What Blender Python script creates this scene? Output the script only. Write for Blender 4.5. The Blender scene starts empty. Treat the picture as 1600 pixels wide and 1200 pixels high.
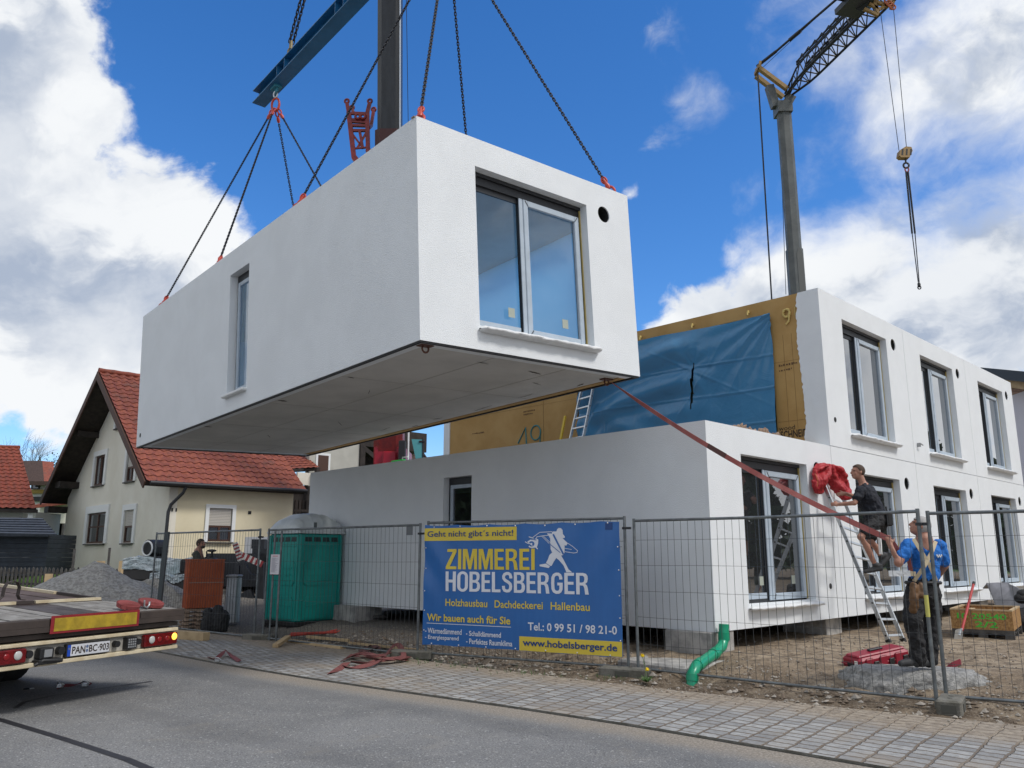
import bpy, bmesh, math, random
from math import sin, cos, pi, radians, sqrt, atan2
from mathutils import Vector, Matrix, Euler, noise as mnoise
from mathutils.geometry import tessellate_polygon
random.seed(7)
SC = bpy.context.scene
COL = SC.collection
V3 = Vector
# ------------------------------------------------------------------ camera
FPX, EYE = 1276.0, 1.6
PITCH = math.atan(268 / 1276.0)
cam_d = bpy.data.cameras.new("camera")
cam = bpy.data.objects.new("camera", cam_d)
COL.objects.link(cam)
cam.location = (0, 0, EYE)
cam.rotation_euler = (pi / 2 + PITCH, 0, 0)
cam_d.sensor_width = 36.0
cam_d.lens = 36.0 * FPX / 1600.0
cam_d.clip_start = 0.1
cam_d.clip_end = 3000
SC.camera = cam
CP, SP = cos(PITCH), sin(PITCH)


def ray(u, v):
    a, b = (u - 800) / FPX, (600 - v) / FPX
    return V3((a, CP - b * SP, SP + b * CP))


def at(u, v, y):
    """world point seen at photo pixel (u, v) at a distance of y metres ahead"""
    d = ray(u, v)
    return V3((0, 0, EYE)) + d * (y / d.y)


def gz(u, v, z=0.0):
    d = ray(u, v)
    return V3((0, 0, EYE)) + d * ((z - EYE) / d.z)


# ------------------------------------------------------------------ sky, sun, exposure
SUN_AZ, SUN_EL = radians(118), radians(50)     # azimuth clockwise from +Y
SC.view_settings.view_transform = 'Standard'
SC.view_settings.look = 'None'
SC.view_settings.gamma = 1.0
SC.view_settings.use_curve_mapping = False
SC.view_settings.exposure = 0.45
SC.cycles.use_denoising = True
SC.cycles.max_bounces = 8
SC.cycles.transparent_max_bounces = 24
SC.cycles.sample_clamp_indirect = 4.0
sd = bpy.data.lights.new("sun", 'SUN')
sd.energy = 1.7
sd.angle = radians(12)
sd.color = (1.0, 0.96, 0.9)
sun = bpy.data.objects.new("sun", sd)
COL.objects.link(sun)
sdir = V3((sin(SUN_AZ) * cos(SUN_EL), cos(SUN_AZ) * cos(SUN_EL), sin(SUN_EL)))
sun.rotation_euler = sdir.to_track_quat('Z', 'Y').to_euler()
sun.location = sdir * 60


class NT:
    """tiny node-graph writer"""

    def __init__(s, tree):
        s.t = tree
        s.n = tree.nodes
        s.l = tree.links

    def node(s, typ, **kw):
        n = s.n.new(typ)
        for k, v in kw.items():
            setattr(n, k, v)
        return n

    def put(s, sock, v):
        if isinstance(v, bpy.types.NodeSocket):
            s.l.new(v, sock)
        elif v is not None:
            if hasattr(sock.default_value, '__len__') and not hasattr(v, '__len__'):
                v = [v] * len(sock.default_value)
            if hasattr(v, '__len__') and len(sock.default_value) == 4 and len(v) == 3:
                v = (*v, 1)
            sock.default_value = v

    def math(s, op, a, b=None, c=None, clamp=False):
        n = s.node('ShaderNodeMath', operation=op, use_clamp=clamp)
        for i, v in enumerate((a, b, c)):
            if v is not None:
                s.put(n.inputs[i], v)
        return n.outputs[0]

    def vmath(s, op, a, b=None, scale=None):
        n = s.node('ShaderNodeVectorMath', operation=op)
        s.put(n.inputs[0], a)
        if b is not None:
            s.put(n.inputs[1], b)
        if scale is not None:
            s.put(n.inputs['Scale'], scale)
        return n.outputs['Value'] if op in ('DOT_PRODUCT', 'LENGTH', 'DISTANCE') else n.outputs[0]

    def noise(s, vec, scale, detail=4, rough=0.5, dist=0.0, out=0):
        n = s.node('ShaderNodeTexNoise')
        if vec is not None:
            s.put(n.inputs['Vector'], vec)
        n.inputs['Scale'].default_value = scale
        n.inputs['Detail'].default_value = detail
        n.inputs['Roughness'].default_value = rough
        n.inputs['Distortion'].default_value = dist
        return n.outputs[out]

    def ramp(s, fac, a, b, c0=0.0, c1=1.0, smooth=True):
        n = s.node('ShaderNodeMapRange')
        n.interpolation_type = 'SMOOTHSTEP' if smooth else 'LINEAR'
        s.put(n.inputs['Value'], fac)
        s.put(n.inputs['From Min'], a)
        s.put(n.inputs['From Max'], b)
        s.put(n.inputs['To Min'], c0)
        s.put(n.inputs['To Max'], c1)
        return n.outputs[0]

    def mix(s, fac, a, b, typ='MIX'):
        n = s.node('ShaderNodeMix', data_type='RGBA', blend_type=typ)
        s.put(n.inputs[0], fac)
        s.put(n.inputs[6], a)
        s.put(n.inputs[7], b)
        return n.outputs[2]


world = bpy.data.worlds.new("World")
SC.world = world
world.use_nodes = True
W = NT(world.node_tree)
W.n.clear()
sky = W.node('ShaderNodeTexSky', sky_type='NISHITA')
sky.sun_disc = False
sky.sun_elevation = SUN_EL
sky.sun_rotation = SUN_AZ
sky.air_density = 1.0
sky.dust_density = 0.3
sky.ozone_density = 2.5
hsv = W.node('ShaderNodeHueSaturation')
hsv.inputs['Saturation'].default_value = 1.30
hsv.inputs['Value'].default_value = 1.13
W.put(hsv.inputs['Color'], sky.outputs[0])
tc = W.node('ShaderNodeTexCoord')
D = W.vmath('NORMALIZE', tc.outputs['Generated'])
wn = W.noise(D, 3.2, 5, 0.55, 0, 1)
wob = W.vmath('SCALE', W.vmath('SUBTRACT', wn, (0.5, 0.5, 0.5)), scale=0.16)
DW = W.vmath('ADD', D, wob)
# cumulus banks: (u, v) in the photo, angular radius in photo pixels, weight
BLOBS = [(20, 420, 300, 1.0), (190, 400, 250, 1.0), (320, 390, 130, .8), (20, 500, 130, .6), (230, 520, 180, .8),
         (-10, 60, 210, 1.0), (100, 170, 140, .74), (30, 230, 150, .7), (225, 235, 80, .42), (100, 640, 130, .7),
         (1120, 510, 150, .85), (1240, 460, 190, 1.0), (1390, 410, 190, 1.0), (1530, 400, 200, 1.0), (1660, 430, 260, 1.0), (1420, 560, 300, .9),
         (1570, 50, 270, .85), (1420, 120, 200, .74), (1290, 60, 170, .62), (1350, 200, 120, .6), (1590, 190, 120, .55), (1260, 250, 110, .45), (1460, 270, 90, .4),
         (1085, 150, 95, .43), (1035, 210, 75, .44), (1150, 275, 65, .46), (1035, 50, 75, .42), (1015, 395, 45, .48), (1000, 290, 50, .42)]
acc = None
for u, v, r, w in BLOBS:
    c = ray(u, v).normalized()
    ang = W.vmath('DISTANCE', DW, tuple(c))
    m = W.ramp(ang, 0.0, r / 1150.0, w, 0.0)
    acc = m if acc is None else W.math('SMOOTH_MAX', acc, m, 0.12)
# the part of the sky behind the photographer: broken cloud everywhere
fwd = W.vmath('DOT_PRODUCT', D, tuple(ray(800, 500).normalized()))
behind = W.math('MULTIPLY', W.ramp(fwd, 0.74, 0.45), W.ramp(W.noise(D, 1.9, 3, .5), .28, .50, 0, .95))
acc = W.math('MAXIMUM', acc, behind)
det = W.noise(W.vmath('MULTIPLY', DW, (1, 1, 1.35)), 9.0, 11, 0.60, 0.25)
fine = W.noise(D, 22.0, 8, 0.6, 0.4)
dens = W.math('ADD', acc, W.math('MULTIPLY', W.math('SUBTRACT', det, 0.5), 0.95))
dens = W.math('ADD', dens, W.math('MULTIPLY', W.math('SUBTRACT', fine, 0.5), 0.38))
wide = W.noise(D, 2.6, 2, .5)
# thin torn cloud high on the right, firm cumulus edges elsewhere
thin = W.ramp(W.vmath('DISTANCE', D, tuple(ray(1400, 90).normalized())), .17, .33, 1, 0)
cover = W.ramp(dens, W.ramp(thin, 0, 1, .30, .20, False), W.ramp(thin, 0, 1, .50, .98, False))
# relief: a lump is bright towards the sun and above, grey on its far and under side
det2 = W.noise(W.vmath('ADD', W.vmath('MULTIPLY', DW, (1, 1, 1.35)), (0.035, -0.01, 0.06)), 9.0, 11, 0.60, 0.25)
big = W.noise(W.vmath('MULTIPLY', DW, (1, 1, 1.5)), 4.2, 5, 0.5, 0.3)
big2 = W.noise(W.vmath('ADD', W.vmath('MULTIPLY', DW, (1, 1, 1.5)), (0.05, -0.02, 0.10)), 4.2, 5, 0.5, 0.3)
rel = W.math('ADD', W.math('MULTIPLY', W.math('SUBTRACT', det, det2), 0.8), W.math('MULTIPLY', W.math('SUBTRACT', big, big2), 1.1))
thick = W.ramp(dens, 0.5, 1.05)
grey = W.math('MULTIPLY', W.ramp(thick, 0, 1, .30, 1.0, False), W.ramp(rel, .14, -.17))
under_ = W.math('MAXIMUM', W.ramp(W.vmath('DISTANCE', D, tuple(ray(1480, 480).normalized())), .02, .17, .5, 0), W.ramp(W.vmath('DISTANCE', D, tuple(ray(60, 330).normalized())), .02, .17, .12, 0))
grey = W.math('ADD', grey, W.math('MULTIPLY', under_, W.ramp(rel, .2, -.1, .35, 1, False)), clamp=True)
ccol = W.mix(grey, (6.5, 6.65, 6.8), (2.9, 3.4, 4.3))
sep = W.node('ShaderNodeSeparateXYZ')
W.l.new(D, sep.inputs[0])
tint = W.mix(1.0, hsv.outputs[0], (.84, .94, 1.12), 'MULTIPLY')
skyb = W.mix(W.ramp(sep.outputs['Z'], .14, .02, 0, .85), tint, (3.6, 4.8, 6.4))
skyc = W.mix(cover, skyb, ccol)
bg = W.node('ShaderNodeBackground')
W.put(bg.inputs['Color'], skyc)
bg.inputs['Strength'].default_value = 0.105
wo = W.node('ShaderNodeOutputWorld')
W.l.new(bg.outputs[0], wo.inputs[0])
world.cycles.sampling_method = 'MANUAL'
world.cycles.sample_map_resolution = 512


# ------------------------------------------------------------------ geometry helpers
class MB:
    """collects faces, links them as ONE mesh object"""

    def __init__(s):
        s.v, s.f, s.m, s.sm = [], [], [], []

    def add(s, vs, fs, mi=0, smooth=False):
        o = len(s.v)
        s.v += [tuple(p) for p in vs]
        for f in fs:
            s.f.append(tuple(i + o for i in f))
            s.m.append(mi)
            s.sm.append(smooth)
        return s

    def obox(s, o, ux, uy, uz, mi=0):
        o, ux, uy, uz = V3(o), V3(ux), V3(uy), V3(uz)
        vs = [o, o + ux, o + ux + uy, o + uy, o + uz, o + ux + uz, o + ux + uy + uz, o + uy + uz]
        fl = ux.cross(uy).dot(uz) < 0
        fs = [(0, 3, 2, 1), (4, 5, 6, 7), (0, 1, 5, 4), (1, 2, 6, 5), (2, 3, 7, 6), (3, 0, 4, 7)]
        if fl:
            fs = [tuple(reversed(f)) for f in fs]
        return s.add(vs, fs, mi)

    def box(s, x0, x1, y0, y1, z0, z1, mi=0):
        return s.obox((x0, y0, z0), (x1 - x0, 0, 0), (0, y1 - y0, 0), (0, 0, z1 - z0), mi)

    def cbox(s, x0, x1, y0, y1, z0, z1, c=.01, mi=0):
        """box with its long edges chamfered"""
        def ring(z, i):
            return [(x0 + i + c, y0 + i, z), (x1 - i - c, y0 + i, z), (x1 - i, y0 + i + c, z), (x1 - i, y1 - i - c, z),
                    (x1 - i - c, y1 - i, z), (x0 + i + c, y1 - i, z), (x0 + i, y1 - i - c, z), (x0 + i, y0 + i + c, z)]
        rs = [ring(z0, c), ring(z0 + c, 0), ring(z1 - c, 0), ring(z1, c)]
        vs = sum(rs, [])
        fs = [tuple(range(7, -1, -1)), tuple(range(24, 32))]
        for k in range(3):
            for i in range(8):
                j = (i + 1) % 8
                fs.append((k * 8 + i, k * 8 + j, k * 8 + 8 + j, k * 8 + 8 + i))
        return s.add(vs, fs, mi)

    def bar(s, p, q, w, h, mi=0, up=(0, 0, 1)):
        p, q = V3(p), V3(q)
        d = q - p
        x = d.cross(V3(up))
        if x.length < 1e-6:
            x = d.cross(V3((1, 0, 0)))
        x.normalize()
        z = x.cross(d).normalized()
        return s.obox(p - x * w / 2 - z * h / 2, d, x * w, z * h, mi)

    def tube(s, pts, r, n=8, mi=0, cap=True, closed=False, smooth=True):
        pts = [V3(p) for p in pts]
        k = len(pts)
        rs = [r] * k if not hasattr(r, '__len__') else list(r)
        vs, fs = [], []
        pa = None
        for i, p in enumerate(pts):
            if closed:
                t = pts[(i + 1) % k] - pts[i - 1]
            else:
                t = pts[min(i + 1, k - 1)] - pts[max(i - 1, 0)]
            t.normalize()
            if pa is None:
                a = t.orthogonal().normalized()
            else:
                a = pa - t * pa.dot(t)
                a = a.normalized() if a.length > 1e-6 else t.orthogonal().normalized()
            pa = a
            b = t.cross(a)
            for j in range(n):
                w = 2 * pi * j / n
                vs.append(p + (a * cos(w) + b * sin(w)) * rs[i])
        for i in range(k if closed else k - 1):
            i2 = (i + 1) % k
            for j in range(n):
                j2 = (j + 1) % n
                fs.append((i * n + j, i * n + j2, i2 * n + j2, i2 * n + j))
        s.add(vs, fs, mi, smooth)
        if cap and not closed:
            s.add(vs[:n], [tuple(range(n - 1, -1, -1))], mi)
            s.add(vs[-n:], [tuple(range(n))], mi)
        return s

    def ell(s, c, r, n=12, m=8, rot=None, mi=0):
        c = V3(c)
        r = (r, r, r) if not hasattr(r, '__len__') else r
        vs, fs = [], []
        for i in range(m + 1):
            th = pi * i / m
            for j in range(n):
                ph = 2 * pi * j / n
                p = V3((r[0] * sin(th) * cos(ph), r[1] * sin(th) * sin(ph), r[2] * cos(th)))
                if rot is not None:
                    p = rot @ p
                vs.append(c + p)
        for i in range(m):
            for j in range(n):
                j2 = (j + 1) % n
                fs.append((i * n + j, (i + 1) * n + j, (i + 1) * n + j2, i * n + j2))
        return s.add(vs, fs, mi, True)

    def prism(s, outer, holes, o, u, v, d, mi=0, rim=None, back=True):
        """flat polygon with holes in the plane o + x*u + y*v, given the depth vector d (to the back)"""
        o, u, v, d = V3(o), V3(u), V3(v), V3(d)
        loops = [list(outer)] + [list(h) for h in holes]
        flat = [p for l in loops for p in l]
        tri = tessellate_polygon([[V3((p[0], p[1], 0)) for p in l] for l in loops])
        nrm = -d.normalized() if d.length > 1e-9 else u.cross(v)
        P = [o + u * p[0] + v * p[1] for p in flat]
        fs = []
        for t in tri:
            a, b, c = (P[i] for i in t)
            fs.append(t if (b - a).cross(c - a).dot(nrm) > 0 else t[::-1])
        s.add(P, fs, mi)
        if d.length > 1e-9:
            if back:
                s.add([p + d for p in P], [f[::-1] for f in fs], mi)
            k = 0
            for li, l in enumerate(loops):
                n = len(l)
                area = sum(l[i][0] * l[(i + 1) % n][1] - l[(i + 1) % n][0] * l[i][1] for i in range(n))
                flip = (area > 0) == (u.cross(v).dot(nrm) > 0)
                if li > 0:
                    flip = not flip
                for i in range(n):
                    j = (i + 1) % n
                    q = [P[k + i], P[k + j], P[k + j] + d, P[k + i] + d]
                    s.add(q, [(0, 3, 2, 1)] if flip else [(0, 1, 2, 3)], mi if rim is None else rim)
                k += n
        return s

    def grid(s, fn, nu, nv, mi=0, smooth=True, flip=False):
        vs = [fn(i / nu, j / nv) for j in range(nv + 1) for i in range(nu + 1)]
        fs = []
        for j in range(nv):
            for i in range(nu):
                a = j * (nu + 1) + i
                q = (a, a + 1, a + nu + 2, a + nu + 1)
                fs.append(q[::-1] if flip else q)
        return s.add(vs, fs, mi, smooth)

    def ribbon(s, pts, wv, t=.003, mi=0):
        """webbing: a band of width vector(s) wv along pts"""
        pts = [V3(p) for p in pts]
        n = len(pts)
        ws = [V3(wv)] * n if not isinstance(wv, list) else [V3(w) for w in wv]
        for i in range(n - 1):
            d = pts[i + 1] - pts[i]
            nn = d.cross(ws[i])
            if nn.length < 1e-9:
                continue
            nn = nn.normalized() * t
            a, b, c, e = pts[i] - ws[i] / 2, pts[i] + ws[i] / 2, pts[i + 1] + ws[i + 1] / 2, pts[i + 1] - ws[i + 1] / 2
            vs = [a, b, c, e, a + nn, b + nn, c + nn, e + nn]
            s.add(vs, [(0, 3, 2, 1), (4, 5, 6, 7), (0, 1, 5, 4), (1, 2, 6, 5), (2, 3, 7, 6), (3, 0, 4, 7)], mi)
        return s

    def text(s, body, o, u, v, w=None, h=None, bold=0.0, mi=0, cap=True, fn=None):
        """lettering: the text's box fitted to w x h at o, along the unit vectors u (reading) and v (up)"""
        cu = bpy.data.curves.new("lettering", 'FONT')
        cu.body = body
        cu.offset = bold
        cu.resolution_u = 3
        ob = bpy.data.objects.new("lettering", cu)
        me = bpy.data.meshes.new_from_object(ob)
        pts = [p.co.copy() for p in me.vertices]
        fcs = [tuple(p.vertices) for p in me.polygons]
        bpy.data.objects.remove(ob)
        bpy.data.meshes.remove(me)
        bpy.data.curves.remove(cu)
        x0, x1 = min(p.x for p in pts), max(p.x for p in pts)
        y0, y1 = min(p.y for p in pts), max(p.y for p in pts)
        sy = (h / (y1 - y0)) if h else None
        sx = (w / (x1 - x0)) if w else sy
        sy = sy or sx
        o, u, v = V3(o), V3(u), V3(v)
        n = u.cross(v)
        out = []
        for p in pts:
            a, b = (p.x - x0) * sx, (p.y - y0) * sy
            out.append(fn(a, b) if fn else o + u * a + v * b)
        fl = []
        for f in fcs:
            a, b, c = (V3(out[i]) for i in f[:3])
            fl.append(f if (b - a).cross(c - a).dot(n) >= 0 else f[::-1])
        return s.add(out, fl, mi)

    def build(s, name, mats, parent=None, world=False, bevel=0, auto=False):
        me = bpy.data.meshes.new(name)
        vs = s.v
        if world and parent is not None:
            inv = mw(parent).inverted()
            vs = [inv @ V3(p) for p in vs]
        me.from_pydata([tuple(p) for p in vs], [], s.f)
        for mt in (mats if isinstance(mats, (list, tuple)) else [mats]):
            me.materials.append(mt)
        me.polygons.foreach_set('material_index', s.m)
        me.polygons.foreach_set('use_smooth', s.sm)
        me.update()
        ob = bpy.data.objects.new(name, me)
        COL.objects.link(ob)
        if parent is not None:
            ob.parent = parent
        if bevel:
            b = ob.modifiers.new("soft edges", 'BEVEL')
            b.width = bevel
            b.segments = 2
            b.limit_method = 'ANGLE'
        return ob


def mw(o):
    m = Matrix.Translation(o.location) @ o.rotation_euler.to_matrix().to_4x4()
    return mw(o.parent) @ m if o.parent else m


def tag(o, label, cat, group=None, kind=None):
    o['label'] = label
    o['category'] = cat
    if group:
        o['group'] = group
    if kind:
        o['kind'] = kind
    return o


def thing(name, label, cat, loc=(0, 0, 0), rz=0.0, group=None, rot=None):
    o = bpy.data.objects.new(name, None)
    COL.objects.link(o)
    o.empty_display_size = .2
    o.location = loc
    o.rotation_euler = rot if rot is not None else (0, 0, rz)
    return tag(o, label, cat, group)


def copy_tree(o, parent=None):
    c = o.copy()
    COL.objects.link(c)
    if parent is not None:
        c.parent = parent
    for ch in [q for q in bpy.data.objects if q.parent == o]:
        copy_tree(ch, c)
    return c


def lerp(a, b, t):
    return a + (b - a) * t


def sst(a, b, x):
    t = max(0.0, min(1.0, (x - a) / (b - a)))
    return t * t * (3 - 2 * t)


# ------------------------------------------------------------------ materials
MATS = {}


def mat(name, col, rough=.6, metal=0.0, var=0.0, vs=3.0, col2=None, bump=0.0, bs=40.0, bd=4, spec=.5, coord='Object', streak=None, dist=.02):
    """Principled surface, colour varied by noise (towards col2), bumped by finer noise"""
    m = bpy.data.materials.new(name)
    m.use_nodes = True
    t = NT(m.node_tree)
    p = t.n['Principled BSDF']
    c = t.node('ShaderNodeTexCoord').outputs[coord]
    if streak:
        c2 = t.vmath('MULTIPLY', c, streak)
    else:
        c2 = c
    p.inputs['Roughness'].default_value = rough
    p.inputs['Metallic'].default_value = metal
    p.inputs['Specular IOR Level'].default_value = spec
    if col2 is not None or var:
        if col2 is None:
            col2 = tuple(max(0, q * (1 - var)) for q in col)
        f = t.ramp(t.noise(c2, vs, 6, .6, .3), .32, .68)
        t.put(p.inputs['Base Color'], t.mix(f, col, col2))
        t.put(p.inputs['Roughness'], t.ramp(f, 0, 1, rough * .92, min(1, rough * 1.1)))
    else:
        p.inputs['Base Color'].default_value = (*col, 1)
    if bump:
        b = t.node('ShaderNodeBump')
        b.inputs['Strength'].default_value = bump
        b.inputs['Distance'].default_value = dist
        t.put(b.inputs['Height'], t.noise(c, bs, bd, .6))
        t.l.new(b.outputs[0], p.inputs['Normal'])
    MATS[name] = m
    m['p'] = 1
    return m


def emis(name, col, s):
    m = mat(name, col, .3)
    p = m.node_tree.nodes['Principled BSDF']
    p.inputs['Emission Color'].default_value = (*col, 1)
    p.inputs['Emission Strength'].default_value = s
    return m


plaster = mat("white_render", (.79, .815, .83), .88, var=.05, vs=1.1, bump=.6, bs=70, bd=6, dist=.02)
plaster_in = mat("interior_board", (.62, .60, .57), .8, var=.1, vs=2)
ceil_in = mat("interior_ceiling", (.80, .76, .72), .8, var=.08, vs=2, bump=.1, bs=8)
board = mat("tan_sheathing", (.47, .29, .10), .75, col2=(.40, .235, .075), vs=1.2, bump=.15, bs=90)
under = mat("soffit_board", (.62, .60, .56), .8, col2=(.53, .515, .48), vs=.9, bump=.2, bs=30)
blackseal = mat("black_membrane", (.012, .012, .013), .6)
dark_in = mat("dark_duct", (.02, .02, .02), .8)
concrete = mat("concrete", (.46, .44, .41), .85, col2=(.25, .245, .235), vs=4, bump=.5, bs=50)
concrete_dk = mat("weathered_concrete", (.19, .18, .155), .9, col2=(.11, .105, .085), vs=6, bump=.6, bs=45)
frame_dk = mat("anthracite_frame", (.024, .026, .03), .45)
frame_foil = mat("blue_grey_film", (.43, .50, .57), .38, var=.12, vs=5)
sill_wrap = mat("white_foil", (.78, .79, .79), .35, var=.12, vs=8, bump=.5, bs=25, dist=.03)
galv = mat("galvanised_steel", (.20, .22, .225), .45, .6, col2=(.13, .14, .145), vs=9)
alu = mat("aluminium", (.62, .64, .65), .35, .8, var=.1, vs=10)
chain_st = mat("black_chain_steel", (.025, .026, .03), .45, .5)
redpaint = mat("red_paint", (.22, .016, .013), .45, col2=(.13, .01, .01), vs=6)
orangered = mat("orange_red_shackle", (.52, .055, .03), .4, var=.2, vs=9)
beamblue = mat("blue_beam_paint", (.018, .15, .33), .45, col2=(.014, .115, .25), vs=2)
boomgrey = mat("boom_grey", (.017, .019, .022), .35, col2=(.008, .009, .011), vs=2, streak=(3, 3, .2))
cranegrey = mat("crane_grey_paint", (.105, .115, .112), .5, col2=(.07, .078, .078), vs=1.6)
darksteel = mat("dark_steel", (.03, .032, .036), .5, .3)
yellowsteel = mat("ochre_crane_paint", (.34, .21, .07), .5, var=.25, vs=5)
black = mat("black_plastic", (.012, .012, .013), .5)
strapred = mat("faded_red_webbing", (.25, .05, .048), .8, col2=(.17, .035, .033), vs=5, bump=.3, bs=60)
strappink = mat("sun_faded_webbing", (.43, .15, .135), .85, col2=(.34, .10, .09), vs=4, bump=.3, bs=60)
strapheap = mat("dusty_red_webbing", (.19, .062, .058), .85, col2=(.13, .04, .038), vs=6, bump=.3, bs=60)
strapdk = mat("dark_webbing", (.045, .035, .032), .85)
wood = mat("pale_timber", (.50, .37, .21), .75, col2=(.38, .27, .15), vs=3, streak=(1, 1, 1), bump=.2, bs=30)
osb = mat("strand_board", (.44, .25, .09), .75, col2=(.22, .11, .035), vs=26, bump=.2, bs=50)
greenspray = mat("green_spray_paint", (.07, .50, .05), .7)
tealspray = mat("teal_spray_paint", (.03, .20, .22), .7)
inkbrown = mat("brown_print", (.13, .07, .03), .8)
inkblack = mat("black_print", (.03, .02, .015), .8)
foam = mat("yellow_foam", (.62, .47, .16), .7, bump=.6, bs=20)
pipegreen = mat("green_pipe", (.006, .30, .16), .3, var=.1, vs=6)
toil = mat("teal_plastic", (.003, .30, .255), .38, col2=(.002, .25, .215), vs=1.5)
toil_dk = mat("teal_plastic_vent", (.008, .03, .03), .5)
toilroof = mat("translucent_grey_plastic", (.62, .66, .66), .35, col2=(.50, .54, .54), vs=2)
paper = mat("paper_sheet", (.72, .70, .72), .6)
inkgrey = mat("faint_print", (.35, .33, .38), .7)
inkred = mat("red_print", (.6, .08, .08), .7)
bannerblue = mat("banner_blue", (.026, .145, .43), .36, col2=(.022, .125, .38), vs=1.2)
banneryel = mat("banner_yellow", (.72, .55, .06), .5)
bannerwhite = mat("banner_white", (.72, .74, .80), .5)
bannernavy = mat("banner_navy", (.012, .055, .20), .5)
terracotta = mat("rust_orange_metal", (.47, .11, .035), .5, col2=(.38, .08, .026), vs=2)
greymetal = mat("grey_sheet_metal", (.36, .37, .38), .4, .4, var=.15, vs=3)
cloth_black = mat("black_cloth", (.016, .016, .018), .8, bump=.9, bs=7, dist=.06)
bluecloth = mat("royal_blue_cotton", (.012, .14, .48), .85, bump=.8, bs=7, dist=.05)
navycloth = mat("black_navy_cotton", (.012, .014, .022), .85, bump=.8, bs=8, dist=.05)
olivecloth = mat("olive_cotton", (.06, .065, .05), .85)
redcloth = mat("red_jacket_cloth", (.40, .012, .02), .6, col2=(.30, .008, .012), vs=4, bump=.5, bs=9)
skin = mat("skin", (.41, .215, .15), .55, col2=(.34, .155, .105), vs=12, bump=.2, bs=60)
hair_br = mat("brown_hair", (.06, .035, .022), .8)
hair_gr = mat("grey_hair", (.36, .35, .34), .8)
leather = mat("brown_leather", (.16, .08, .03), .6, col2=(.10, .05, .02), vs=8)
beige = mat("beige_webbing", (.48, .40, .27), .8)
shoe = mat("dark_shoe", (.035, .036, .038), .7)
toolred = mat("red_case_plastic", (.27, .008, .026), .4)
tarpgrey = mat("grey_tarpaulin", (.22, .22, .24), .6, var=.3, vs=4)
bluetarp2 = mat("bright_blue_sheet", (.012, .09, .35), .5)
cream = mat("cream_render", (.76, .725, .63), .85, col2=(.69, .65, .55), vs=.7, bump=.2, bs=40)
cream2 = mat("yellow_cream_render", (.72, .645, .46), .85, col2=(.64, .565, .39), vs=.8, bump=.2, bs=40)
whitetrim = mat("white_trim", (.74, .75, .74), .6)
dkwood = mat("dark_stained_timber", (.026, .017, .012), .7, col2=(.014, .010, .008), vs=5, bump=.3, bs=20)
brownframe = mat("brown_window_frame", (.07, .03, .018), .5)
shutter = mat("beige_roller_shutter", (.50, .47, .42), .6)
slate = mat("blue_slate", (.055, .066, .088), .6, var=.35, vs=5, bump=.4, bs=14)
navyboard = mat("navy_boarding", (.016, .024, .036), .6, var=.3, vs=4)
greywood = mat("weathered_grey_wood", (.10, .095, .088), .85, col2=(.055, .05, .045), vs=6, bump=.4, bs=30)
foilsilver = mat("silver_foil", (.66, .70, .70), .28, .25, col2=(.40, .47, .47), vs=3.5, bump=.9, bs=7, dist=.08)
planks = mat("deck_planks", (.155, .135, .125), .8, col2=(.085, .066, .06), vs=2.2, bump=.4, bs=25)
plankgrey = mat("worn_grey_plank", (.27, .26, .245), .85, col2=(.16, .15, .14), vs=5, bump=.4, bs=25)
trailersteel = mat("brown_trailer_steel", (.060, .045, .038), .55, col2=(.035, .026, .022), vs=3)
creamstrip = mat("cream_batten", (.62, .55, .40), .6, col2=(.45, .37, .24), vs=4)
lampred = mat("red_lamp_lens", (.15, .003, .006), .15, col2=(.08, .002, .004), vs=14)
lampclear = mat("clear_lamp_lens", (.45, .45, .44), .15)
amber = emis("lit_amber_lamp", (1.0, .48, .06), 1.6)
platewhite = mat("number_plate_white", (.58, .59, .62), .4, var=.12, vs=9)
euroblue = mat("plate_blue", (.01, .06, .40), .4)
reflyellow = mat("reflective_yellow", (.42, .29, .022), .5, var=.35, vs=9)
reflred = mat("reflective_red", (.24, .016, .022), .45, var=.1, vs=9)
rubber = mat("tyre_rubber", (.02, .02, .02), .85)
bark = mat("bark", (.075, .062, .05), .9)
leafgreen = mat("leaf_green", (.05, .11, .02), .6)
leafdark = mat("conifer_green", (.022, .05, .018), .7)
dandy = mat("dandelion_yellow", (.85, .62, .01), .6)
twig = mat("brown_twigs", (.12, .085, .055), .9, col2=(.08, .06, .035), vs=4)
stone = mat("loose_stone", (.40, .36, .31), .9, col2=(.22, .195, .165), vs=3)
gravelgrey = mat("grey_gravel", (.47, .44, .395), .95, col2=(.25, .235, .21), vs=14, bump=1.0, bs=28, dist=.05)
whitepaint = mat("white_paint", (.74, .74, .72), .5)
roofmembrane = mat("roof_membrane", (.20, .20, .20), .8)
brownroof = mat("dark_brown_tiles", (.07, .04, .03), .75, var=.4, vs=9, bump=.5, bs=12)
rubblemat = mat("mineral_wool", (.38, .27, .19), .95, col2=(.20, .13, .09), vs=12, bump=1, bs=20)
cyan = mat("cyan_net", (.10, .42, .45), .7)
limegreen = mat("lime_green_clamp", (.02, .62, .08), .4)


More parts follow.
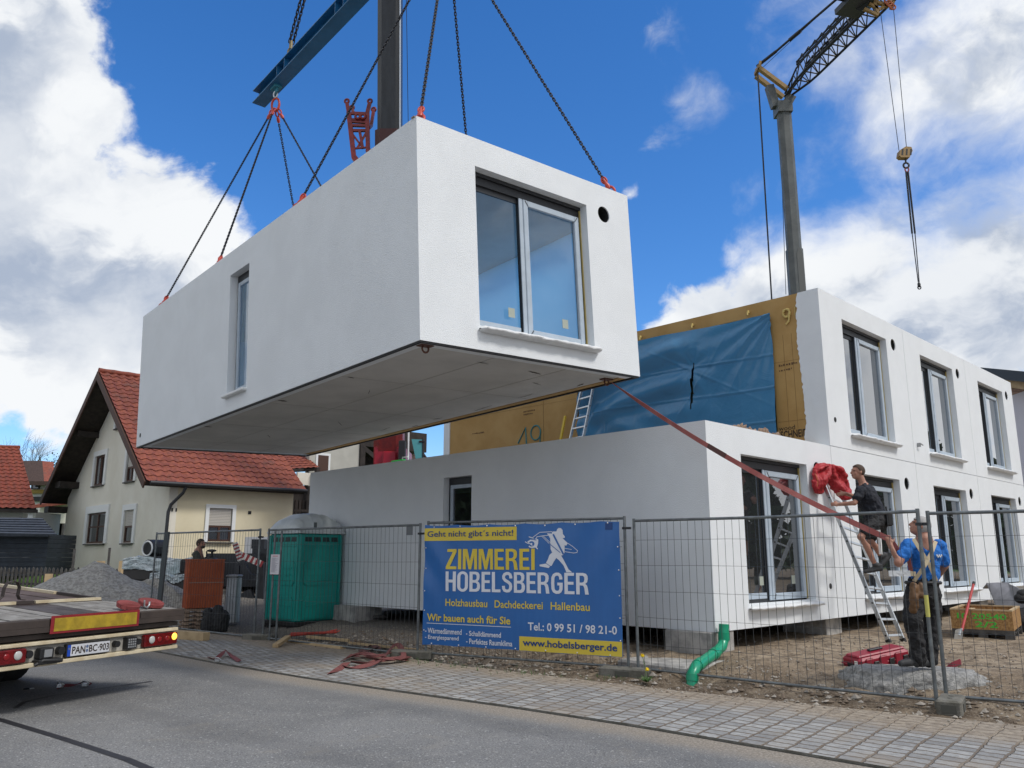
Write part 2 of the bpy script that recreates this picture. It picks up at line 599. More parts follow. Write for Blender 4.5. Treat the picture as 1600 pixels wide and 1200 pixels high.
def glass_mat(name, tint, refl=1.0, rough=.0, haze=.05, hcol=(.5, .55, .6)):
    m = bpy.data.materials.new(name)
    m.use_nodes = True
    t = NT(m.node_tree)
    t.n.clear()
    tr = t.node('ShaderNodeBsdfTransparent')
    tr.inputs[0].default_value = (*tint, 1)
    gl = t.node('ShaderNodeBsdfGlossy')
    gl.inputs['Roughness'].default_value = rough
    gl.inputs['Color'].default_value = (.95, .97, 1, 1)
    df = t.node('ShaderNodeBsdfDiffuse')
    df.inputs[0].default_value = (*hcol, 1)
    fr = t.node('ShaderNodeFresnel')
    fr.inputs['IOR'].default_value = 1.65
    m1 = t.node('ShaderNodeMixShader')
    m1.inputs[0].default_value = haze
    t.l.new(tr.outputs[0], m1.inputs[1])
    t.l.new(df.outputs[0], m1.inputs[2])
    m2 = t.node('ShaderNodeMixShader')
    t.put(m2.inputs[0], t.math('MULTIPLY', fr.outputs[0], 2.3 * refl, clamp=True))
    t.l.new(m1.outputs[0], m2.inputs[1])
    t.l.new(gl.outputs[0], m2.inputs[2])
    o = t.node('ShaderNodeOutputMaterial')
    t.l.new(m2.outputs[0], o.inputs[0])
    return m


glass = glass_mat("window_glass", (.90, .92, .92), .6, haze=.02)
glass_b = glass_mat("dark_room_glass", (.30, .32, .32), 1.0)  # pane colour darkened to give the look of unlit rooms behind
room_dk = mat("shaded_room_floor", (.20, .195, .19), .9)  # floor colour darkened to stand in for the shade indoors
room_ceil = mat("shaded_room_ceiling", (.30, .29, .275), .9)  # ceiling colour darkened too, indoor shade put into the paint
glass_dk = glass_mat("house_glass", (.35, .36, .36), .8)


def film_mat(name, col, trans=.5, rough=.25, bump=.3):
    m = bpy.data.materials.new(name)
    m.use_nodes = True
    t = NT(m.node_tree)
    p = t.n['Principled BSDF']
    p.inputs['Base Color'].default_value = (*col, 1)
    p.inputs['Roughness'].default_value = rough
    c = t.node('ShaderNodeTexCoord').outputs['Object']
    b = t.node('ShaderNodeBump')
    b.inputs['Strength'].default_value = bump
    b.inputs['Distance'].default_value = .05
    t.put(b.inputs['Height'], t.noise(c, 2.2, 5, .55, .8))
    t.l.new(b.outputs[0], p.inputs['Normal'])
    tl = t.node('ShaderNodeBsdfTranslucent')
    tl.inputs[0].default_value = (*col, 1)
    mx = t.node('ShaderNodeMixShader')
    mx.inputs[0].default_value = trans
    o = t.n['Material Output']
    t.l.new(p.outputs[0], mx.inputs[1])
    t.l.new(tl.outputs[0], mx.inputs[2])
    t.l.new(mx.outputs[0], o.inputs[0])
    return m


tarpblue = film_mat("blue_plastic_film", (.085, .28, .50), .22, .24, .5)
filmglow = film_mat("thin_blue_film", (.26, .64, 1.0), .94, .4, .1)


def tile_mat(name, c1, c2, lich):
    m = mat(name, c1, .7)
    t = NT(m.node_tree)
    p = t.n['Principled BSDF']
    c = t.node('ShaderNodeTexCoord').outputs['Object']
    f = t.ramp(t.noise(c, 4.6, 4, .8), .36, .64)
    col = t.mix(f, c1, c2)
    g = t.ramp(t.noise(c, 1.1, 8, .7, .4), .52, .74, 0, .75)
    t.put(p.inputs['Base Color'], t.mix(g, col, lich))
    return m


tile_red = tile_mat("red_clay_tile", (.28, .075, .040), (.17, .042, .026), (.09, .06, .048))
tile_bright = tile_mat("orange_red_tile", (.27, .058, .026), (.17, .034, .018), (.10, .045, .03))


# ------------------------------------------------------------------ the ground, the road, the pavement
KERB = [(12.0, -2.0), (7.2, 2.6), (2.81, 6.76), (1.22, 8.26), (0, 9.29), (-1.56, 10.49), (-2.75, 11.44), (-4.4, 12.9), (-8.2, 16.6), (-14, 22), (-34, 39)]
INNER = [(15.0, 0.5), (9.0, 5.2), (4.9, 8.22), (3.41, 9.25), (1.58, 10.63), (-.95, 12.73), (-4.27, 16.24), (-8.5, 20.5), (-14.8, 26.2), (-34.5, 43)]


def resample(pl, n):
    seg = [0.0]
    for a, b in zip(pl, pl[1:]):
        seg.append(seg[-1] + math.dist(a, b))
    out = []
    for k in range(n + 1):
        d = seg[-1] * k / n
        i = max(j for j in range(len(seg) - 1) if seg[j] <= d + 1e-9)
        t = (d - seg[i]) / (seg[i + 1] - seg[i])
        out.append((lerp(pl[i][0], pl[i + 1][0], t), lerp(pl[i][1], pl[i + 1][1], t)))
    return out, seg[-1]


def sdist(pl, x, y):
    """distance from the polyline, positive on the site side"""
    best = (1e9, 0)
    for (ax, ay), (bx, by) in zip(pl, pl[1:]):
        dx, dy = bx - ax, by - ay
        t = max(0, min(1, ((x - ax) * dx + (y - ay) * dy) / (dx * dx + dy * dy)))
        px, py = x - ax - dx * t, y - ay - dy * t
        d = px * px + py * py
        if d < best[0]:
            best = (d, -(dx * py - dy * px))
    return math.copysign(sqrt(best[0]), best[1])


def terrain(x, y):
    t = sdist(INNER, x, y)
    if t < -.05:
        base = -.10
    else:
        base = -.02 + .24 * sst(0, 2.4, t)
        if t < 9 and y < 26:
            base += .035 * mnoise.noise((x * 1.3, y * 1.3, 0)) + .035 * mnoise.noise((x * 4.2, y * 4.2, 3)) * sst(-.05, .4, t)
    base -= .10 * math.exp(-(((x - 2.42) ** 2 + (y - 11.05) ** 2) / .09)) * (t > 0)
    if t > 0 or y > 40:
        base += 0.8 * sst(19, 29, y - .15 * x) * sst(-4, -9, x)
        base += 5.0 * sst(45, 130, y) * sst(0, -30, x) + 1.5 * sst(45, 130, y)
    return base


def axis(pts):
    out = []
    for a, b, st in pts:
        n = max(1, round((b - a) / st))
        out += [a + (b - a) * i / n for i in range(n)]
    return out + [pts[-1][1]]


gx = axis([(-600, -120, 60), (-120, -40, 10), (-40, -12, 1.2), (-12, -6, .4), (-6, 10, .16), (10, 20, .8), (20, 60, 6), (60, 600, 60)])
gy = axis([(-60, 4, 4), (4, 7.5, .5), (7.5, 19, .16), (19, 34, .7), (34, 60, 2), (60, 200, 10), (200, 900, 70)])
vs = [(x, y, terrain(x, y)) for y in gy for x in gx]
nx = len(gx)
fs = [(j * nx + i, j * nx + i + 1, (j + 1) * nx + i + 1, (j + 1) * nx + i) for j in range(len(gy) - 1) for i in range(nx - 1)]


def ground_material():
    m = bpy.data.materials.new("site_soil")
    m.use_nodes = True
    t = NT(m.node_tree)
    p = t.n['Principled BSDF']
    p.inputs['Roughness'].default_value = .95
    p.inputs['Specular IOR Level'].default_value = .2
    c = t.node('ShaderNodeTexCoord').outputs['Object']
    n1 = t.noise(c, .55, 6, .6, .4)
    n2 = t.noise(c, 5.0, 6, .7, .3)
    n3 = t.noise(c, 38, 3, .7)
    soil = t.mix(t.ramp(n1, .36, .62), (.27, .205, .14), (.42, .335, .24))
    soil = t.mix(t.ramp(n2, .42, .66, 0, .9), soil, (.12, .09, .065))
    soil = t.mix(t.ramp(t.noise(c, 1.7, 7, .75, .6), .50, .62, 0, .75), soil, (.17, .13, .09))
    soil = t.mix(t.ramp(n3, .56, .72, 0, .85), soil, (.46, .42, .36))
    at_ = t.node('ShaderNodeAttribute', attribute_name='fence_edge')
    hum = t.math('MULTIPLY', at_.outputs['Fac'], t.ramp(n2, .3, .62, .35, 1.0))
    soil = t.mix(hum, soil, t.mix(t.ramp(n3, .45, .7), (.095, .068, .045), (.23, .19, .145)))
    sp = t.node('ShaderNodeSeparateXYZ')
    t.l.new(c, sp.inputs[0])
    # grey gravelly ground by the cabin, grass beyond the picket fence
    gfac = t.math('MULTIPLY', t.ramp(sp.outputs['X'], 1.5, -2.5), t.ramp(n1, .2, .6, .5, .95))
    soil = t.mix(gfac, soil, t.mix(t.ramp(n3, .42, .66), (.12, .11, .10), (.27, .255, .235)))
    gr = t.mix(t.ramp(t.noise(c, .9, 6, .7), .35, .7), (.055, .115, .020), (.10, .155, .04))
    edge = t.math('ADD', sp.outputs['Y'], t.math('MULTIPLY', sp.outputs['X'], -.9))
    col = t.mix(t.ramp(edge, 39.5, 41), soil, gr)
    far = t.ramp(sp.outputs['Y'], 44, 50)
    col = t.mix(far, col, gr)
    t.put(p.inputs['Base Color'], col)
    b = t.node('ShaderNodeBump')
    b.inputs['Strength'].default_value = 1.0
    b.inputs['Distance'].default_value = .06
    t.put(b.inputs['Height'], t.math('ADD', t.math('MULTIPLY', n3, .5), n2))
    t.l.new(b.outputs[0], p.inputs['Normal'])
    return m


g = MB()
g.add(vs, fs, 0, True)
ground = g.build("ground", ground_material())
ea = ground.data.attributes.new("fence_edge", 'FLOAT', 'POINT')
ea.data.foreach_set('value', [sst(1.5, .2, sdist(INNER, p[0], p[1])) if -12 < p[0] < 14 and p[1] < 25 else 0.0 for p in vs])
ground['kind'] = 'structure'


def strip(name, A, B, za, zb, material, n=160, uscale=1.0):
    """a sheet between two polylines with a UV map in metres (along, across from A)"""
    ra, L = resample(A, n)
    rb, _ = resample(B, n)
    cross = 6
    vs, uv = [], []
    for k in range(n + 1):
        w = math.dist(ra[k], rb[k])
        for q in range(cross + 1):
            t = q / cross
            vs.append((lerp(ra[k][0], rb[k][0], t), lerp(ra[k][1], rb[k][1], t), lerp(za, zb, t)))
            uv.append((L * k / n, w * t))
    c1 = cross + 1
    fs = [(k * c1 + q, k * c1 + q + 1, (k + 1) * c1 + q + 1, (k + 1) * c1 + q) for k in range(n) for q in range(cross)]
    a, b, c = (V3(vs[i]) for i in fs[0][:3])
    if (b - a).cross(c - a).z < 0:
        fs = [f[::-1] for f in fs]
    m = MB()
    m.add(vs, fs, 0, True)
    ob = m.build(name, material)
    ul = ob.data.uv_layers.new(name="metres")
    for lp in ob.data.loops:
        ul.data[lp.index].uv = uv[lp.vertex_index]
    ob['kind'] = 'structure'
    return ob


def asphalt():
    m = bpy.data.materials.new("asphalt")
    m.use_nodes = True
    t = NT(m.node_tree)
    p = t.n['Principled BSDF']
    tcn = t.node('ShaderNodeTexCoord')
    c = tcn.outputs['Object']
    uv = t.node('ShaderNodeSeparateXYZ')
    t.l.new(tcn.outputs['UV'], uv.inputs[0])
    d = uv.outputs['Y']
    n1 = t.noise(c, .5, 5, .6, .5)
    n2 = t.noise(c, 4, 6, .7)
    sp = t.noise(c, 62, 3, .65)
    col = t.mix(t.ramp(n1, .35, .65), (.145, .146, .148), (.195, .195, .195))
    col = t.mix(t.ramp(n2, .4, .75, 0, .55), col, (.23, .225, .215))
    col = t.mix(t.ramp(sp, .56, .68, 0, .85), col, (.40, .395, .385))
    col = t.mix(t.ramp(sp, .44, .34, 0, .8), col, (.05, .05, .052))
    chip = t.noise(c, 27, 2, .5)
    col = t.mix(t.ramp(chip, .64, .70, 0, .8), col, (.42, .415, .40))
    col = t.mix(t.ramp(chip, .34, .29, 0, .8), col, (.045, .045, .047))
    # dust dragged from the site, and darker worn wheel tracks
    col = t.mix(t.ramp(t.noise(t.vmath('MULTIPLY', c, (1, 1, 1)), .8, 7, .7, 1.2), .54, .70, 0, .45), col, (.24, .22, .19))
    trk = t.math('ABSOLUTE', t.math('SUBTRACT', t.math('MODULO', t.math('ADD', d, t.math('MULTIPLY', n1, .5)), 1.9), .95))
    col = t.mix(t.ramp(trk, .30, .08, 0, .2), col, (.075, .075, .078))
    dd = t.math('ADD', d, t.math('MULTIPLY', t.math('SUBTRACT', n2, .5), .45))
    sand = t.mix(t.ramp(t.noise(c, 45, 4, .7), .4, .65), (.20, .17, .135), (.36, .32, .27))
    col = t.mix(t.ramp(dd, .62, .16, 0, .92), col, sand)
    col = t.mix(t.ramp(d, .035, .02), col, (.02, .018, .016))
    t.put(p.inputs['Base Color'], col)
    p.inputs['Roughness'].default_value = .85
    p.inputs['Specular IOR Level'].default_value = .3
    b = t.node('ShaderNodeBump')
    b.inputs['Strength'].default_value = .55
    b.inputs['Distance'].default_value = .008
    t.put(b.inputs['Height'], sp)
    t.l.new(b.outputs[0], p.inputs['Normal'])
    return m


def setts():
    m = bpy.data.materials.new("grey_setts")
    m.use_nodes = True
    t = NT(m.node_tree)
    p = t.n['Principled BSDF']
    tcn = t.node('ShaderNodeTexCoord')
    c = tcn.outputs['Object']
    w = t.vmath('SCALE', t.vmath('SUBTRACT', t.noise(c, 3.0, 3, .6, 0, 1), (.5, .5, .5)), scale=.08)
    uvw = t.vmath('ADD', tcn.outputs['UV'], w)
    uvw = t.vmath('ADD', uvw, t.vmath('SCALE', t.vmath('SUBTRACT', t.noise(c, 22, 3, .6, 0, 1), (.5, .5, .5)), scale=.026))
    # rows run across the pavement, so the joints stagger along it
    mp = t.node('ShaderNodeMapping')
    mp.inputs['Rotation'].default_value = (0, 0, pi / 2)
    t.l.new(uvw, mp.inputs[0])
    br = t.node('ShaderNodeTexBrick')
    br.offset = .5
    t.l.new(mp.outputs[0], br.inputs['Vector'])
    br.inputs['Scale'].default_value = 1.0
    br.inputs['Mortar Size'].default_value = .016
    br.inputs['Mortar Smooth'].default_value = .5
    br.inputs['Bias'].default_value = 0
    br.inputs['Brick Width'].default_value = .15
    br.inputs['Row Height'].default_value = .21
    br.inputs['Color1'].default_value = (.25, .25, .25, 1)
    br.inputs['Color2'].default_value = (.41, .41, .40, 1)
    br.inputs['Mortar'].default_value = (.17, .13, .095, 1)
    n1 = t.noise(c, .9, 5, .6, .4)
    n2 = t.noise(c, 16, 6, .7)
    col = t.mix(t.ramp(n2, .35, .7, 0, .6), br.outputs['Color'], (.16, .155, .15))
    sepu = t.node('ShaderNodeSeparateXYZ')
    t.l.new(tcn.outputs['UV'], sepu.inputs[0])
    # washed-out soil lies over the inner edge and fills the joints
    dirt = t.math('MAXIMUM', t.ramp(t.math('ADD', sepu.outputs['Y'], t.math('MULTIPLY', t.math('SUBTRACT', n1, .5), 1.6)), 1.25, 1.95, 0, .85),
                  t.ramp(n1, .48, .70, 0, .6))
    dcol = t.mix(t.ramp(n2, .4, .6), (.22, .175, .13), (.36, .30, .23))
    col = t.mix(dirt, col, dcol)
    t.put(p.inputs['Base Color'], col)
    p.inputs['Roughness'].default_value = .88
    p.inputs['Specular IOR Level'].default_value = .25
    b = t.node('ShaderNodeBump')
    b.inputs['Strength'].default_value = .9
    b.inputs['Distance'].default_value = .02
    t.put(b.inputs['Height'], t.math('ADD', t.math('MULTIPLY', br.outputs['Fac'], -1.0), t.math('MULTIPLY', n2, .5)))
    t.l.new(b.outputs[0], p.inputs['Normal'])
    return m


def offs(pl, d):
    out = []
    for i, (x, y) in enumerate(pl):
        a, b = pl[max(i - 1, 0)], pl[min(i + 1, len(pl) - 1)]
        dx, dy = b[0] - a[0], b[1] - a[1]
        l = math.hypot(dx, dy)
        out.append((x - dy / l * d, y + dx / l * d))
    return out


strip("road", KERB, offs(KERB, 13), .002, .002, asphalt(), 200)
strip("pavement", KERB, INNER, .02, .02, setts(), 200)
strip("kerb", offs(KERB, .004), KERB, -.04, .021, concrete_dk, 160)
strip("far_verge", offs(KERB, 13), offs(KERB, 60), -.02, .0, ground_material(), 60)

tar = mat("tar_seam", (.022, .022, .026), .55)
m = MB()
for pts, w in (([(-7.6, 10.3), (-5.09, 8.63), (-3.99, 7.76), (-3.07, 7.0), (-2.5, 6.45), (0.2, 4.0)], .075),
               ([(-5.31, 9.25), (-5.42, 9.6), (-5.36, 10.0), (-5.12, 10.45), (-4.67, 11.15)], .05)):
    for k, (a, b) in enumerate(zip(pts, pts[1:])):
        a, b = V3((*a, .0065)), V3((*b, .0065))
        n = (b - a).cross(V3((0, 0, 1))).normalized() * w / 2
        b2 = b + (b - a).normalized() * .01
        m.add([a - n, a + n, b2 + n, b2 - n], [(0, 1, 2, 3)])
o = m.build("road_marking", tar)
o['kind'] = 'structure'


def hz(x, y):
    t = sdist(INNER, x, y)
    return terrain(x, y) if t > 0 else .02


# loose stones and crumbs of soil along the pavement edge and across the site
rs = random.Random(3)
st = MB()
cnt = 0
while cnt < 6500:
    x, y = rs.uniform(-6, 9), rs.uniform(6, 17)
    t = sdist(INNER, x, y)
    if t < -.5 or t > 6 or (t < 0 and rs.random() > .45 * math.exp(t * 5)) or (t > 1.6 and rs.random() > .22):
        continue
    r = rs.choice((.006, .009, .012, .012, .017, .024, .035 if t > .1 else .012, .05 if t > .3 and rs.random() < .4 else .014)) * rs.uniform(.8, 1.3)
    if t > 1.1 and r > .026:
        r *= .5
    c = V3((x, y, hz(x, y) + r * .25))
    vs = [c + V3((rs.uniform(.6, 1.2) * q[0], rs.uniform(.6, 1.2) * q[1], rs.uniform(.4, .8) * q[2])) * r for q in
          ((1, 0, 0), (0, 1, 0), (-1, 0, 0), (0, -1, 0), (0, 0, 1), (0, 0, -1))]
    st.add(vs, [(0, 1, 4), (1, 2, 4), (2, 3, 4), (3, 0, 4), (1, 0, 5), (2, 1, 5), (3, 2, 5), (0, 3, 5)], 0 if rs.random() < .6 else 1)
    cnt += 1
st.build("gravel", [stone, mat("soil_crumb", (.17, .13, .095), .95)])
tag(bpy.data.objects["gravel"], "loose stones and soil crumbs scattered along the pavement edge and the site", "gravel", kind='stuff')

# weeds and grass tufts at the foot of the fence
gm = MB()
for k in range(150):
    x0, y0 = rs.choice(((-1.3, 13.0), (-.6, 12.5), (.4, 11.75), (1.1, 11.3), (-1.7, 13.4)))
    x, y = x0 + rs.gauss(0, .28), y0 + rs.gauss(0, .16)
    z = hz(x, y)
    for q in range(rs.randint(3, 7)):
        a, l = rs.uniform(0, 2 * pi), rs.uniform(.02, .075)
        d = V3((cos(a), sin(a), 0))
        n = V3((-sin(a), cos(a), 0)) * .003
        p = V3((x, y, z - .005)) + d * rs.uniform(0, .03)
        gm.add([p - n, p + n, p + d * l * .5 + V3((0, 0, l))], [(0, 1, 2)])
gm.build("grass", leafgreen)
tag(bpy.data.objects["grass"], "sparse green grass and weeds growing along the fence foot", "grass", kind='stuff')


# ------------------------------------------------------------------ the modular building
TH = radians(45.525)
VR = V3((sin(TH), cos(TH), 0))       # along the street front
VL = V3((-cos(TH), sin(TH), 0))      # into the building
P0 = V3((2.924, 12.215, 0.0))
RZB = atan2(VR.y, VR.x)


def bw(x, y, z):
    return P0 + VR * x + VL * y + V3((0, 0, z))


MW_, ML_, MH_ = 4.238, 11.3, 3.088


def circle(cx, cz, r, n=24):
    return [(cx + r * cos(2 * pi * i / n), cz + r * sin(2 * pi * i / n)) for i in range(n)]


def big_window(root, x0=.98, x1=3.22, z0=.34, z1=2.66, hint=0, split=.44):
    """two-leaf tall window: dark shutter box, fixed leaf, film-covered casement and wrapped sill"""
    y = .17
    X, Z = x1 - x0, z1 - z0
    m = MB()
    # the outer frame: shutter box on top and dark edges
    m.box(x0, x1, y, y + .07, z1 - .17, z1, 0)
    m.box(x0, x0 + .03, y, y + .07, z0, z1 - .17, 0)
    m.box(x1 - .045, x1, y, y + .07, z0, z1 - .17, 0)
    m.box(x0 + .03, x1 - .045, y + .03, y + .07, z0, z0 + .06, 0)
    xm = x0 + X * split
    m.box(xm - .035, xm + .03, y, y + .07, z0 + .06, z1 - .17, 0)
    m.box(x0, x1, y - .035, y - .001, z1 - .055, z1 - .001, 0)
    # the strip of pale foam along the far jamb
    m.box(x1 - .012, x1 + .0, y - .03, y - .002, z0 + .02, z1 - .05, 2)
    # fixed leaf: thin dark frame with pale bottom rail
    m.box(x0 + .03, xm - .035, y + .035, y + .062, z1 - .25, z1 - .17, 0)
    m.box(x0 + .03, xm - .06, y + .028, y + .06, z0 + .06, z0 + .15, 1)
    w = m.build("window", [frame_dk, frame_foil, foam], root)
    c = MB()
    t = .095
    a, b, e, f = xm + .03, x1 - .05, z0 + .03, z1 - .18
    for q in ((a, a + t, e, f), (b - t, b, e, f)):
        c.cbox(q[0], q[1], y - .035, y + .035, q[2], q[3], .008)
    c.cbox(a + t, b - t, y - .033, y + .035, f - t, f, .008)
    c.cbox(a + t, b - t, y - .033, y + .035, e, e + t + .01, .008)
    # dark mitre joints of the film
    for px, pz, s in ((a + t, f - t, -1), (b - t, f - t, 1), (a + t, e + t, -1)):
        c.bar((px, y - .038, pz), (px + s * .06, y - .038, pz + (.08 if pz > 1 else -.08)), .012, .004, 1, up=(0, 1, 0))
    # wide pale mullion face between the leaves
    c.cbox(a - .075, a - .002, y - .02, y - .001, e, f + .005, .004)
    c.build("frame", [frame_foil, frame_dk], w)
    g = MB()
    g.add([(x0 + .03, y + .05, z0 + .06), (xm - .035, y + .05, z0 + .06), (xm - .035, y + .05, z1 - .17), (x0 + .03, y + .05, z1 - .17)], [(0, 1, 2, 3)])
    g.add([(a + t, y + .01, e + t), (b - t, y + .01, e + t), (b - t, y + .01, f - t), (a + t, y + .01, f - t)], [(0, 1, 2, 3)])
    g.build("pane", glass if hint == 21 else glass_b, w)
    # a paper sticker low on each pane
    if hint not in (1, 21):
        hint_only = True
    else:
        hint_only = False
    sk = MB()
    for px in (() if hint_only else (lerp(x0, xm, .68), lerp(a, b, .62))):
        sk = MB()
        sk.box(px, px + .12, y + .0, y + .004, z0 + .27, z0 + .41)
        sk.build("sticker", mat("sticker_paper", (.36, .39, .33), .6) if "sticker_paper" not in MATS else MATS["sticker_paper"], w)
    # window sill, wrapped in foil: lumpy
    r = random.Random(hint)

    def sl(u, v):
        ang = 2 * pi * v
        cy, cz = -.035 + .0, z0 - .055
        ry, rz = .11, .042
        xx = x0 - .03 + (X + .10) * u
        k = 1 + .30 * mnoise.noise((xx * 9, ang * 1.3, hint * 3.1))
        if u < .001 or u > .999:
            k *= .2
        return (xx, cy + ry * cos(ang) * k * (1 if cos(ang) < 0 else .9), cz + rz * sin(ang) * k)
    s = MB()
    s.grid(sl, 46, 12)
    s.build("sill", sill_wrap, w)
    return w


def slim_window(root, y0=5.3, y1=6.15, z0=.33, z1=2.62):
    """narrow window in the long side wall (plane x = 0)"""
    x = .15
    m = MB()
    m.box(x, x + .07, y0, y1, z1 - .14, z1, 0)
    m.box(x, x + .07, y0, y0 + .04, z0, z1 - .14, 0)
    m.box(x, x + .07, y1 - .05, y1, z0, z1 - .14, 0)
    m.box(x, x + .07, y0 + .04, y1 - .05, z0, z0 + .05, 0)
    w = m.build("window", [frame_dk], root)
    c = MB()
    t = .075
    a, b, e, f = y0 + .05, y1 - .06, z0 + .055, z1 - .145
    c.cbox(x - .02, x + .04, a, a + t, e, f, .006)
    c.cbox(x - .02, x + .04, b - t, b, e, f, .006)
    c.cbox(x - .018, x + .04, a + t, b - t, f - t, f, .006)
    c.cbox(x - .018, x + .04, a + t, b - t, e, e + t, .006)
    c.build("frame", frame_foil, w)
    g = MB()
    g.add([(x + .01, b - t, e + t), (x + .01, a + t, e + t), (x + .01, a + t, f - t), (x + .01, b - t, f - t)], [(0, 1, 2, 3)])
    g.build("pane", glass, w)
    s = MB()
    s.cbox(-.09, .14, y0 - .03, y1 + .06, z0 - .06, z0 - .004, .015)
    s.build("sill", whitetrim, w)
    return w


def housing_module(label, loc, rz=0, rot=None, group=None, side='plaster', slim=True, film=False, window=True, hint=0, under_seal=False, name="housing_module"):
    L, Wd, H = ML_, MW_, MH_
    root = thing(name, label, "module", loc, rz, group, rot)
    m = MB()
    oc = (.98, 3.22, .34, 2.66)
    rect = [(oc[0], oc[2]), (oc[1], oc[2]), (oc[1], oc[3]), (oc[0], oc[3])]
    vent = circle(3.62, 2.60, .135)
    m.prism([(0, 0), (Wd, 0), (Wd, H), (0, H)], [rect, vent], (0, 0, 0), (1, 0, 0), (0, 0, 1), (0, .25, 0), 0)
    # back
    if side != 'open':
        m.box(0, Wd, L - .25, L, 0, H, 0)
    else:
        bk = MB()
        bk.box(0, Wd, L - .25, L, 0, H, 0)
        bk.build('back_wall', plaster, root)
    # long side at x = 0
    sl = [(5.3, .33), (6.15, .33), (6.15, 2.62), (5.3, 2.62)] if slim else None
    if side == 'plaster':
        m.prism([(.25, 0), (L - .25, 0), (L - .25, H), (.25, H)], [sl] if sl else [], (0, 0, 0), (0, 1, 0), (0, 0, 1), (.22, 0, 0), 0)
    w = m.build("wall", [plaster, board], root)
    if side == 'open':
        b = MB()
        op = [(1.05, .12), (6.25, .12), (6.25, 2.80), (1.05, 2.80)]
        b.prism([(.25, 0), (L - .25, 0), (L - .25, H - .004), (.25, H - .004)], [op], (.03, 0, 0), (0, 1, 0), (0, 0, 1), (.2, 0, 0), 0)
        b.build("side_panel", board, root)
    i = MB()
    if not film:
        i.box(Wd - .2, Wd, .25, L - .25, 0, H, 0)
    else:
        i.box(Wd - .2, Wd, .25, L - .25, 2.80, H, 0)
        i.box(Wd - .2, Wd, .25, L - .25, 0, .22, 0)
        i.box(Wd - .2, Wd, .25, .6, .22, 2.80, 0)
    i.build("side_panel", board, root)
    # floor and ceiling
    f = MB()
    f.box(.22 if side != 'open' else .23, Wd - .2, .25, L - .25, .03, .22)
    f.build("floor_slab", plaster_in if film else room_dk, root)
    c = MB()
    c.box(.22 if side != 'open' else .23, Wd - .2, .25, L - .25, 2.74, 2.95, 0)
    c.box(.22 if side != 'open' else .23, Wd - .2, .25, L - .25, 2.951, H - .02, 1)
    # an edge of torn membrane on the parapet
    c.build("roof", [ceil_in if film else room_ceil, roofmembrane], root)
    if film:
        q = MB()
        q.grid(lambda u, v: (Wd - .22 + .02 * sin(u * 31 + v * 4), .6 + (L - 1) * u, .22 + 2.58 * v), 60, 8)
        q.build("side_film", filmglow, root)  # blue film over the open side, seen through the tall window
    if window:
        big_window(root, hint=hint)
    if slim and side == 'plaster':
        slim_window(root)
    v = MB()
    v.tube([(3.62, .02, 2.60), (3.62, .30, 2.60)], .1335, 24, 0, False)
    v.add([(3.62 + .14 * cos(k), .30, 2.60 + .14 * sin(k)) for k in [2 * pi * n / 24 for n in range(24)]], [tuple(range(24))])
    v.build("vent_duct", dark_in, root)
    return root


BASE = .52
sizes = (BASE, BASE + 3.1)
gB = "white modules stacked as the two-storey building"
# ground floor: four modules side by side
corner = housing_module("white ground floor module at the open corner with a slim window in its long side", tuple(P0 + V3((0, 0, BASE))), RZB, group=gB, hint=1)
lab = ["white ground floor module with the window the man on the ladder stands in front of",
       "white ground floor module whose window stands behind the man in blue",
       "white ground floor module with its window behind the wooden crate, end of the row"]
for k in (1, 2, 3):
    housing_module(lab[k - 1], tuple(bw(4.25 * k, 0, BASE)), RZB, group=gB, slim=False, hint=k + 3)
lab = ["white upper storey module with a tan side wall and big opening under blue sheeting",
       "white upper storey module in the middle of the top row of three",
       "white upper storey module at the far end of the row, beside the timber eaves"]
upper = []
for k in (1, 2, 3):
    upper.append(housing_module(lab[k - 1], tuple(bw(4.25 * k, 0, BASE + 3.1)), RZB, group=gB, slim=False, side='open' if k == 1 else 'plaster', hint=k + 9))
# small details on the building's skin
m = MB()
for x, z in ((3.75, .62), (4.6, 3.62 + .55)):
    m.tube([(x, -.004, z), (x, .02, z)], .055, 12)
U1 = upper[0]
r = random.Random(5)
# white render returning round the corner of the tan side, torn at its edge
pts = [(.0, 0), (.0, 3.085)]
n = 60
for k in range(n + 1):
    z = 3.085 * (1 - k / n)
    pts.append((.19 + .10 * (1 - z / 3.1) * .6 - .04 * sin(z * 2.1) + .035 * mnoise.noise((z * 3, 1, 0)) + .02 * mnoise.noise((z * 14, 5, 0)) + .012 * r.uniform(-1, 1), z))
m2 = MB()
m2.prism([(a + .25, b) for a, b in pts[:1]] + [(.25, 3.085)] + [(a + .25, b) for a, b in pts[2:]], [], (.004, 0, 0), (0, 1, 0), (0, 0, 1), (.024, 0, 0))
m2.build("render_edge", plaster, U1)
# prints and spray on the tan side
m3 = MB()
uy = V3((0, -1, 0))
uz = V3((0, 0, 1))


def osbtext(body, y, z, w, h, mi, bold=0):
    m3.text(body, (.024, y, z), uy, uz, w, h, bold, mi)


osbtext("SCHNEID", .99, .22, .56, .15, 0, .02)
osbtext("wood", 1.02, .38, .34, .09, 0)
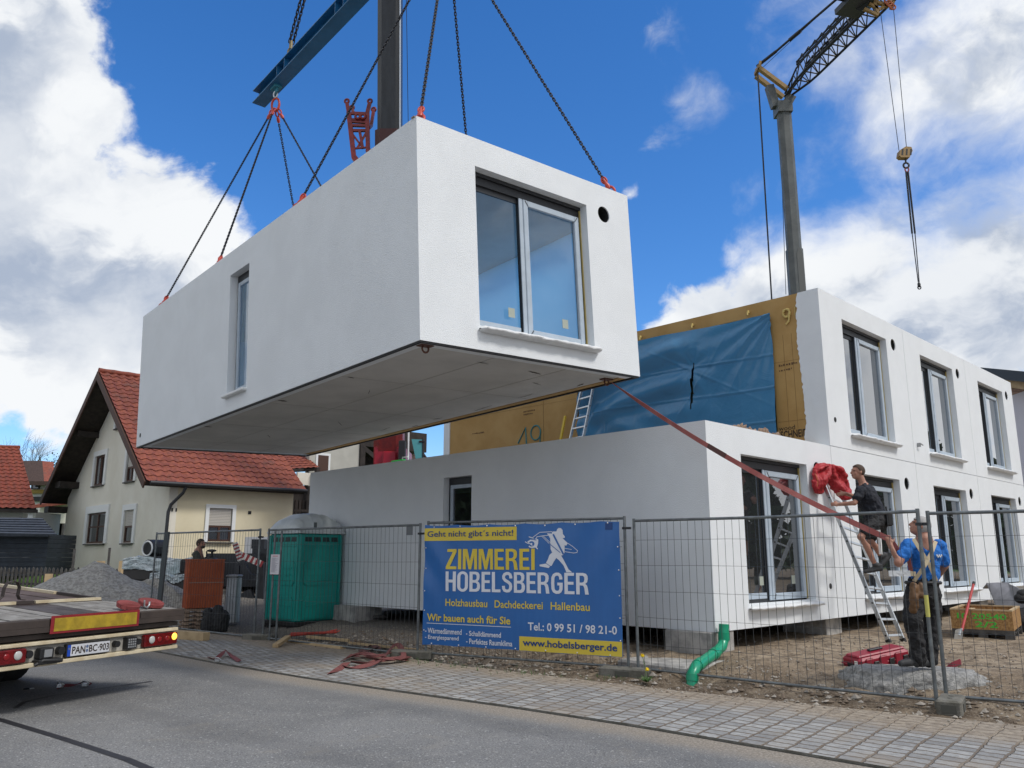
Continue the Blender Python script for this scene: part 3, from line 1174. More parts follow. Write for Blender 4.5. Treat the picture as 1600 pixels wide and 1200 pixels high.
# illegible faded stamps
for y_, z_, w_ in ((.93, 1.66, .40), (.93, 1.56, .26), (8.1, 1.62, .42), (8.1, 1.54, .30), (10.1, 1.25, .5)):
    q_ = 0.0
    while q_ < w_:
        l_ = r.uniform(.012, .04)
        m3.box(.0245, .026, y_ - q_ - l_, y_ - q_, z_ + r.uniform(0, .02), z_ + r.uniform(.03, .05), 1)
        q_ += l_ + r.uniform(.01, .025)
m3.build("print", [inkblack, inkbrown], U1)
sp_ = MB()
sp_.tube([(.022, 8.30, .84), (.022, 8.02, 1.22), (.022, 7.99, .70)], .020, 6)
sp_.tube([(.022, 7.66 + .17 * cos(a), 1.05 + .17 * sin(a) * 1.1) for a in [2 * pi * k / 20 for k in range(21)]], .018, 6)
sp_.tube([(.022, 7.50, 1.05), (.022, 7.52, .7), (.022, 7.64, .5)], .018, 6)
sp_.build("sprayed_number", tealspray, U1)
fm = MB()
fm.tube([(.0, .68 + .07 * cos(a), 2.72 + .08 * sin(a)) for a in [2 * pi * k / 14 for k in range(15)]], [.016 + .008 * (k % 3) for k in range(15)], 7)
fm.tube([(.0, .62, 2.66), (.0, .64, 2.55), (.0, .70, 2.49)], [.022, .018, .02], 7)
fm.tube([(.02, .50, 2.82), (.02, .51, 2.62)], .008, 5)
fm.build("foam_blob", foam, U1)
# butt joints of the boards and scuffs
jt = MB()
for y in (7.39,):
    jt.box(.0255, .031, y - .006, y + .006, .02, 3.05)
for z in (.55, 1.75):
    jt.box(.026, .031, .46, 1.03, z, z + .005)
    jt.box(.026, .031, 6.3, 10.9, z, z + .005)
for y in (.62, .80):
    jt.box(.026, .031, y, y + .005, .4, 2.3)
jt.build("board_joint", mat("board_joint_brown", (.24, .14, .05), .9), U1)
lg = MB()
for y in (1.5, 2.85, 4.25):
    lg.bar((.02, y, 2.92), (-.05, y, 2.92), .03, .05)
    lg.tube([(-.05, y, 2.90), (-.06, y, 2.84)], .018, 6)
lg.build("lifting_lug", foam, U1)
# the blue sheeting hung over the opening
tp = thing("tarpaulin", "blue plastic sheet hung over the opening in the tan side wall, slit down the middle", "tarpaulin", tuple(bw(4.25, 3.6, BASE + 3.1)), RZB)


def tarp_pt(y, z):
    """depth of the sheet's folds at (y along the wall, z up)"""
    # swags fan out from the top corner nearest the street and from the slit
    a1 = atan2(2.83 - z, (y - 1.1) + .25)
    f1 = .028 * sin(a1 * 22) * math.exp(-math.hypot(y - 1.1, 2.83 - z) * .55)
    a2 = atan2(z - 1.95, (y - 2.85) + 1e-3)
    dd = math.hypot(y - 2.85, z - 1.95)
    f2 = .014 * sin(a2 * 9) * math.exp(-dd * 1.1) * min(1, dd * 3)
    sw = .075 * sin((z + .13 * (y - 3.0) ** 2 * .55) * 8.5) * sst(2.3, 3.3, y) * sst(.7, 1.5, z)
    dg = .035 * sin((z * .8 + y * 1.5) * 7.5) * sst(5.2, 6.0, y) + .035 * sin((z - y * .75) * 6.5) * sst(1.4, .7, z) * sst(3.0, 3.6, y)
    cr = 0
    for zc in (.6, 1.28, 1.95):
        cr += .022 * math.exp(-((z - zc + .03 * sin(y)) / .014) ** 2)
    for yc in (1.75, 2.45, 3.6, 4.4, 5.3):
        cr += .010 * math.exp(-((y - yc + .02 * sin(z * 3)) / .013) ** 2)
    for k_, (ya, za, sl_2) in enumerate(((1.1, 2.8, 1.15), (1.1, 2.8, 1.7), (1.1, 2.75, .75), (2.85, 1.4, 1.3), (2.9, 1.9, -.55))):
        dl_ = (z - za) + sl_2 * (y - ya)
        cr += .020 * math.exp(-(dl_ / .03) ** 2) * math.exp(-abs(y - ya) * .9)
    return -.03 - .05 * mnoise.noise((y * .9, z * .9, 2)) - .012 * mnoise.noise((y * 3, z * 3, 7)) - f1 - f2 - sw - dg - cr - .09 * sin(pi * max(0, min(1, (y - 1.05) / 5.2)))


def tarp_fn(u, v):
    y = lerp(1.02, 6.2, u)
    z = lerp(.08, 2.78 - .03 * sin(u * 9), v)
    y += (-.02 + .75 * max(0, u - .5) * 0) * v
    return (tarp_pt(y, z) - .02, y - 3.6, z)


t = MB()
NU, NV = 190, 110
t.grid(tarp_fn, NU, NV)
# the slit: drop the faces inside a thin lens
keep = []
for k, f in enumerate(t.f):
    c = [sum(t.v[i][q] for i in f) / 4 for q in range(3)]
    y, z = c[1] + 3.6, c[2]
    hw = .032 * sqrt(max(0, 1 - ((z - 1.55) / .52) ** 2))
    keep.append(abs(y - 2.86 + .10 * (z - 1.55)) > hw or z < 1.04 or z > 2.06)
t.f = [f for f, k in zip(t.f, keep) if k]
t.m = t.m[:len(t.f)]
t.sm = t.sm[:len(t.f)]
t.build("sheet", tarpblue, tp)
# piers, blinding slab, pipe
slab = MB()
slab.cbox(-1.1, 1.9, -.25, .95, -.30, -.02, .03)
so = slab.build("concrete_slab", concrete)
so.location = bw(0, 0, .185)
so.rotation_euler = (0, 0, RZB)
tag(so, "rough concrete slab on the ground under the building's open corner", "slab")
PIER = []


def pier(x, y, w, d, label):
    p = MB()
    p.cbox(-w / 2, w / 2, -d / 2, d / 2, -.25, BASE - .252, .012)
    if not PIER:
        o = p.build("concrete_pier", concrete)
        PIER.append(o)
    else:
        o = p.build("concrete_pier", concrete)
    o.location = bw(x, y, .25)
    o.rotation_euler = (0, 0, RZB)
    tag(o, label, "pier", "concrete piers carrying the modules")


pier(.22, .42, .62, .8, "concrete pier under the open corner of the building, behind the green pipe")
pier(4.25, .62, .62, .85, "concrete pier under the joint beside the foot of the aluminium ladder")
pier(8.5, .6, .62, .85, "concrete pier in shade behind the legs of the man in blue")
pier(12.75, .6, .62, .85, "concrete pier in shade behind the wooden crate")
pier(.1, 9.2, .7, .9, "concrete pier at the far end of the long wall, near the toilet cabin")
pier(.1, 5.0, .62, .9, "concrete pier behind the blue banner, under the middle of the long wall")
# rubble of torn insulation along the edge of the corner module's roof
rb = MB()
r = random.Random(9)
for k in range(70):
    x, y = r.uniform(1.0, 2.5), r.uniform(.05, .30)
    s = r.uniform(.02, .065)
    rot = Euler((r.uniform(0, 6), r.uniform(0, 6), r.uniform(0, 6))).to_matrix()
    rb.ell((x, y, s * .4), (s * 1.4, s, s * .45), 6, 4, rot)
ro = rb.build("rubble", rubblemat)
ro.location = bw(0, 0, BASE + MH_)
ro.rotation_euler = (0, 0, RZB)
tag(ro, "torn brown insulation scraps lying along the roof edge below the blue sheet", "rubble", kind='stuff')
# bracket and little things on the facade
h = MB()
h.bar((0, 0, 0), (0, -.07, 0), .03, .09)
h.tube([(.0, -.07, .03), (.05, -.09, .0), (.11, -.08, .0)], .013, 6)
ho = h.build("pipe_stub", greymetal)
ho.location = bw(8.72, -.005, BASE + 3.1 + .42)
ho.rotation_euler = (0, 0, RZB)
tag(ho, "small grey bracket on the white front between two upper modules", "bracket")
pl = MB()
for k, (x, z) in enumerate(((3.80, .55), (4.55, 3.1 + .52))):
    pl.tube([(x, -.006, z), (x, .02, z)], .05, 12)
po = pl.build("socket_hole", dark_in, corner)


# ------------------------------------------------------------------ the module in the air
SO = V3((-1.1573, 9.9447, 4.2574))
SR = Matrix(((0.75508773, -0.65448387, -0.03864448), (0.65482608, 0.75576451, -0.00477547), (0.03233159, -0.02169951, 0.99924161)))


def sw_(x, y, z):
    return SO + SR @ V3((x, y, z))


sm = housing_module("white housing module hanging from chains in mid-air, blue film seen through its tall window", tuple(SO), rot=SR.to_euler(), film=True, hint=21, name="suspended_module")
u_ = MB()
u_.box(.06, MW_ - .06, .06, ML_ - .06, .012, .029, 0)
u_.build("underside", under, sm)
b_ = MB()
b_.box(.012, MW_ - .012, .012, .06, -.022, -.001)
b_.box(.012, MW_ - .012, ML_ - .06, ML_ - .012, -.022, -.001)
b_.box(.012, .06, .06, ML_ - .06, -.022, -.001)
b_.box(MW_ - .06, MW_ - .012, .06, ML_ - .06, -.022, -.001)
b_.build("seal_strip", blackseal, sm)
b_ = MB()
r = random.Random(12)
for y in (2.4, 4.9, 7.4, 9.9):
    b_.box(.07, MW_ - .07, y, y + .008, .0085, .0115)
for x in (1.45, 2.85):
    b_.box(x, x + .006, .07, ML_ - .07, .0075, .0105)
b_.build("board_joint", mat("underside_joint_grey", (.42, .405, .38), .9), sm)  # thin grey strips along the seams of the underside boards
b_ = MB()
for x, y, l, w, a in ((3.75, 2.2, .5, .03, 1.5), (3.85, 3.5, .7, .035, 1.45), (3.8, 4.9, .3, .04, 1.7), (3.6, 6.5, .6, .025, 1.4), (2.6, .7, .35, .05, .2), (3.2, 1.3, .3, .03, .3), (1.5, .6, .25, .03, .1),
                      (.35, 4.6, .2, .10, .2), (.3, 7.8, .2, .10, .1), (.4, 2.4, .15, .05, .3), (1.9, 8.5, .5, .02, 1.0), (2.4, 6.3, .6, .015, .9), (1.2, 3.2, .4, .015, 1.1), (3.9, 1.0, .25, .06, 1.3), (3.95, 5.9, .25, .05, 1.5)):
    d = V3((cos(a), sin(a), 0)) * l / 2
    n = V3((-sin(a), cos(a), 0)) * w / 2
    c = V3((x, y, .004))
    pts, m_ = [], 9
    for k in range(m_):
        t_ = -1 + 2 * k / (m_ - 1)
        pts.append(c + d * t_ + n * (1 - t_ * t_) * r.uniform(.4, 1.1))
    for k in range(m_ - 1, -1, -1):
        t_ = -1 + 2 * k / (m_ - 1)
        pts.append(c + d * t_ - n * (1 - t_ * t_) * r.uniform(.4, 1.1))
    b_.add(pts, [tuple(range(len(pts) - 1, -1, -1))])
b_.build("tear", mat("torn_board", (.10, .085, .07), .95), sm)
for x, y in ((.22, .2), (MW_ - .3, .45)):
    b_ = MB()
    b_.box(x - .1, x + .1, y - .06, y + .06, -.012, .010)
    b_.tube([(x + .05 * cos(a), y, -.045 + .05 * sin(a)) for a in [2 * pi * k / 12 for k in range(12)]], .014, 6, closed=True)
    b_.build("corner_bracket", MATS.get("rusty_bracket") or mat("rusty_bracket", (.12, .05, .03), .6), sm)
b_ = MB()
b_.tube([(-.004, 11.05, .24), (.02, 11.05, .24)], .05, 12)
b_.build("socket_hole", dark_in, sm)
# frayed membrane along the top edge
b_ = MB()
for k in range(80):
    t_ = k / 79
    x = t_ * MW_
    h0 = .012 + .018 * abs(mnoise.noise((x * 5, 3, 0)))
    b_.box(x - .02, x + .035, .03, .10, MH_ - .001, MH_ + h0)
for k in range(110):
    y = .15 + (ML_ - .3) * k / 109
    h0 = .006 + .010 * abs(mnoise.noise((y * 4, 8, 0)))
    b_.box(.03, .10, y - .04, y + .07, MH_ - .001, MH_ + h0)
b_.build("edge_membrane", mat("frayed_edge", (.42, .31, .23), .9, var=.5, vs=5), sm)

# ------------------------------------------------------------------ chains
LV, LF = None, None


def link_mesh():
    """one oval chain link along +Z, unit pitch"""
    vs, fs = [], []
    n, q = 10, 5
    for i in range(n):
        a = 2 * pi * i / n
        c = V3((.36 * cos(a), 0, .30 * sin(a) + (.42 if sin(a) > 0.01 else -.42 if sin(a) < -.01 else 0)))
        t = V3((-.36 * sin(a), 0, .7 * cos(a))).normalized()
        o = V3((t.z, 0, -t.x))
        for j in range(q):
            w = 2 * pi * j / q
            vs.append(c + (o * cos(w) + V3((0, 1, 0)) * sin(w)) * .185)
    for i in range(n):
        for j in range(q):
            fs.append((i * q + j, ((i + 1) % n) * q + j, ((i + 1) % n) * q + (j + 1) % q, i * q + (j + 1) % q))
    return vs, fs


LV, LF = link_mesh()


def chain(mb, a, b, pitch=.052, sag=0.0, mi=0, fat=1.0):
    a, b = V3(a), V3(b)
    L = (b - a).length
    n = max(2, round(L / pitch))
    pts = [a.lerp(b, i / n) + V3((0, 0, -sag * 4 * (i / n) * (1 - i / n))) for i in range(n + 1)]
    for i in range(n):
        p, q = pts[i], pts[i + 1]
        d = (q - p).normalized()
        x = d.cross(V3((.3, .2, 1))).normalized()
        y = d.cross(x)
        w = pi / 4 + (pi / 2 if i % 2 else 0)
        X, Y = x * cos(w) + y * sin(w), y * cos(w) - x * sin(w)
        c = (p + q) / 2
        s = (q - p).length
        mb.add([c + (X * v.x * fat + Y * v.y * fat + d * v.z) * s for v in LV], LF, mi, True)


def ring(mb, c, d, r, w, t, mi=0):
    """oval ring of height along d"""
    d = V3(d).normalized()
    x = d.cross(V3((.2, 1, .1))).normalized()
    mb.tube([V3(c) + x * r * cos(a) + d * w * sin(a) for a in [2 * pi * k / 14 for k in range(14)]], t, 6, mi, closed=True)


def hook(mb, p, d, s=1.0, mi=0):
    """shortening hook + shackle at p (on the module), chain leaving along d"""
    p, d = V3(p), V3(d).normalized()
    ring(mb, p + d * .05 * s, d, .065 * s, .085 * s, .022 * s, mi)
    mb.tube([p + d * .10 * s, p + d * .16 * s, p + d * .21 * s, p + d * .30 * s], [.035 * s, .045 * s, .03 * s, .022 * s], 7, mi)
    ring(mb, p + d * .27 * s, d, .04 * s, .06 * s, .016 * s, mi)
    mb.box(p.x - .03, p.x + .03, p.y - .03, p.y + .03, p.z - .07, p.z + .01, mi)


RF, RN = sw_(2.14, 9.05, 8.27), sw_(2.14, 1.98, 8.45)
legs_f = [sw_(.16, 10.6, MH_ + .05), sw_(.16, 7.25, MH_ + .05), sw_(4.08, 10.6, MH_ + .05), sw_(4.08, 7.25, MH_ + .05)]
legs_n = [sw_(.16, 3.83, MH_ + .05), sw_(.16, .16, MH_ + .05), sw_(4.08, 3.83, MH_ + .05), sw_(4.05, .16, MH_ + .05)]


def sling(label, top, legs):
    root = thing("chain_sling", label, "chain sling", tuple(top), group="four-legged chain slings")
    m = MB()
    ring(m, top, (0, 0, 1), .10, .17, .03)
    for l in legs:
        d = (l - top).normalized()
        ring(m, top + d * .22, d, .04, .07, .02)
        m.tube([top + d * .28, top + d * .36, top + d * .43], [.03, .045, .03], 7)
    m.build("master_ring", orangered, root, world=True)
    for l in legs:
        d = (top - l).normalized()
        c = MB()
        chain(c, top - d * .42, l + d * .3)
        ch = c.build("chain", chain_st, root, world=True)
        h_ = MB()
        hook(h_, l, d)
        h_.build("hook", orangered, ch, world=False).matrix_parent_inverse = mw(root).inverted()
    return root


sling("four-legged chain sling from the low end of the blue beam to the module's far half", RF, legs_f)
sling("four-legged chain sling holding the module's street end, one leg to the corner above the window", RN, legs_n)

# blue spreader beam along the module's length
B0, B1 = sw_(2.14, 10.05, 8.72), sw_(2.14, 1.0, 8.92)
bt = thing("spreader_beam", "long blue steel lifting beam hanging above the suspended module", "lifting beam", tuple((B0 + B1) / 2))
bd = (B1 - B0).normalized()
bx = bd.cross(V3((0, 0, 1))).normalized()
bz = bx.cross(bd)


def bp(s, x, z):
    return B0 + bd * s + bx * x + bz * z


BL = (B1 - B0).length
m = MB()
fw, hh, ft = .34, .36, .022
m.obox(bp(0, -fw / 2, 0), bd * BL, bx * fw, bz * ft)
m.obox(bp(0, -fw / 2, hh - ft), bd * BL, bx * fw, bz * ft)
m.obox(bp(0, -.009, ft), bd * BL, bx * .018, bz * (hh - 2 * ft))
for s in (1.35, 1.75, 4.2, 4.55, 6.0, 7.6):
    for sx in (-1, 1):
        m.obox(bp(s, .009 if sx > 0 else -fw / 2 + .01, ft), bd * .016, bx * (fw / 2 - .02), bz * (hh - 2 * ft))
m.build("beam", beamblue, bt, world=True)
m = MB()
for s in (1.0, 8.07):
    m.obox(bp(s - .11, -.02, -.17), bd * .22, bx * .04, bz * .17)
    m.obox(bp(s - .14, -.09, -.06), bd * .28, bx * .18, bz * .06)
for s in (1.75, 7.3):
    m.obox(bp(s - .12, -.02, hh), bd * .24, bx * .04, bz * .18)
m.build("lug", mat("blue_lug_paint", (.04, .22, .30), .5), bt, world=True)
m = MB()
for s in (1.0, 8.07):
    ring(m, bp(s, 0, -.20), (0, 0, 1), .05, .085, .02)
m.build("shackle", alu, bt, world=True)
m = MB()
m.bar(bp(-.03, -.12, hh - .06), bp(.05, -.12, hh - .06), .05, .04)
m.build("end_stop", orangered, bt, world=True)
# the double chain that carries the beam, up to the hook of the crane
HK = at(560, -330, 15.6)
for s, lab in ((1.75, "black double chain rising from the low end of the blue beam"), (7.3, "black double chain rising from the upper end of the blue beam")):
    root = thing("suspension_chain", lab, "chain", tuple(bp(s, 0, hh + .2)), group="double chains carrying the beam")
    ends = [bp(s, 0, hh + .20), HK]
    m = MB()
    for q in (-.045, .045):
        chain(m, ends[0] + bx * q + V3((0, 0, .25)), ends[1] + bx * q, .085, 0, 0, .9)
    m.build("chain", chain_st, root, world=True)
    m = MB()
    ring(m, ends[0] + V3((0, 0, .0)), (0, 0, 1), .07, .11, .026)
    m.tube([ends[0] + V3((0, 0, .08)), ends[0] + V3((0, 0, .30))], .045, 7)
    m.build("shackle", mat("shackle_bronze", (.24, .19, .10), .5, .5) if "shackle_bronze" not in MATS else MATS["shackle_bronze"], root, world=True)

# ------------------------------------------------------------------ mobile crane behind
cb = V3((-4.55, 30.6, 3.2))
ctop = at(610, 0, 26.6)
cd = (ctop - cb).normalized()
mc = thing("mobile_crane", "big mobile crane with dark telescopic boom and red superstructure behind the modules", "crane", (cb.x, cb.y, .0))
m = MB()


def octa(mb, a, b, wa, wb, mi=0):
    a, b = V3(a), V3(b)
    d = (b - a).normalized()
    x = d.cross(V3((0, -1, 0.2))).normalized()
    y = d.cross(x)
    pr = [(-.5, -.30), (-.30, -.5), (.30, -.5), (.5, -.30), (.5, .25), (.22, .62), (-.22, .62), (-.5, .25)]
    vs = [p + x * (q[0] * w) + y * (q[1] * w) for p, w in ((a, wa), (b, wb)) for q in pr]
    fs = [(i, (i + 1) % 8, 8 + (i + 1) % 8, 8 + i) for i in range(8)] + [tuple(range(7, -1, -1)), tuple(range(8, 16))]
    n = (V3(vs[1]) - V3(vs[0])).cross(V3(vs[8]) - V3(vs[0]))
    if n.dot((V3(vs[0]) + V3(vs[1])) / 2 - a) < 0:
        fs = [f[::-1] for f in fs]
    mb.add(vs, fs, mi)


e1 = cb + cd * ((at(611, 224, 28.6) - cb).dot(cd))
octa(m, e1, ctop + cd * 12, .86, .84)
m.build("boom", boomgrey, mc, world=True)
m = MB()
octa(m, cb, e1 - cd * .5, 1.08, .98)
m.build("boom_base", redpaint, mc, world=True)
m = MB()
octa(m, e1 - cd * .5, e1 + cd * .12, 1.02, 1.02)
m.build("boom_collar", mat("dark_red_collar", (.05, .010, .009), .5), mc, world=True)
m = MB()
a, b = at(635, 0, 26.3), at(638, 200, 28)
m.tube([b - (a - b) * .3, a + (a - b) * .4], .012, 5)
m.build("hoist_rope", darksteel, mc, world=True)
m = MB()
octa(m, e1 + cd * .12 + V3((.40, -.3, 0)), ctop + cd * 12 + V3((.40, -.3, 0)), .055, .055)
m.build("boom_guide", alu, mc, world=True)
# red jib bracket standing beside the boom
jb = MB()
Yj = 27.6


def J(u, v, dy=0.0):
    return at(u, v, Yj + dy)


def jbar(a, b, w=.14, h=.14):
    jb.bar(J(*a), J(*b), w, h, 0, up=(0, 1, 0))


jbar((545, 176), (553, 246), .17, .12)
jbar((574, 176), (575, 235), .15, .12)
jbar((542, 160), (545, 178), .13, .10)
jbar((578, 160), (573, 180), .13, .10)
jbar((550, 169, .7), (553, 178, .5), .11, .1)
jbar((584, 172, .7), (580, 196, .5), .11, .1)
jbar((580, 196, .5), (576, 200), .12, .1)
jbar((544, 190), (575, 192), .07, .1)
jbar((546, 196), (575, 197), .09, .1)
jbar((547, 204), (575, 204), .09, .1)
jbar((551, 210), (566, 230), .07, .07)
jbar((572, 208), (558, 232), .07, .07)
jbar((562, 205), (567, 232), .10, .10)
jbar((555, 232), (578, 230), .06, .06)
for u in (559, 567):
    jb.tube([J(u, 182, -.08) + V3((.09 * cos(a_), 0, .09 * sin(a_))) for a_ in [2 * pi * k / 12 for k in range(12)]], .05, 6, closed=True)
jbar((549, 177), (572, 178), .10, .1)
jbar((549, 187), (572, 188), .08, .1)
for u, v, dy in ((542, 158, 0), (578, 158, 0), (550, 168, .7), (584, 171, .7)):
    c_ = J(u, v, dy)
    jb.tube([c_ + V3((.075 * cos(a_), 0, .075 * sin(a_))) for a_ in [2 * pi * k / 10 for k in range(10)]], .045, 5, closed=True)
jbar((553, 246), (590, 290), .2, .2)
jbar((575, 235), (596, 262), .2, .2)
jb.build("jib_bracket", redpaint, mc, world=True)
# superstructure, chassis, outriggers
m = MB()
p = at(590, 735, 30)
m.cbox(p.x - .1, p.x + 1.05, 29.6, 31.6, 1.9, 5.5, .05)
m.cbox(p.x + .25, p.x + .75, 29.45, 29.6, 2.0, 5.3, .04)
m.build("superstructure", mat("crane_red", (.30, .008, .02), .35), mc, world=True)
m = MB()
q0 = at(638, 720, 29.4)
m.tube([q0 + V3((0, 0, -2)), q0 + V3((-.02, 0, 1.4))], .035, 6)
m.build("rail_post", whitepaint, mc, world=True)
m = MB()
p = at(628, 712, 29.3)
m.cbox(p.x - .12, p.x + .12, 29.2, 29.5, p.z - .3, p.z + .55, .03)
m.build("mirror", black, mc, world=True)
m = MB()
ca, cz = at(372, 900, 23.5), at(470, 880, 27.5)
cdv = V3((cz.x - ca.x, cz.y - ca.y, 0)).normalized()
cxv = V3((cdv.y, -cdv.x, 0))
o_ = V3((ca.x, ca.y, 0))
m.obox(o_ + V3((0, 0, .75)) + cxv * -1.2, cdv * 9, cxv * 2.4, V3((0, 0, .65)), 0)
m.obox(o_ + V3((0, 0, 1.41)) + cxv * -1.15 + cdv * .2, cdv * .6, cxv * 1.5, V3((0, 0, .25)), 0)
m.obox(o_ + V3((0, 0, 1.42)) + cxv * -1.15 + cdv * 2.4, cdv * 1.6, cxv * 2.2, V3((0, 0, .75)), 2)
for k in range(5):
    m.obox(o_ + V3((0, 0, 1.5 + .13 * k)) + cxv * 1.055 + cdv * 2.5, cdv * 1.4, cxv * .03, V3((0, 0, .06)), 0)
m.obox(o_ + V3((0, 0, 1.42)) + cxv * -.2 + cdv * 1.1, cdv * .9, cxv * 1.2, V3((0, 0, .62)), 0)
for q_ in (.25, .8, 1.2, 2.0):
    m.tube([o_ + cdv * q_ + cxv * .9 + V3((0, 0, 1.4)), o_ + cdv * q_ + cxv * .9 + V3((0, 0, 2.25))], .03, 6, 0)
m.tube([o_ + cdv * .25 + cxv * .9 + V3((0, 0, 2.25)), o_ + cdv * 2.0 + cxv * .9 + V3((0, 0, 2.25))], .03, 6, 0)
for k in range(7):
    m.bar(o_ + cdv * (.6 + .2 * k) + cxv * 1.21 + V3((0, 0, .8)), o_ + cdv * (.8 + .2 * k) + cxv * 1.21 + V3((0, 0, 1.5)), .03, .04, 1)
m.build("chassis", [darksteel, greymetal, mat("pale_grey_box", (.55, .55, .56), .5)], mc, world=True)
for s in (.9, 2.4, 6.0, 7.5):
    m = MB()
    c_ = o_ + cdv * s + cxv * 1.2 + V3((0, 0, .72))
    m.tube([c_, c_ + cxv * -.4], .55, 20)
    m.build("wheel", rubber, mc, world=True)
m = MB()
a_ = at(366, 852, 22.6)
for k in range(11):
    p0, p1 = at(367, 848, 22.5).lerp(at(376, 876, 22.5), k / 11), at(367, 848, 22.5).lerp(at(376, 876, 22.5), (k + 1) / 11)
    m.bar(p0, p1, .14, .06, k % 2, up=(0, 1, 0))
for k in range(10):
    p0, p1 = at(374, 866, 22.5).lerp(at(410, 882, 22.7), k / 10), at(374, 866, 22.5).lerp(at(410, 882, 22.7), (k + 1) / 10)
    m.bar(p0, p1, .06, .17, k % 2, up=(0, 0, 1))
m.build("warning_board", [mat("dusty_white", (.42, .41, .40), .7), mat("warning_red", (.20, .02, .025), .6)], mc, world=True)
m = MB()
for u0, v0, u1, v1, w in ((378, 878, 392, 905, .14), (386, 874, 404, 884, .1), (408, 880, 408, 960, .16), (372, 880, 368, 925, .12), (395, 850, 415, 850, .25), (385, 900, 412, 905, .16), (383, 925, 398, 958, .30)):
    m.bar(at(u0, v0, 22.9), at(u1, v1, 22.9), w, w, 0, up=(0, 1, 0))
m.build("outrigger", darksteel, mc, world=True)

# ------------------------------------------------------------------ the tower crane
tcx = V3((11.70, 32.0, 0))
tc_ = thing("tower_crane", "grey self-erecting tower crane with lattice jib behind the building", "crane", tuple(tcx))
mt = V3((11.70, 32, 20.2))


def hexmast(mb, a, b, w, h, mi=0):
    c = w * .28
    pr = [(-w / 2 + c, -h / 2), (w / 2 - c, -h / 2), (w / 2, -h / 2 + c), (w / 2, h / 2 - c), (w / 2 - c, h / 2), (-w / 2 + c, h / 2), (-w / 2, h / 2 - c), (-w / 2, -h / 2 + c)]
    vs = [V3(p) + V3((x, y, 0)) for p in (a, b) for x, y in pr]
    mb.add(vs, [(i, (i + 1) % 8, 8 + (i + 1) % 8, 8 + i) for i in range(8)] + [tuple(range(7, -1, -1)), tuple(range(8, 16))], mi)


m = MB()
hexmast(m, (11.70, 32, .2), (11.70, 32, 14.0), .64, .64)
hexmast(m, (11.70, 32, 14.0), mt, .56, .56)
m.build("mast", cranegrey, tc_, world=True)
m = MB()
m.prism([(-.12, 0), (.12, 0), (.12, 2.0), (.06, 2.25), (-.06, 2.25), (-.12, 2.0)], [], (11.80, 31.668, 11.7), (1, 0, 0), (0, 0, 1), (0, .012, 0))
m.build("mast_panel", mat("mast_panel_paint", (.10, .105, .10), .5), tc_, world=True)
m = MB()
m.obox(V3((11.36, 31.66, 20.15)), (.62, 0, 0), (0, .7, 0), (0, 0, .5))
m.bar(mt + V3((-.35, 0, .3)), mt + V3((-.55, 0, 1.3)), .35, .3)
m.bar(mt + V3((.0, 0, .2)), mt + V3((.35, 0, .8)), .4, .4)
m.build("head", cranegrey, tc_, world=True)
piv = at(1184, 113, 32)
jr = mt + V3((.18, 0, .75))
m = MB()
for dx in (-.28, .28):
    m.bar(piv + V3((0, dx, 0)), mt + V3((.12, dx, 1.0 if dx < 0 else .95)), .20, .16)
    m.bar(piv + V3((0, dx, .02)), piv + V3((.05, dx, .35)), .1, .1)
m.bar(piv + V3((0, -.3, .1)), piv + V3((0, .3, .1)), .14, .14)
m.build("strut", yellowsteel, tc_, world=True)
JE = at(1372, 12, 26.5)
jd = (JE - jr).normalized()
jx = jd.cross(V3((0, 0, 1))).normalized()
jz = jx.cross(jd)
JL = (JE - jr).length + 14
m = MB()
wj, hj = .36, .62


def jp(s, x, z):
    t = min(1, .25 + s / 1.8)
    return jr + jd * s + jx * (x * wj * t) + jz * (z * hj * t + .05)


NB = 34
for k in range(NB):
    s0, s1 = JL * k / NB, JL * (k + 1) / NB
    for x in (-1, 1):
        m.tube([jp(s0, x, 0), jp(s1, x, 0)], .055, 6, cap=False)
        m.tube([jp(s0, x * .8, 1), jp(s1, x * .8, 1)], .04, 5, cap=False)
        mid = (s0 + s1) / 2
        m.tube([jp(s0, x, 0), jp(mid, x * .8, 1)], .026, 5, cap=False)
        m.tube([jp(mid, x * .8, 1), jp(s1, x, 0)], .026, 5, cap=False)
    m.tube([jp(s0, -1, 0), jp(s1, 1, 0)], .022, 4, cap=False)
    m.tube([jp(s0, -1, 0), jp(s0, 1, 0)], .03, 5, cap=False)
    m.tube([jp(s0, -.8, 1), jp(s1, .8, 1)], .018, 4, cap=False)
# folded second half of the jib lying on top
for x in (-1, 1):
    m.tube([jp(1.2, x * .7, 1.25), jp(JL * .55, x * .7, 1.35)], .05, 5)
    m.tube([jp(1.2, x * .7, 1.5), jp(JL * .55, x * .7, 1.58)], .04, 5)
for k in range(22):
    s0 = 1.2 + (JL * .55 - 1.2) * k / 22
    s1 = 1.2 + (JL * .55 - 1.2) * (k + 1) / 22
    for x in (-1, 1):
        m.tube([jp(s0, x * .7, 1.27), jp(s1, x * .7, 1.54)], .024, 4, cap=False)
        m.tube([jp(s0, x * .7, 1.52), jp(s0, x * .7, 1.27)], .024, 4, cap=False)
m.build("jib", darksteel, tc_, world=True)
m = MB()
c_ = at(1352, 24, 27)
m.obox(at(1336, 22, 26.9), jd * 1.2, jx * .9, jz * -.22)
m.build("trolley", mat("crane_trolley_grey", (.05, .055, .06), .5), tc_, world=True)
m = MB()
c_ = at(1342, 8, 26.2)
m.obox(at(1333, 6, 26.3), jd * 1.1, jx * .7, jz * .5, 0)
m.tube([at(1346, 4, 26.1), at(1354, 4, 26.3)], .28, 10, 0)
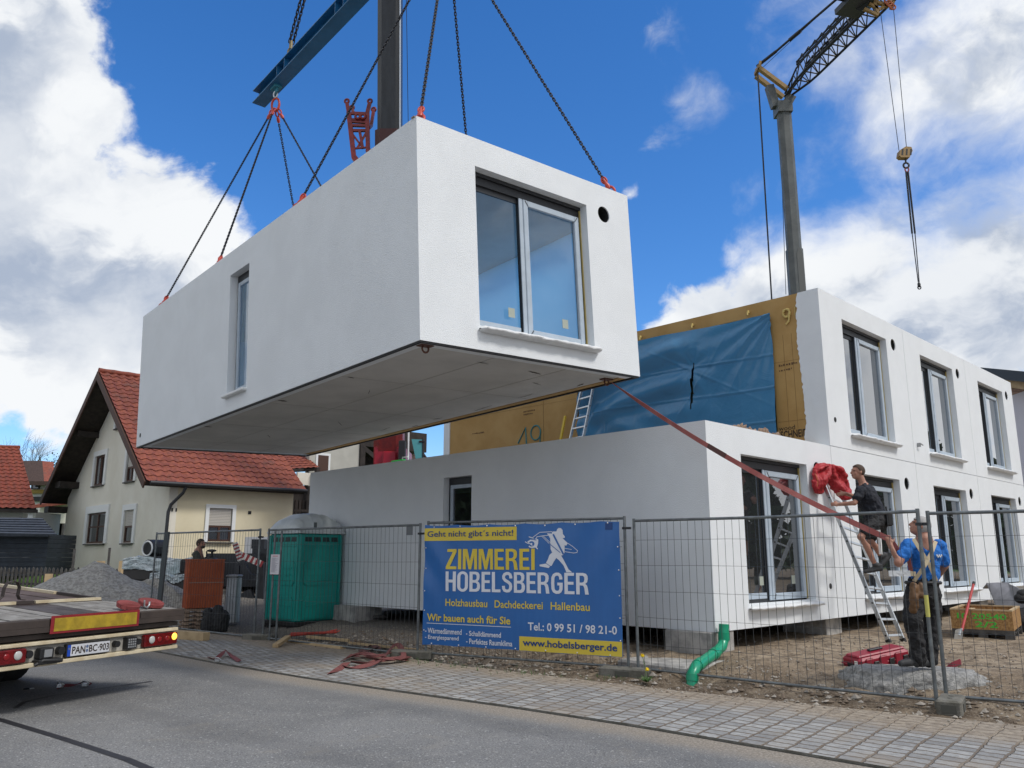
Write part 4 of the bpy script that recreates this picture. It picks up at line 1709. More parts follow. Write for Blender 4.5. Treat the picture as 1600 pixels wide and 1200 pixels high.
for u0, v0, u1, v1 in ((1358, 6, 1376, 16), (1362, 0, 1386, 10), (1376, 14, 1392, 4), (1385, 12, 1397, -4), (1392, 14, 1396, 2), (1350, 14, 1372, 24), (1366, 4, 1372, 22)):
    m.bar(at(u0, v0, 26), at(u1, v1, 26), .10, .10, 1)
for k in range(4):
    m.tube([at(1386 + 3 * k, 2 + 3 * k, 25.9) + V3((.10 * cos(a), 0, .10 * sin(a))) for a in [2 * pi * q / 10 for q in range(10)]], .03, 5, 2, closed=True)
m.build("winch", [black, yellowsteel, mat("winch_orange", (.40, .10, .03), .5)], tc_, world=True)
m = MB()
te = at(1312, -2, 28)
m.tube([piv + V3((0, 0, .3)), piv.lerp(te, .25) + V3((0, 0, .2))], .075, 6)
m.tube([piv.lerp(te, .25) + V3((0, 0, .2)), te + (te - piv) * .6], .055, 6)
m.tube([piv.lerp(te, .42) + V3((0, 0, .16)), piv.lerp(te, .55) + V3((0, 0, .13))], .09, 6)
m.build("tie_bar", darksteel, tc_, world=True)
m = MB()
m.tube([piv, at(1206, 470, 33.0)], .035, 5)
m.tube([at(1218, 175, 32.3), at(1228, 460, 33.2)], .014, 4)
m.tube([piv + V3((.2, 0, .2)), jp(JL * .5, 0, 2.2)], .010, 4)
m.build("stay_rope", darksteel, tc_, world=True)
hb = at(1413, 240, 27)
m = MB()
m.tube([at(1376, 20, 26.5), hb + V3((-.18, 0, .12))], .012, 4)
m.tube([at(1396, 12, 26.5), hb + V3((.10, 0, .2))], .012, 4)
m.build("hoist_rope", darksteel, tc_, world=True)
m = MB()
o_ = hb
pol = [(-.25, -.13), (-.20, .08), (.02, .22), (.22, .20), (.25, .05), (.12, -.20), (-.18, -.20)]
m.prism(pol, [], o_ + V3((0, -.12, 0)), (1, 0, 0), (0, 0, 1), (0, .24, 0), 0)
for k in range(3):
    x = -.17 + k * .15
    m.prism([(x, -.12), (x + .06, -.12), (x + .10, .12), (x + .04, .12)], [], o_ + V3((0, -.125, 0)), (1, 0, 0), (0, 0, 1), (0, .003, 0), 1)
m.build("hook_block", [yellowsteel, black], tc_, world=True)
m = MB()
m.tube([hb + V3((.02, 0, -.2)), hb + V3((.02, 0, -.36))], .03, 6)
ring(m, hb + V3((.02, 0, -.46)), (0, 0, 1), .09, .10, .035)
m.build("hook", darksteel, tc_, world=True)
s_ = thing("lifting_sling", "thin dark chain sling with a small hook hanging loose from the tower crane", "sling", tuple(hb + V3((.02, 0, -.5))))
e_ = at(1436, 445, 27.4)
m = MB()
ring(m, hb + V3((.03, 0, -.62)), (0, 0, 1), .06, .09, .025)
m.build("ring", mat("sling_ring_red", (.30, .05, .05), .5), s_, world=True)
m = MB()
for d in (-.035, .035):
    a_ = hb + V3((.03 + d, 0, -.7))
    m.tube([a_, a_.lerp(e_, .55) + V3((d, 0, 0))], .035, 5)
    m.tube([a_.lerp(e_, .55) + V3((d, 0, 0)), e_ + V3((d * .5, 0, .1))], .018, 5)
m.build("chain", darksteel, s_, world=True)
m = MB()
m.ell(e_, (.06, .05, .1), 8, 6)
ring(m, e_ + V3((0, 0, -.1)), (0, 0, 1), .05, .06, .02)
m.build("hook", darksteel, s_, world=True)


# ------------------------------------------------------------------ the neighbours' houses
HA = radians(43)
HR = V3((cos(HA), sin(HA), 0))
HL = V3((-sin(HA), cos(HA), 0))
HC = V3((-12.09, 29.0, 0))


def hp(x, y, z):
    return HC + HR * x + HL * y + V3((0, 0, z))


def pantiles(mb, o, ux, dn, nrm, cols, rows, tw=.30, tl=.36, mi=0, amp=.03):
    """roof slope of S-curved tiles: o = top corner, ux = unit along the ridge, dn = unit down the slope"""
    vs, fs = [], []
    nu = 6
    for r in range(rows):
        for e in (0, 1):
            d = r * tl + e * (tl + .02)
            for c in range(cols * nu + 1):
                t = c / nu
                w = .5 + .5 * cos(2 * pi * t)
                jit = .006 * mnoise.noise((int(t) * 3.1, r * 2.7, 1))
                h = amp * w + (.028 if e else .0) + jit
                vs.append(o + ux * (t * tw) + dn * d + nrm * h)
    n1 = cols * nu + 1
    for r in range(rows):
        a, b = (2 * r) * n1, (2 * r + 1) * n1
        for c in range(n1 - 1):
            fs.append((a + c, a + c + 1, b + c + 1, b + c))
            if r + 1 < rows:
                q = (2 * r + 2) * n1
                fs.append((b + c, b + c + 1, q + c + 1, q + c))
    p, q, s = V3(vs[fs[0][0]]), V3(vs[fs[0][1]]), V3(vs[fs[0][2]])
    if (q - p).cross(s - p).dot(nrm) < 0:
        fs = [f[::-1] for f in fs]
    mb.add(vs, fs, mi, False)


def casement(root, o, ux, uz, out, w, h, shut=0.0, bars=1, trim=.16, cross=False):
    """house window: white surround, brown frame, glass, optional half-closed roller shutter; o = lower corner"""
    o, ux, uz, out = V3(o), V3(ux), V3(uz), V3(out)
    m = MB()
    tr = trim
    for a, b, c, d in ((-tr, 0, -.02, h + tr), (w, w + tr, -.02, h + tr), (0, w, h, h + tr)):
        m.obox(o + ux * a + uz * c - out * .06, ux * (b - a), out * .10, uz * (d - c), 0)
    # black sheet behind the panes, standing in for the unlit room
    m.obox(o - out * .14, ux * w, out * .02, uz * h, 1)
    m.obox(o - ux * .05 + uz * -.07 - out * .04, ux * (w + .1), out * .13, uz * .05, 2)
    win = m.build("window", [whitetrim, black, greywood], root, world=True)
    f = MB()
    fr = .07
    ztop = h * (1 - shut)
    f.obox(o - out * .10, ux * fr, out * .05, uz * ztop, 0)
    f.obox(o + ux * (w - fr) - out * .10, ux * fr, out * .05, uz * ztop, 0)
    f.obox(o + ux * fr - out * .10, ux * (w - 2 * fr), out * .05, uz * fr, 0)
    f.obox(o + ux * fr + uz * (ztop - fr) - out * .10, ux * (w - 2 * fr), out * .05, uz * fr, 0)
    for k in range(bars):
        x = w * (k + 1) / (bars + 1)
        f.obox(o + ux * (x - .04) + uz * fr - out * .098, ux * .08, out * .05, uz * (ztop - 2 * fr), 0)
    if cross:
        f.obox(o + ux * fr + uz * (h * .52) - out * .095, ux * (w - 2 * fr), out * .035, uz * .05, 0)
    f.build("frame", brownframe, win, world=False).matrix_parent_inverse = mw(root).inverted()
    g = MB()
    q = o + ux * fr + uz * fr - out * .085
    g.add([q, q + ux * (w - 2 * fr), q + ux * (w - 2 * fr) + uz * (ztop - 2 * fr), q + uz * (ztop - 2 * fr)], [(0, 1, 2, 3)])
    g.build("pane", glass_dk, win).matrix_parent_inverse = mw(root).inverted()
    # pale curtain behind the lower part of the glass
    cu = MB()
    q = o + ux * (w * .5) + uz * fr - out * .115
    cu.grid(lambda a, b: q + ux * (w * .42 * a) + uz * (ztop * .55 * b) + out * (.008 * sin(a * 30)), 20, 1)
    cu.build("curtain", mat("net_curtain", (.45, .46, .47), .9) if "net_curtain" not in MATS else MATS["net_curtain"], win).matrix_parent_inverse = mw(root).inverted()
    if shut:
        s = MB()
        n = max(3, int(h * shut / .055))
        for k in range(n):
            z = h - h * shut * (k + 1) / n
            s.obox(o + ux * .02 + uz * z - out * .07, ux * (w - .04), out * (.03), uz * (h * shut / n - .008), 0)
        s.build("roller_shutter", shutter, win).matrix_parent_inverse = mw(root).inverted()
    return win


house = thing("house", "cream rendered house with steep red tiled gable roof and dark timber eaves", "house", tuple(HC + V3((0, 0, .8))), HA)
GW, HLN = 12.4, 5.0
RY, RZ_, EZ = 6.2, 9.05, 4.10
sl = (RZ_ - EZ) / (RY + .5)


def roofz(y):
    return RZ_ - abs(y - RY) * sl


m = MB()
out = [(0, .6), (GW, .6), (GW, roofz(GW) - .28), (RY, RZ_ - .28), (0, roofz(0) - .28)]
GWIN = ((9.0, 6.56, 2.10, 3.36, 0, 1, True), (4.38, 3.30, 2.08, 3.32, .48, 0, False), (8.78, 7.42, 4.53, 5.80, 0, 1, False), (4.70, 3.72, 4.45, 5.68, .52, 1, False))


def hole(y0, y1, z0, z1):
    return [(y0, z0), (y1, z0), (y1, z1), (y0, z1)]


m.prism(out, [hole(q[1], q[0], q[2], q[3]) for q in GWIN] + [hole(5.75, 6.5, 6.78, 7.36)], hp(0, 0, 0), HL, (0, 0, 1), HR * .3)
m.prism(hole(.3, HLN - .2, .6, roofz(0) - .28), [hole(1.47, 2.35, 2.10, 3.30)], hp(0, 0, 0), HR, (0, 0, 1), HL * .3, 1)
m.obox(hp(2.4, 3.0, .6), HR * .1, HL * 6.5, V3((0, 0, 5.4)), 2)
m.obox(hp(.6, 2.0, .6), HR * 3.8, HL * .1, V3((0, 0, 3.0)), 2)
m.obox(hp(HLN - .5, .3, .6), HR * .3, HL * 12, V3((0, 0, 3.3)), 1)
m.obox(hp(.3, GW - .3, .6), HR * (HLN - .8), HL * .3, V3((0, 0, roofz(GW) - .9)), 1)
m.build("wall", [cream, cream2, dark_in], house, world=True)
X0, X1 = -1.0, 5.05
rf = MB()
nr = (HL * -sl * -1 * -1 + V3((0, 0, 1))).normalized()
for sgn in (-1, 1):
    dn = (HL * sgn + V3((0, 0, -sl))).normalized()
    nn = (HL * sgn * sl + V3((0, 0, 1))).normalized()
    ln = sqrt((RY + .5) ** 2 * (1 + sl * sl))
    top = hp(X0, RY, RZ_)
    # boarding under the tiles, and the tile courses
    rf.obox(top - nn * .20, HR * (X1 - X0), dn * ln, nn * .14, 1)
    rows = int(ln / .36)
    pantiles(rf, top - nn * .03, HR, dn, nn, 19, rows, (X1 - X0) / 19, ln / rows, 0, .055)
    # verge boards
    rf.obox(top - nn * .30 - HR * .05, HR * .05, dn * ln, nn * .27, 2)
rf.tube([hp(X0 + .3 * k, RY, RZ_ + .02) for k in range(21)], [.11 if k % 2 else .125 for k in range(21)], 8, 3)
roof = rf.build("roof", [tile_red, dkwood, mat("verge_board", (.07, .032, .02), .7), tile_bright], house, world=True)
# purlin ends and boarding of the eaves
for y in (1.2, 3.6, RY, 8.8):
    m = MB()
    m.obox(hp(-.85, y - .10, roofz(y) - .50), HR * 1.2, HL * .20, V3((0, 0, .24)))
    m.build("eaves_beam", dkwood, house, world=True)
for y in (11.2, 12.6):
    m = MB()
    m.obox(hp(-.8, y - .35, roofz(y) - .8), HR * .85, HL * .7, V3((0, 0, .28)))
    m.build("eaves_beam", dkwood, house, world=True)
m = MB()
m.tube([hp(X0 + .1, -.60, EZ - .06), hp(X1, -.60, EZ - .04)], .075, 8)
m.build("gutter", darksteel, house, world=True)
m = MB()
m.tube([hp(.35, -.58, EZ - .12), hp(.30, -.45, EZ - .35), hp(.05, -.10, EZ - .75), hp(-.02, -.09, EZ - 1.0), hp(-.05, -.09, .8)], .06, 8)
m.build("downpipe", darksteel, house, world=True)
# windows: sizes read off the photo, on the gable (plane x = 0) seen from outside: reading direction -HL
for y1, y0, z0, z1, sh, bars, cr in GWIN:
    casement(house, hp(-.02, y1, z0), -HL, V3((0, 0, 1)), -HR, y1 - y0, z1 - z0, sh, bars, (.30 if y1 > 8.9 else .22), cr)
casement(house, hp(-.02, 6.5, 6.78), -HL, V3((0, 0, 1)), -HR, .75, .58, 0, 0, .2)
casement(house, hp(1.47, -.02, 2.10), HR, V3((0, 0, 1)), -HL, .88, 1.20, .52, 1, .13)
m = MB()
m.obox(hp(2.97, -.02, 3.12), HR * .12, HL * .03, V3((0, 0, .12)), 0)
for x in (.12, .26):
    m.obox(hp(x, -.014, 3.12), HR * .05, HL * .02, V3((0, 0, .12)), 0)
m.build("wall_vent", black, house, world=True)

barn = thing("farm_building", "dark timber balcony and pale walls of a farm building with small tiled porch roof", "building", tuple(hp(6, 1, .9)), HA)
m = MB()
m.obox(hp(4.75, .9, .7), HR * 1.5, HL * 2.4, V3((0, 0, 3.7)), 0)
for k in range(9):
    m.obox(hp(4.72 + .16 * k, .86, 1.2), HR * .11, HL * .03, V3((0, 0, 2.6)), 0)
m.obox(hp(4.5, .3, 3.30), HR * 1.9, HL * .12, V3((0, 0, .10)), 0)
m.obox(hp(4.5, .3, 2.60), HR * 1.9, HL * .8, V3((0, 0, .14)), 0)
m.obox(hp(5.9, .25, .7), HR * .16, HL * .16, V3((0, 0, 4.4)), 0)
m.obox(hp(5.25, .6, 4.40), HR * .75, HL * .1, V3((0, 0, .5)), 1)
m.build("timber_wall", [dkwood, cream], barn, world=True)
m = MB()
m.obox(hp(6.3, 1.6, .7), HR * 2.6, HL * .3, V3((0, 0, 6.6)), 0)
m.obox(hp(8.9, 4.5, .7), HR * 4.5, HL * .3, V3((0, 0, 6.6)), 1)
m.obox(hp(8.75, 1.5, .7), HR * .25, HL * .25, V3((0, 0, 6.6)), 1)
m.obox(hp(8.9, 1.65, 6.4), HR * 3.6, HL * 3.0, V3((0, 0, .9)), 1)
m.bar(hp(9.0, 1.7, 6.3), hp(11.0, 1.9, 5.2), .2, .2, 1)
m.obox(hp(6.7, 1.56, 4.7), HR * .5, HL * .04, V3((0, 0, 1.1)), 2)
m.obox(hp(6.60, 1.57, 4.6), HR * .7, HL * .02, V3((0, 0, 1.3)), 3)
m.build("wall", [mat("barn_render", (.46, .45, .40), .85, var=.1, vs=2), dkwood, brownframe, whitetrim], barn, world=True)
m = MB()
A, B, C_, D_ = at(420, 735, 32.6), at(474, 732, 33.6), at(502, 700, 36.2), at(437, 699, 35.2)
nn = (B - A).cross(D_ - A).normalized()
ux = (B - A).normalized()
dn = (A - D_)
dn = (dn - ux * dn.dot(ux)).normalized()
lenu, lend = (B - A).length + .75, (A - D_).dot(dn)
o_ = A - dn * lend - ux * .05
pantiles(m, o_, ux, dn, nn, 9, 10, lenu / 9, lend / 10, 0, .03)
m.obox(o_ - nn * .14, ux * lenu, dn * lend, nn * .12, 1)
m.bar(A - dn * lend, A, .08, .16, 2)
m.bar(A - ux * .1 - nn * .05, B + nn * -.05, .12, .10, 1)
m.build("porch_roof", [tile_red, dkwood, darksteel], barn, world=True)

lh = thing("red_roofed_house", "house with a big plain slope of red tiles behind the navy shed", "house", (-21.5, 36, 1.0))
m = MB()
rt, rb_ = at(30, 699, 38.5), at(57, 795, 34.5)
lt = rt + (at(-120, 696, 38.5) - at(30, 699, 38.5))
dn = (rb_ - rt)
ux = (lt - rt).normalized()
nn = dn.cross(ux).normalized()
if nn.z < 0:
    nn = -nn
dl = dn.length
dn.normalize()
pantiles(m, rt, ux, dn, nn, 26, 17, .31, dl / 17, 0, .05)
m.obox(rt - nn * .2, ux * 8, dn * dl, nn * .17, 1)
m.bar(rb_ + ux * .0 - nn * .12, rb_ + ux * 8 - nn * .12, .12, .14, 1)
m.tube([rt + ux * .3 * k for k in range(28)], .10, 7, 0)
m.build("roof", [tile_bright, dkwood], lh, world=True)
m = MB()
wb = at(36, 800, 35.4)
m.obox(V3((wb.x, wb.y, .8)), ux * 7, V3((0, 3, 0)), V3((0, 0, wb.z + .05 - .8)), 0)
pb = at(50, 805, 34.8)
m.obox(V3((pb.x - .12, pb.y - .1, .8)), (.22, 0, 0), (0, .2, 0), (0, 0, pb.z + .1 - .8), 1)
m.build("wall", [mat("pale_house_render", (.50, .50, .50), .85), whitetrim], lh, world=True)

sh = thing("garden_shed", "navy blue boarded garden shed with blue-grey slate roof", "shed", (-18.4, 30.5, 1.0))
m = MB()
A, B, C_, D_ = at(-60, 833, 29), at(89, 836, 29), at(66, 809, 31), at(-60, 808, 31)
nr_ = (B - A).cross(D_ - A).normalized()
m.obox(D_ - nr_ * .10, C_ - D_, A - D_, nr_ * .06, 0)
rows = 7
for k in range(rows):
    a0, b0 = D_.lerp(A, k / rows), C_.lerp(B, k / rows)
    a1, b1 = D_.lerp(A, (k + 1) / rows), C_.lerp(B, (k + 1) / rows)
    n_ = nr_
    m.add([a0 - n_ * .01, b0 - n_ * .01, b1 + n_ * .035, a1 + n_ * .035, b1 - n_ * .02, a1 - n_ * .02], [(0, 3, 2, 1)[::-1], (3, 2, 4, 5)], 0)
m.build("roof", [slate], sh, world=True)
m = MB()
wr, wl = at(71, 880, 29.4), at(-40, 880, 29.4)
for k in range(9):
    z0, z1 = .9 + k * .16, .9 + (k + 1) * .16
    m.obox(V3((wl.x, wl.y + .012 * (k % 2), z0)), (wr.x - wl.x, 0, 0), (0, 1.9, 0), (0, 0, .152), 0)
m.build("wall", navyboard, sh, world=True)

dh = thing("distant_house", "distant white house with dark brown and red roof and a timber balcony, up the slope", "house", (-43.5, 77, 3.0))
m = MB()
A, B = at(36, 752, 74), at(69, 752, 74)
C_, D_ = at(66, 720, 77), at(34, 720, 77)
m.add([A, B, C_, D_], [(0, 1, 2, 3)], 0)
m.add([B, at(84, 752, 75), at(84, 722, 77), C_], [(0, 1, 2, 3)], 1)
m.obox(A + V3((0, -.1, -.35)), (B - A) * 1.6, (0, .3, 0), (0, 0, .35), 0)
m.build("roof", [brownroof, tile_red], dh, world=True)
m = MB()
a = at(42, 818, 75.5)
b = at(86, 818, 75.5)
m.obox(V3((a.x, a.y, 2.2)), (b.x - a.x + 2, 0, 0), (0, 5, 0), (0, 0, at(40, 752, 75.5).z - 2.25), 0)
for u0, u1, v0, v1, mi in ((48, 61, 755, 764, 1), (46, 80, 765, 771, 2), (50, 66, 776, 783, 1)):
    p, q = at(u0, v1, 75.2), at(u1, v0, 75.2)
    m.obox(p, (q.x - p.x, 0, 0), (0, .25, 0), (0, 0, q.z - p.z), mi)
m.build("wall", [mat("distant_render", (.60, .60, .58), .9), black, mat("balcony_timber", (.36, .24, .07), .8)], dh, world=True)
m = MB()
p, q = at(51, 763, 75.1), at(60, 756, 75.1)
m.obox(p, (q.x - p.x, 0, 0), (0, .06, 0), (0, 0, q.z - p.z))
m.build("window", glass_dk, dh, world=True)

d2 = thing("low_house", "low cream house with flat red roof behind the brown hedge", "house", (-31, 56, 2.0))
m = MB()
a, b = at(54, 789, 54), at(112, 782, 54)
m.add([a, b, b + V3((0, 4, 1.3)), a + V3((1.5, 4, 1.5))], [(0, 1, 2, 3)])
m.obox(a + V3((0, 0, -.2)), b - a, (0, .2, 0), (0, 0, .2))
m.build("roof", tile_red, d2, world=True)
m = MB()
a, b = at(58, 830, 54.6), at(110, 830, 54.6)
m.obox(V3((a.x, a.y, 1.2)), (b.x - a.x, 0, 0), (0, 3, 0), (0, 0, at(58, 788, 54.6).z - 1.2))
m.build("wall", cream, d2, world=True)
m = MB()
p, q = at(82, 805, 54.4), at(84, 790, 54.4)
m.obox(V3((p.x, p.y, 1.2)), (.3, 0, 0), (0, .1, 0), (0, 0, 3.0))
m.build("corner_post", greywood, d2, world=True)

# dark pitched roof far behind between the crane and the tan wall
fr = thing("brown_roofed_house", "steep brown tiled roof rising behind the red crane body", "house", (-5.5, 46, 1))
m = MB()
A, B, C_ = at(612, 640, 46), at(668, 722, 44.5), at(560, 722, 44.5)
top2 = A + V3((-4, 1.5, 0))
nn = (B - A).cross(C_ - A)
dnv = (B - A)
dl = dnv.length
dnv.normalize()
uxv = V3((-.8, -.5, 0)).normalized()
uxv = (uxv - dnv * uxv.dot(dnv)).normalized()
nnv = dnv.cross(uxv).normalized()
if nnv.y > 0:
    nnv = -nnv
pantiles(m, A, uxv, dnv, nnv, 20, int(dl / .36), .3, .36, 0, .05)
m.obox(A - nnv * .2, uxv * 6, dnv * dl, nnv * .16, 1)
m.bar(A, B, .12, .22, 1)
m.build("roof", [brownroof, dkwood], fr, world=True)
m = MB()
m.obox(V3((-8.2, 46.5, 1)), (2.6, 0, 0), (0, 5, 0), (0, 0, 5.5))
m.build("wall", cream, fr, world=True)
nt = MB()
a, b = at(640, 694, 30.5), at(663, 694, 30.5)
nt.add([at(643, 686, 30.8), at(661, 687, 30.8), at(662, 720, 30.8), at(650, 720, 30.8)], [(0, 1, 2, 3)])
nt.tube([at(661, 684, 30.8), at(661, 725, 30.8)], .03, 6, 1)
nt.tube([at(655, 690, 30.8), at(664, 690, 30.8)], .04, 6, 1)
no = nt.build("safety_net", [cyan, darksteel])
tag(no, "pale cyan net on a dark post beside the red crane body", "net")

# timber-eaved house at the far right
rh = thing("timber_eaved_house", "pale house with dark roof edge and larch boarded gable beyond the modular building", "house", (22, 30, .3))
m = MB()
a = at(1532, 574, 33)
b = at(1640, 584, 29)
dv = (b - a)
bk = V3((5, 6, 1.2))
m.obox(a, dv, bk, V3((0, 0, -.42)), 0)
m.obox(a + V3((.35, .1, -.43)), dv, bk, V3((0, 0, -.30)), 1)
m.build("roof", [black, wood], rh, world=True)
m = MB()
a = at(1566, 602, 34)
b = at(1640, 604, 30.5)
dv = b - a
for k in range(9):
    m.obox(a + V3((0, 0, -.12 * k - .12)), dv, V3((2, 3, 0)), V3((0, 0, .108)), 0)
m.build("timber_gable", mat("larch_boards", (.36, .17, .055), .6, var=.4, vs=4), rh, world=True)
m = MB()
a = at(1560, 625, 34.2)
b = at(1640, 622, 30.7)
dv = b - a
m.obox(V3((a.x, a.y, .1)), V3((dv.x, dv.y, 0)), (2, 3, 0), (0, 0, a.z - .1), 0)
m.build("wall", mat("lilac_white_render", (.62, .61, .68), .9), rh, world=True)

# ------------------------------------------------------------------ trees, hedge, fences of the gardens
def bare_tree(name, label, base, h, seed, group, green=0):
    r = random.Random(seed)
    root = thing(name, label, "tree", tuple(base), group=group)
    mt_, mc_ = MB(), MB()

    def grow(p, d, l, rad, depth, mb):
        n = 3
        pts = [p]
        for k in range(n):
            d = (d + V3((r.uniform(-.16, .16), r.uniform(-.16, .16), r.uniform(-.02, .14)))).normalized()
            pts.append(pts[-1] + d * l / n)
        mb.tube(pts, [rad * (1 - .45 * k / n) for k in range(n + 1)], 5 if depth < 2 else 3, 0, cap=False)
        if depth >= 5:
            if green:
                for q in range(3):
                    c = pts[-1] + V3((r.gauss(0, .3), r.gauss(0, .3), r.gauss(0, .3)))
                    s = r.uniform(.08, .16)
                    a, b = V3((r.uniform(-1, 1), r.uniform(-1, 1), r.uniform(-1, 1))).normalized() * s, V3((r.uniform(-1, 1), r.uniform(-1, 1), r.uniform(-1, 1))).normalized() * s
                    mc_.add([c - a, c + b, c + a, c - b], [(0, 1, 2, 3)], 1)
            return
        for k in range(3):
            a = r.uniform(0, 2 * pi)
            s = r.uniform(.4, .85)
            x = d.orthogonal().normalized()
            y = d.cross(x)
            nd = (d + (x * cos(a) + y * sin(a)) * s).normalized()
            grow(pts[-1 - (k % 2)], nd, l * r.uniform(.62, .80), rad * .52, depth + 1, mc_)
    grow(V3((0, 0, -.3)), V3((0, 0, 1)), h * .27, h * .017, 0, mt_)
    mt_.build("trunk", bark, root)
    mc_.build("crown", [mat("grey_twigs", (.13, .115, .10), .9) if "grey_twigs" not in MATS else MATS["grey_twigs"], leafdark], root)
    return root


p = at(53, 770, 95)
bare_tree("bare_tree", "tall bare grey tree on the skyline over the distant house", (p.x, p.y, 3.5), 16.5, 4, "trees on the skyline")
p = at(78, 760, 95)
bare_tree("bare_tree", "lower bushy tree on the skyline beside the steep gable's eaves", (p.x, p.y, 3.5), 13.0, 11, "trees on the skyline", 1)

hd = MB()
r = random.Random(21)
for k in range(2600):
    t = r.random()
    c = at(lerp(28, 104, t), 0, lerp(46, 43, t))
    z0 = 1.1
    hh_ = 2.6 + .5 * sin(t * 9) + .3 * sin(t * 23)
    b = V3((c.x + r.gauss(0, .25), c.y + r.gauss(0, .6), z0 + r.uniform(0, .8) * hh_))
    d = V3((r.uniform(-.5, .5), r.uniform(-.5, .5), r.uniform(.4, 1.2))) * r.uniform(.3, .7)
    n = V3((r.uniform(-1, 1), r.uniform(-1, 1), 0)).normalized() * .025
    hd.add([b - n, b + n, b + d], [(0, 1, 2)], 0 if r.random() < .8 else 1)
tag(hd.build("hedge", [twig, mat("dull_green_leaf", (.08, .10, .03), .8)]), "brown leafless hedge on the lawn between the shed roof and the house", "hedge")

pth = MB()
a, b = at(60, 876, 57), at(110, 876, 57)
pth.obox(V3((a.x, a.y, terrain(a.x, a.y) + .05)), V3((b.x - a.x, 0, .0)), (0, 1.0, 0), (0, 0, .10))
po = pth.build("path", whitepaint)
po['kind'] = 'structure'
gp = MB()
for u, v in ((90, 852), (93, 850)):
    a = at(u, 850, 42)
    gp.obox(V3((a.x - .12, a.y, 1.0)), (.24, 0, 0), (0, .24, 0), (0, 0, 2.2))
tag(gp.build("gate_post", greywood), "weathered grey gate posts on the lawn beside the hedge", "post")


def pickets(label, A, B, z0, h, sp, w, seed):
    r = random.Random(seed)
    A, B = V3(A), V3(B)
    L = (B - A).length
    d = (B - A).normalized()
    root = thing("picket_fence", label, "fence", tuple(A), group="weathered picket fences")
    n_ = V3((d.y, -d.x, 0))
    m = MB()
    k = 0
    for k in range(int(L / sp)):
        p = A + d * (sp * k)
        zz = z0 + .0
        hh_ = h * r.uniform(.96, 1.03)
        lean = V3((r.uniform(-.01, .01), 0, 0))
        vs_ = [p + V3((0, 0, zz)), p + d * w + V3((0, 0, zz)), p + d * w + V3((0, 0, zz + hh_ - .06)) + lean, p + d * w * .5 + V3((0, 0, zz + hh_)) + lean, p + V3((0, 0, zz + hh_ - .06)) + lean]
        m.add(vs_ + [q + n_ * .022 for q in vs_], [(0, 4, 3, 2, 1), (5, 6, 7, 8, 9), (0, 1, 6, 5), (1, 2, 7, 6), (2, 3, 8, 7), (3, 4, 9, 8), (4, 0, 5, 9)])
    m.build("pickets", greywood, root, world=True)
    m = MB()
    for z in (.25, .75):
        m.bar(A + V3((0, 0, z0 + h * z)) - n_ * .03, B + V3((0, 0, z0 + h * z)) - n_ * .03, .05, .07)
    m.build("rail", greywood, root, world=True)
    return root


a, b = at(-30, 0, 27.2), at(66, 0, 27.2)
pickets("grey weathered picket fence below the navy shed", (a.x, a.y, 0), (b.x, b.y, 0), .62, .74, .15, .085, 3)
a, b = at(70, 0, 27.3), at(300, 0, 25.5)
pickets("grey weathered picket fence along the foot of the cream house", (a.x, a.y, 0), (b.x, b.y, 0), .55, .68, .16, .085, 4)
a, b = at(300, 0, 25.5), at(425, 0, 24.6)
pickets("grey weathered picket fence behind the crane's outriggers", (a.x, a.y, 0), (b.x, b.y, 0), .45, .75, .16, .085, 5)


# ------------------------------------------------------------------ site fence panels
def fence_panel(label, A, B, zb=.10, zt=2.10, seed=0, sag=0.0):
    A, B = V3((*A, 0)), V3((*B, 0))
    L = (B - A).length
    d = (B - A).normalized()
    root = thing("mobile_fence", label, "site fence", tuple(A), atan2(d.y, d.x), "mobile site fence panels")
    m = MB()
    m.tube([(0, 0, .02), (0, 0, zt + .03)], .021, 10)
    m.tube([(L, 0, .02), (L, 0, zt + .03)], .021, 10)
    m.tube([(0, 0, zt), (L * .5, 0, zt - sag), (L, 0, zt)], .019, 8)
    m.tube([(0, 0, zb), (L * .5, 0, zb - sag * .6), (L, 0, zb)], .017, 8)
    m.build("frame", galv, root)
    w = MB()
    r = random.Random(seed)
    n = int(round(L / .107))
    bul = r.uniform(-.02, .02)
    for k in range(1, n):
        x = L * k / n
        j = r.uniform(-.004, .004)
        w.tube([(x + j, .0, zb), (x + j * .3, bul * sin(pi * k / n), (zb + zt) / 2), (x - j, 0, zt)], .0028, 4, 0, False, smooth=False)
    for z in (.42, .78, 1.13, 1.48, 1.80):
        zz = z + r.uniform(-.015, .015)
        w.tube([(L * q / 8, -.006 + bul * sin(pi * q / 8) * sin(pi * (z - zb) / 2), zz + r.uniform(-.005, .005)) for q in range(9)], .003, 4, 0, False, smooth=False)
    w.build("wire_mesh", mat("dark_wire", (.075, .08, .085), .45, .5) if "dark_wire" not in MATS else MATS["dark_wire"], root)
    c = MB()
    for z in (zt - .14,):
        c.box(L - .03, L + .09, -.027, .027, z - .016, z + .016)
        c.tube([(L + .03, -.05, z), (L + .03, .05, z)], .014, 6)
    c.build("clamp", darksteel, root)
    return root


FP = [fence_panel("fence panel with the rust-orange box standing behind its wires", (-8.3, 19.4), (-5.02, 16.55), .05, 2.10, 1),
      fence_panel("fence panel in front of the teal toilet cabin", (-4.78, 16.32), (-1.50, 13.56), .06, 2.09, 2),
      fence_panel("fence panel covered by the blue advertising banner", (-1.36, 13.47), (1.60, 11.77), .10, 2.12, 3),
      fence_panel("fence panel in front of the building's open corner and green pipe", (1.72, 11.68), (4.50, 9.16), .10, 2.08, 4, .01),
      fence_panel("fence panel in front of the wooden crate, cut off by the photo's edge", (4.74, 9.42), (7.75, 7.62), .10, 2.07, 5)]
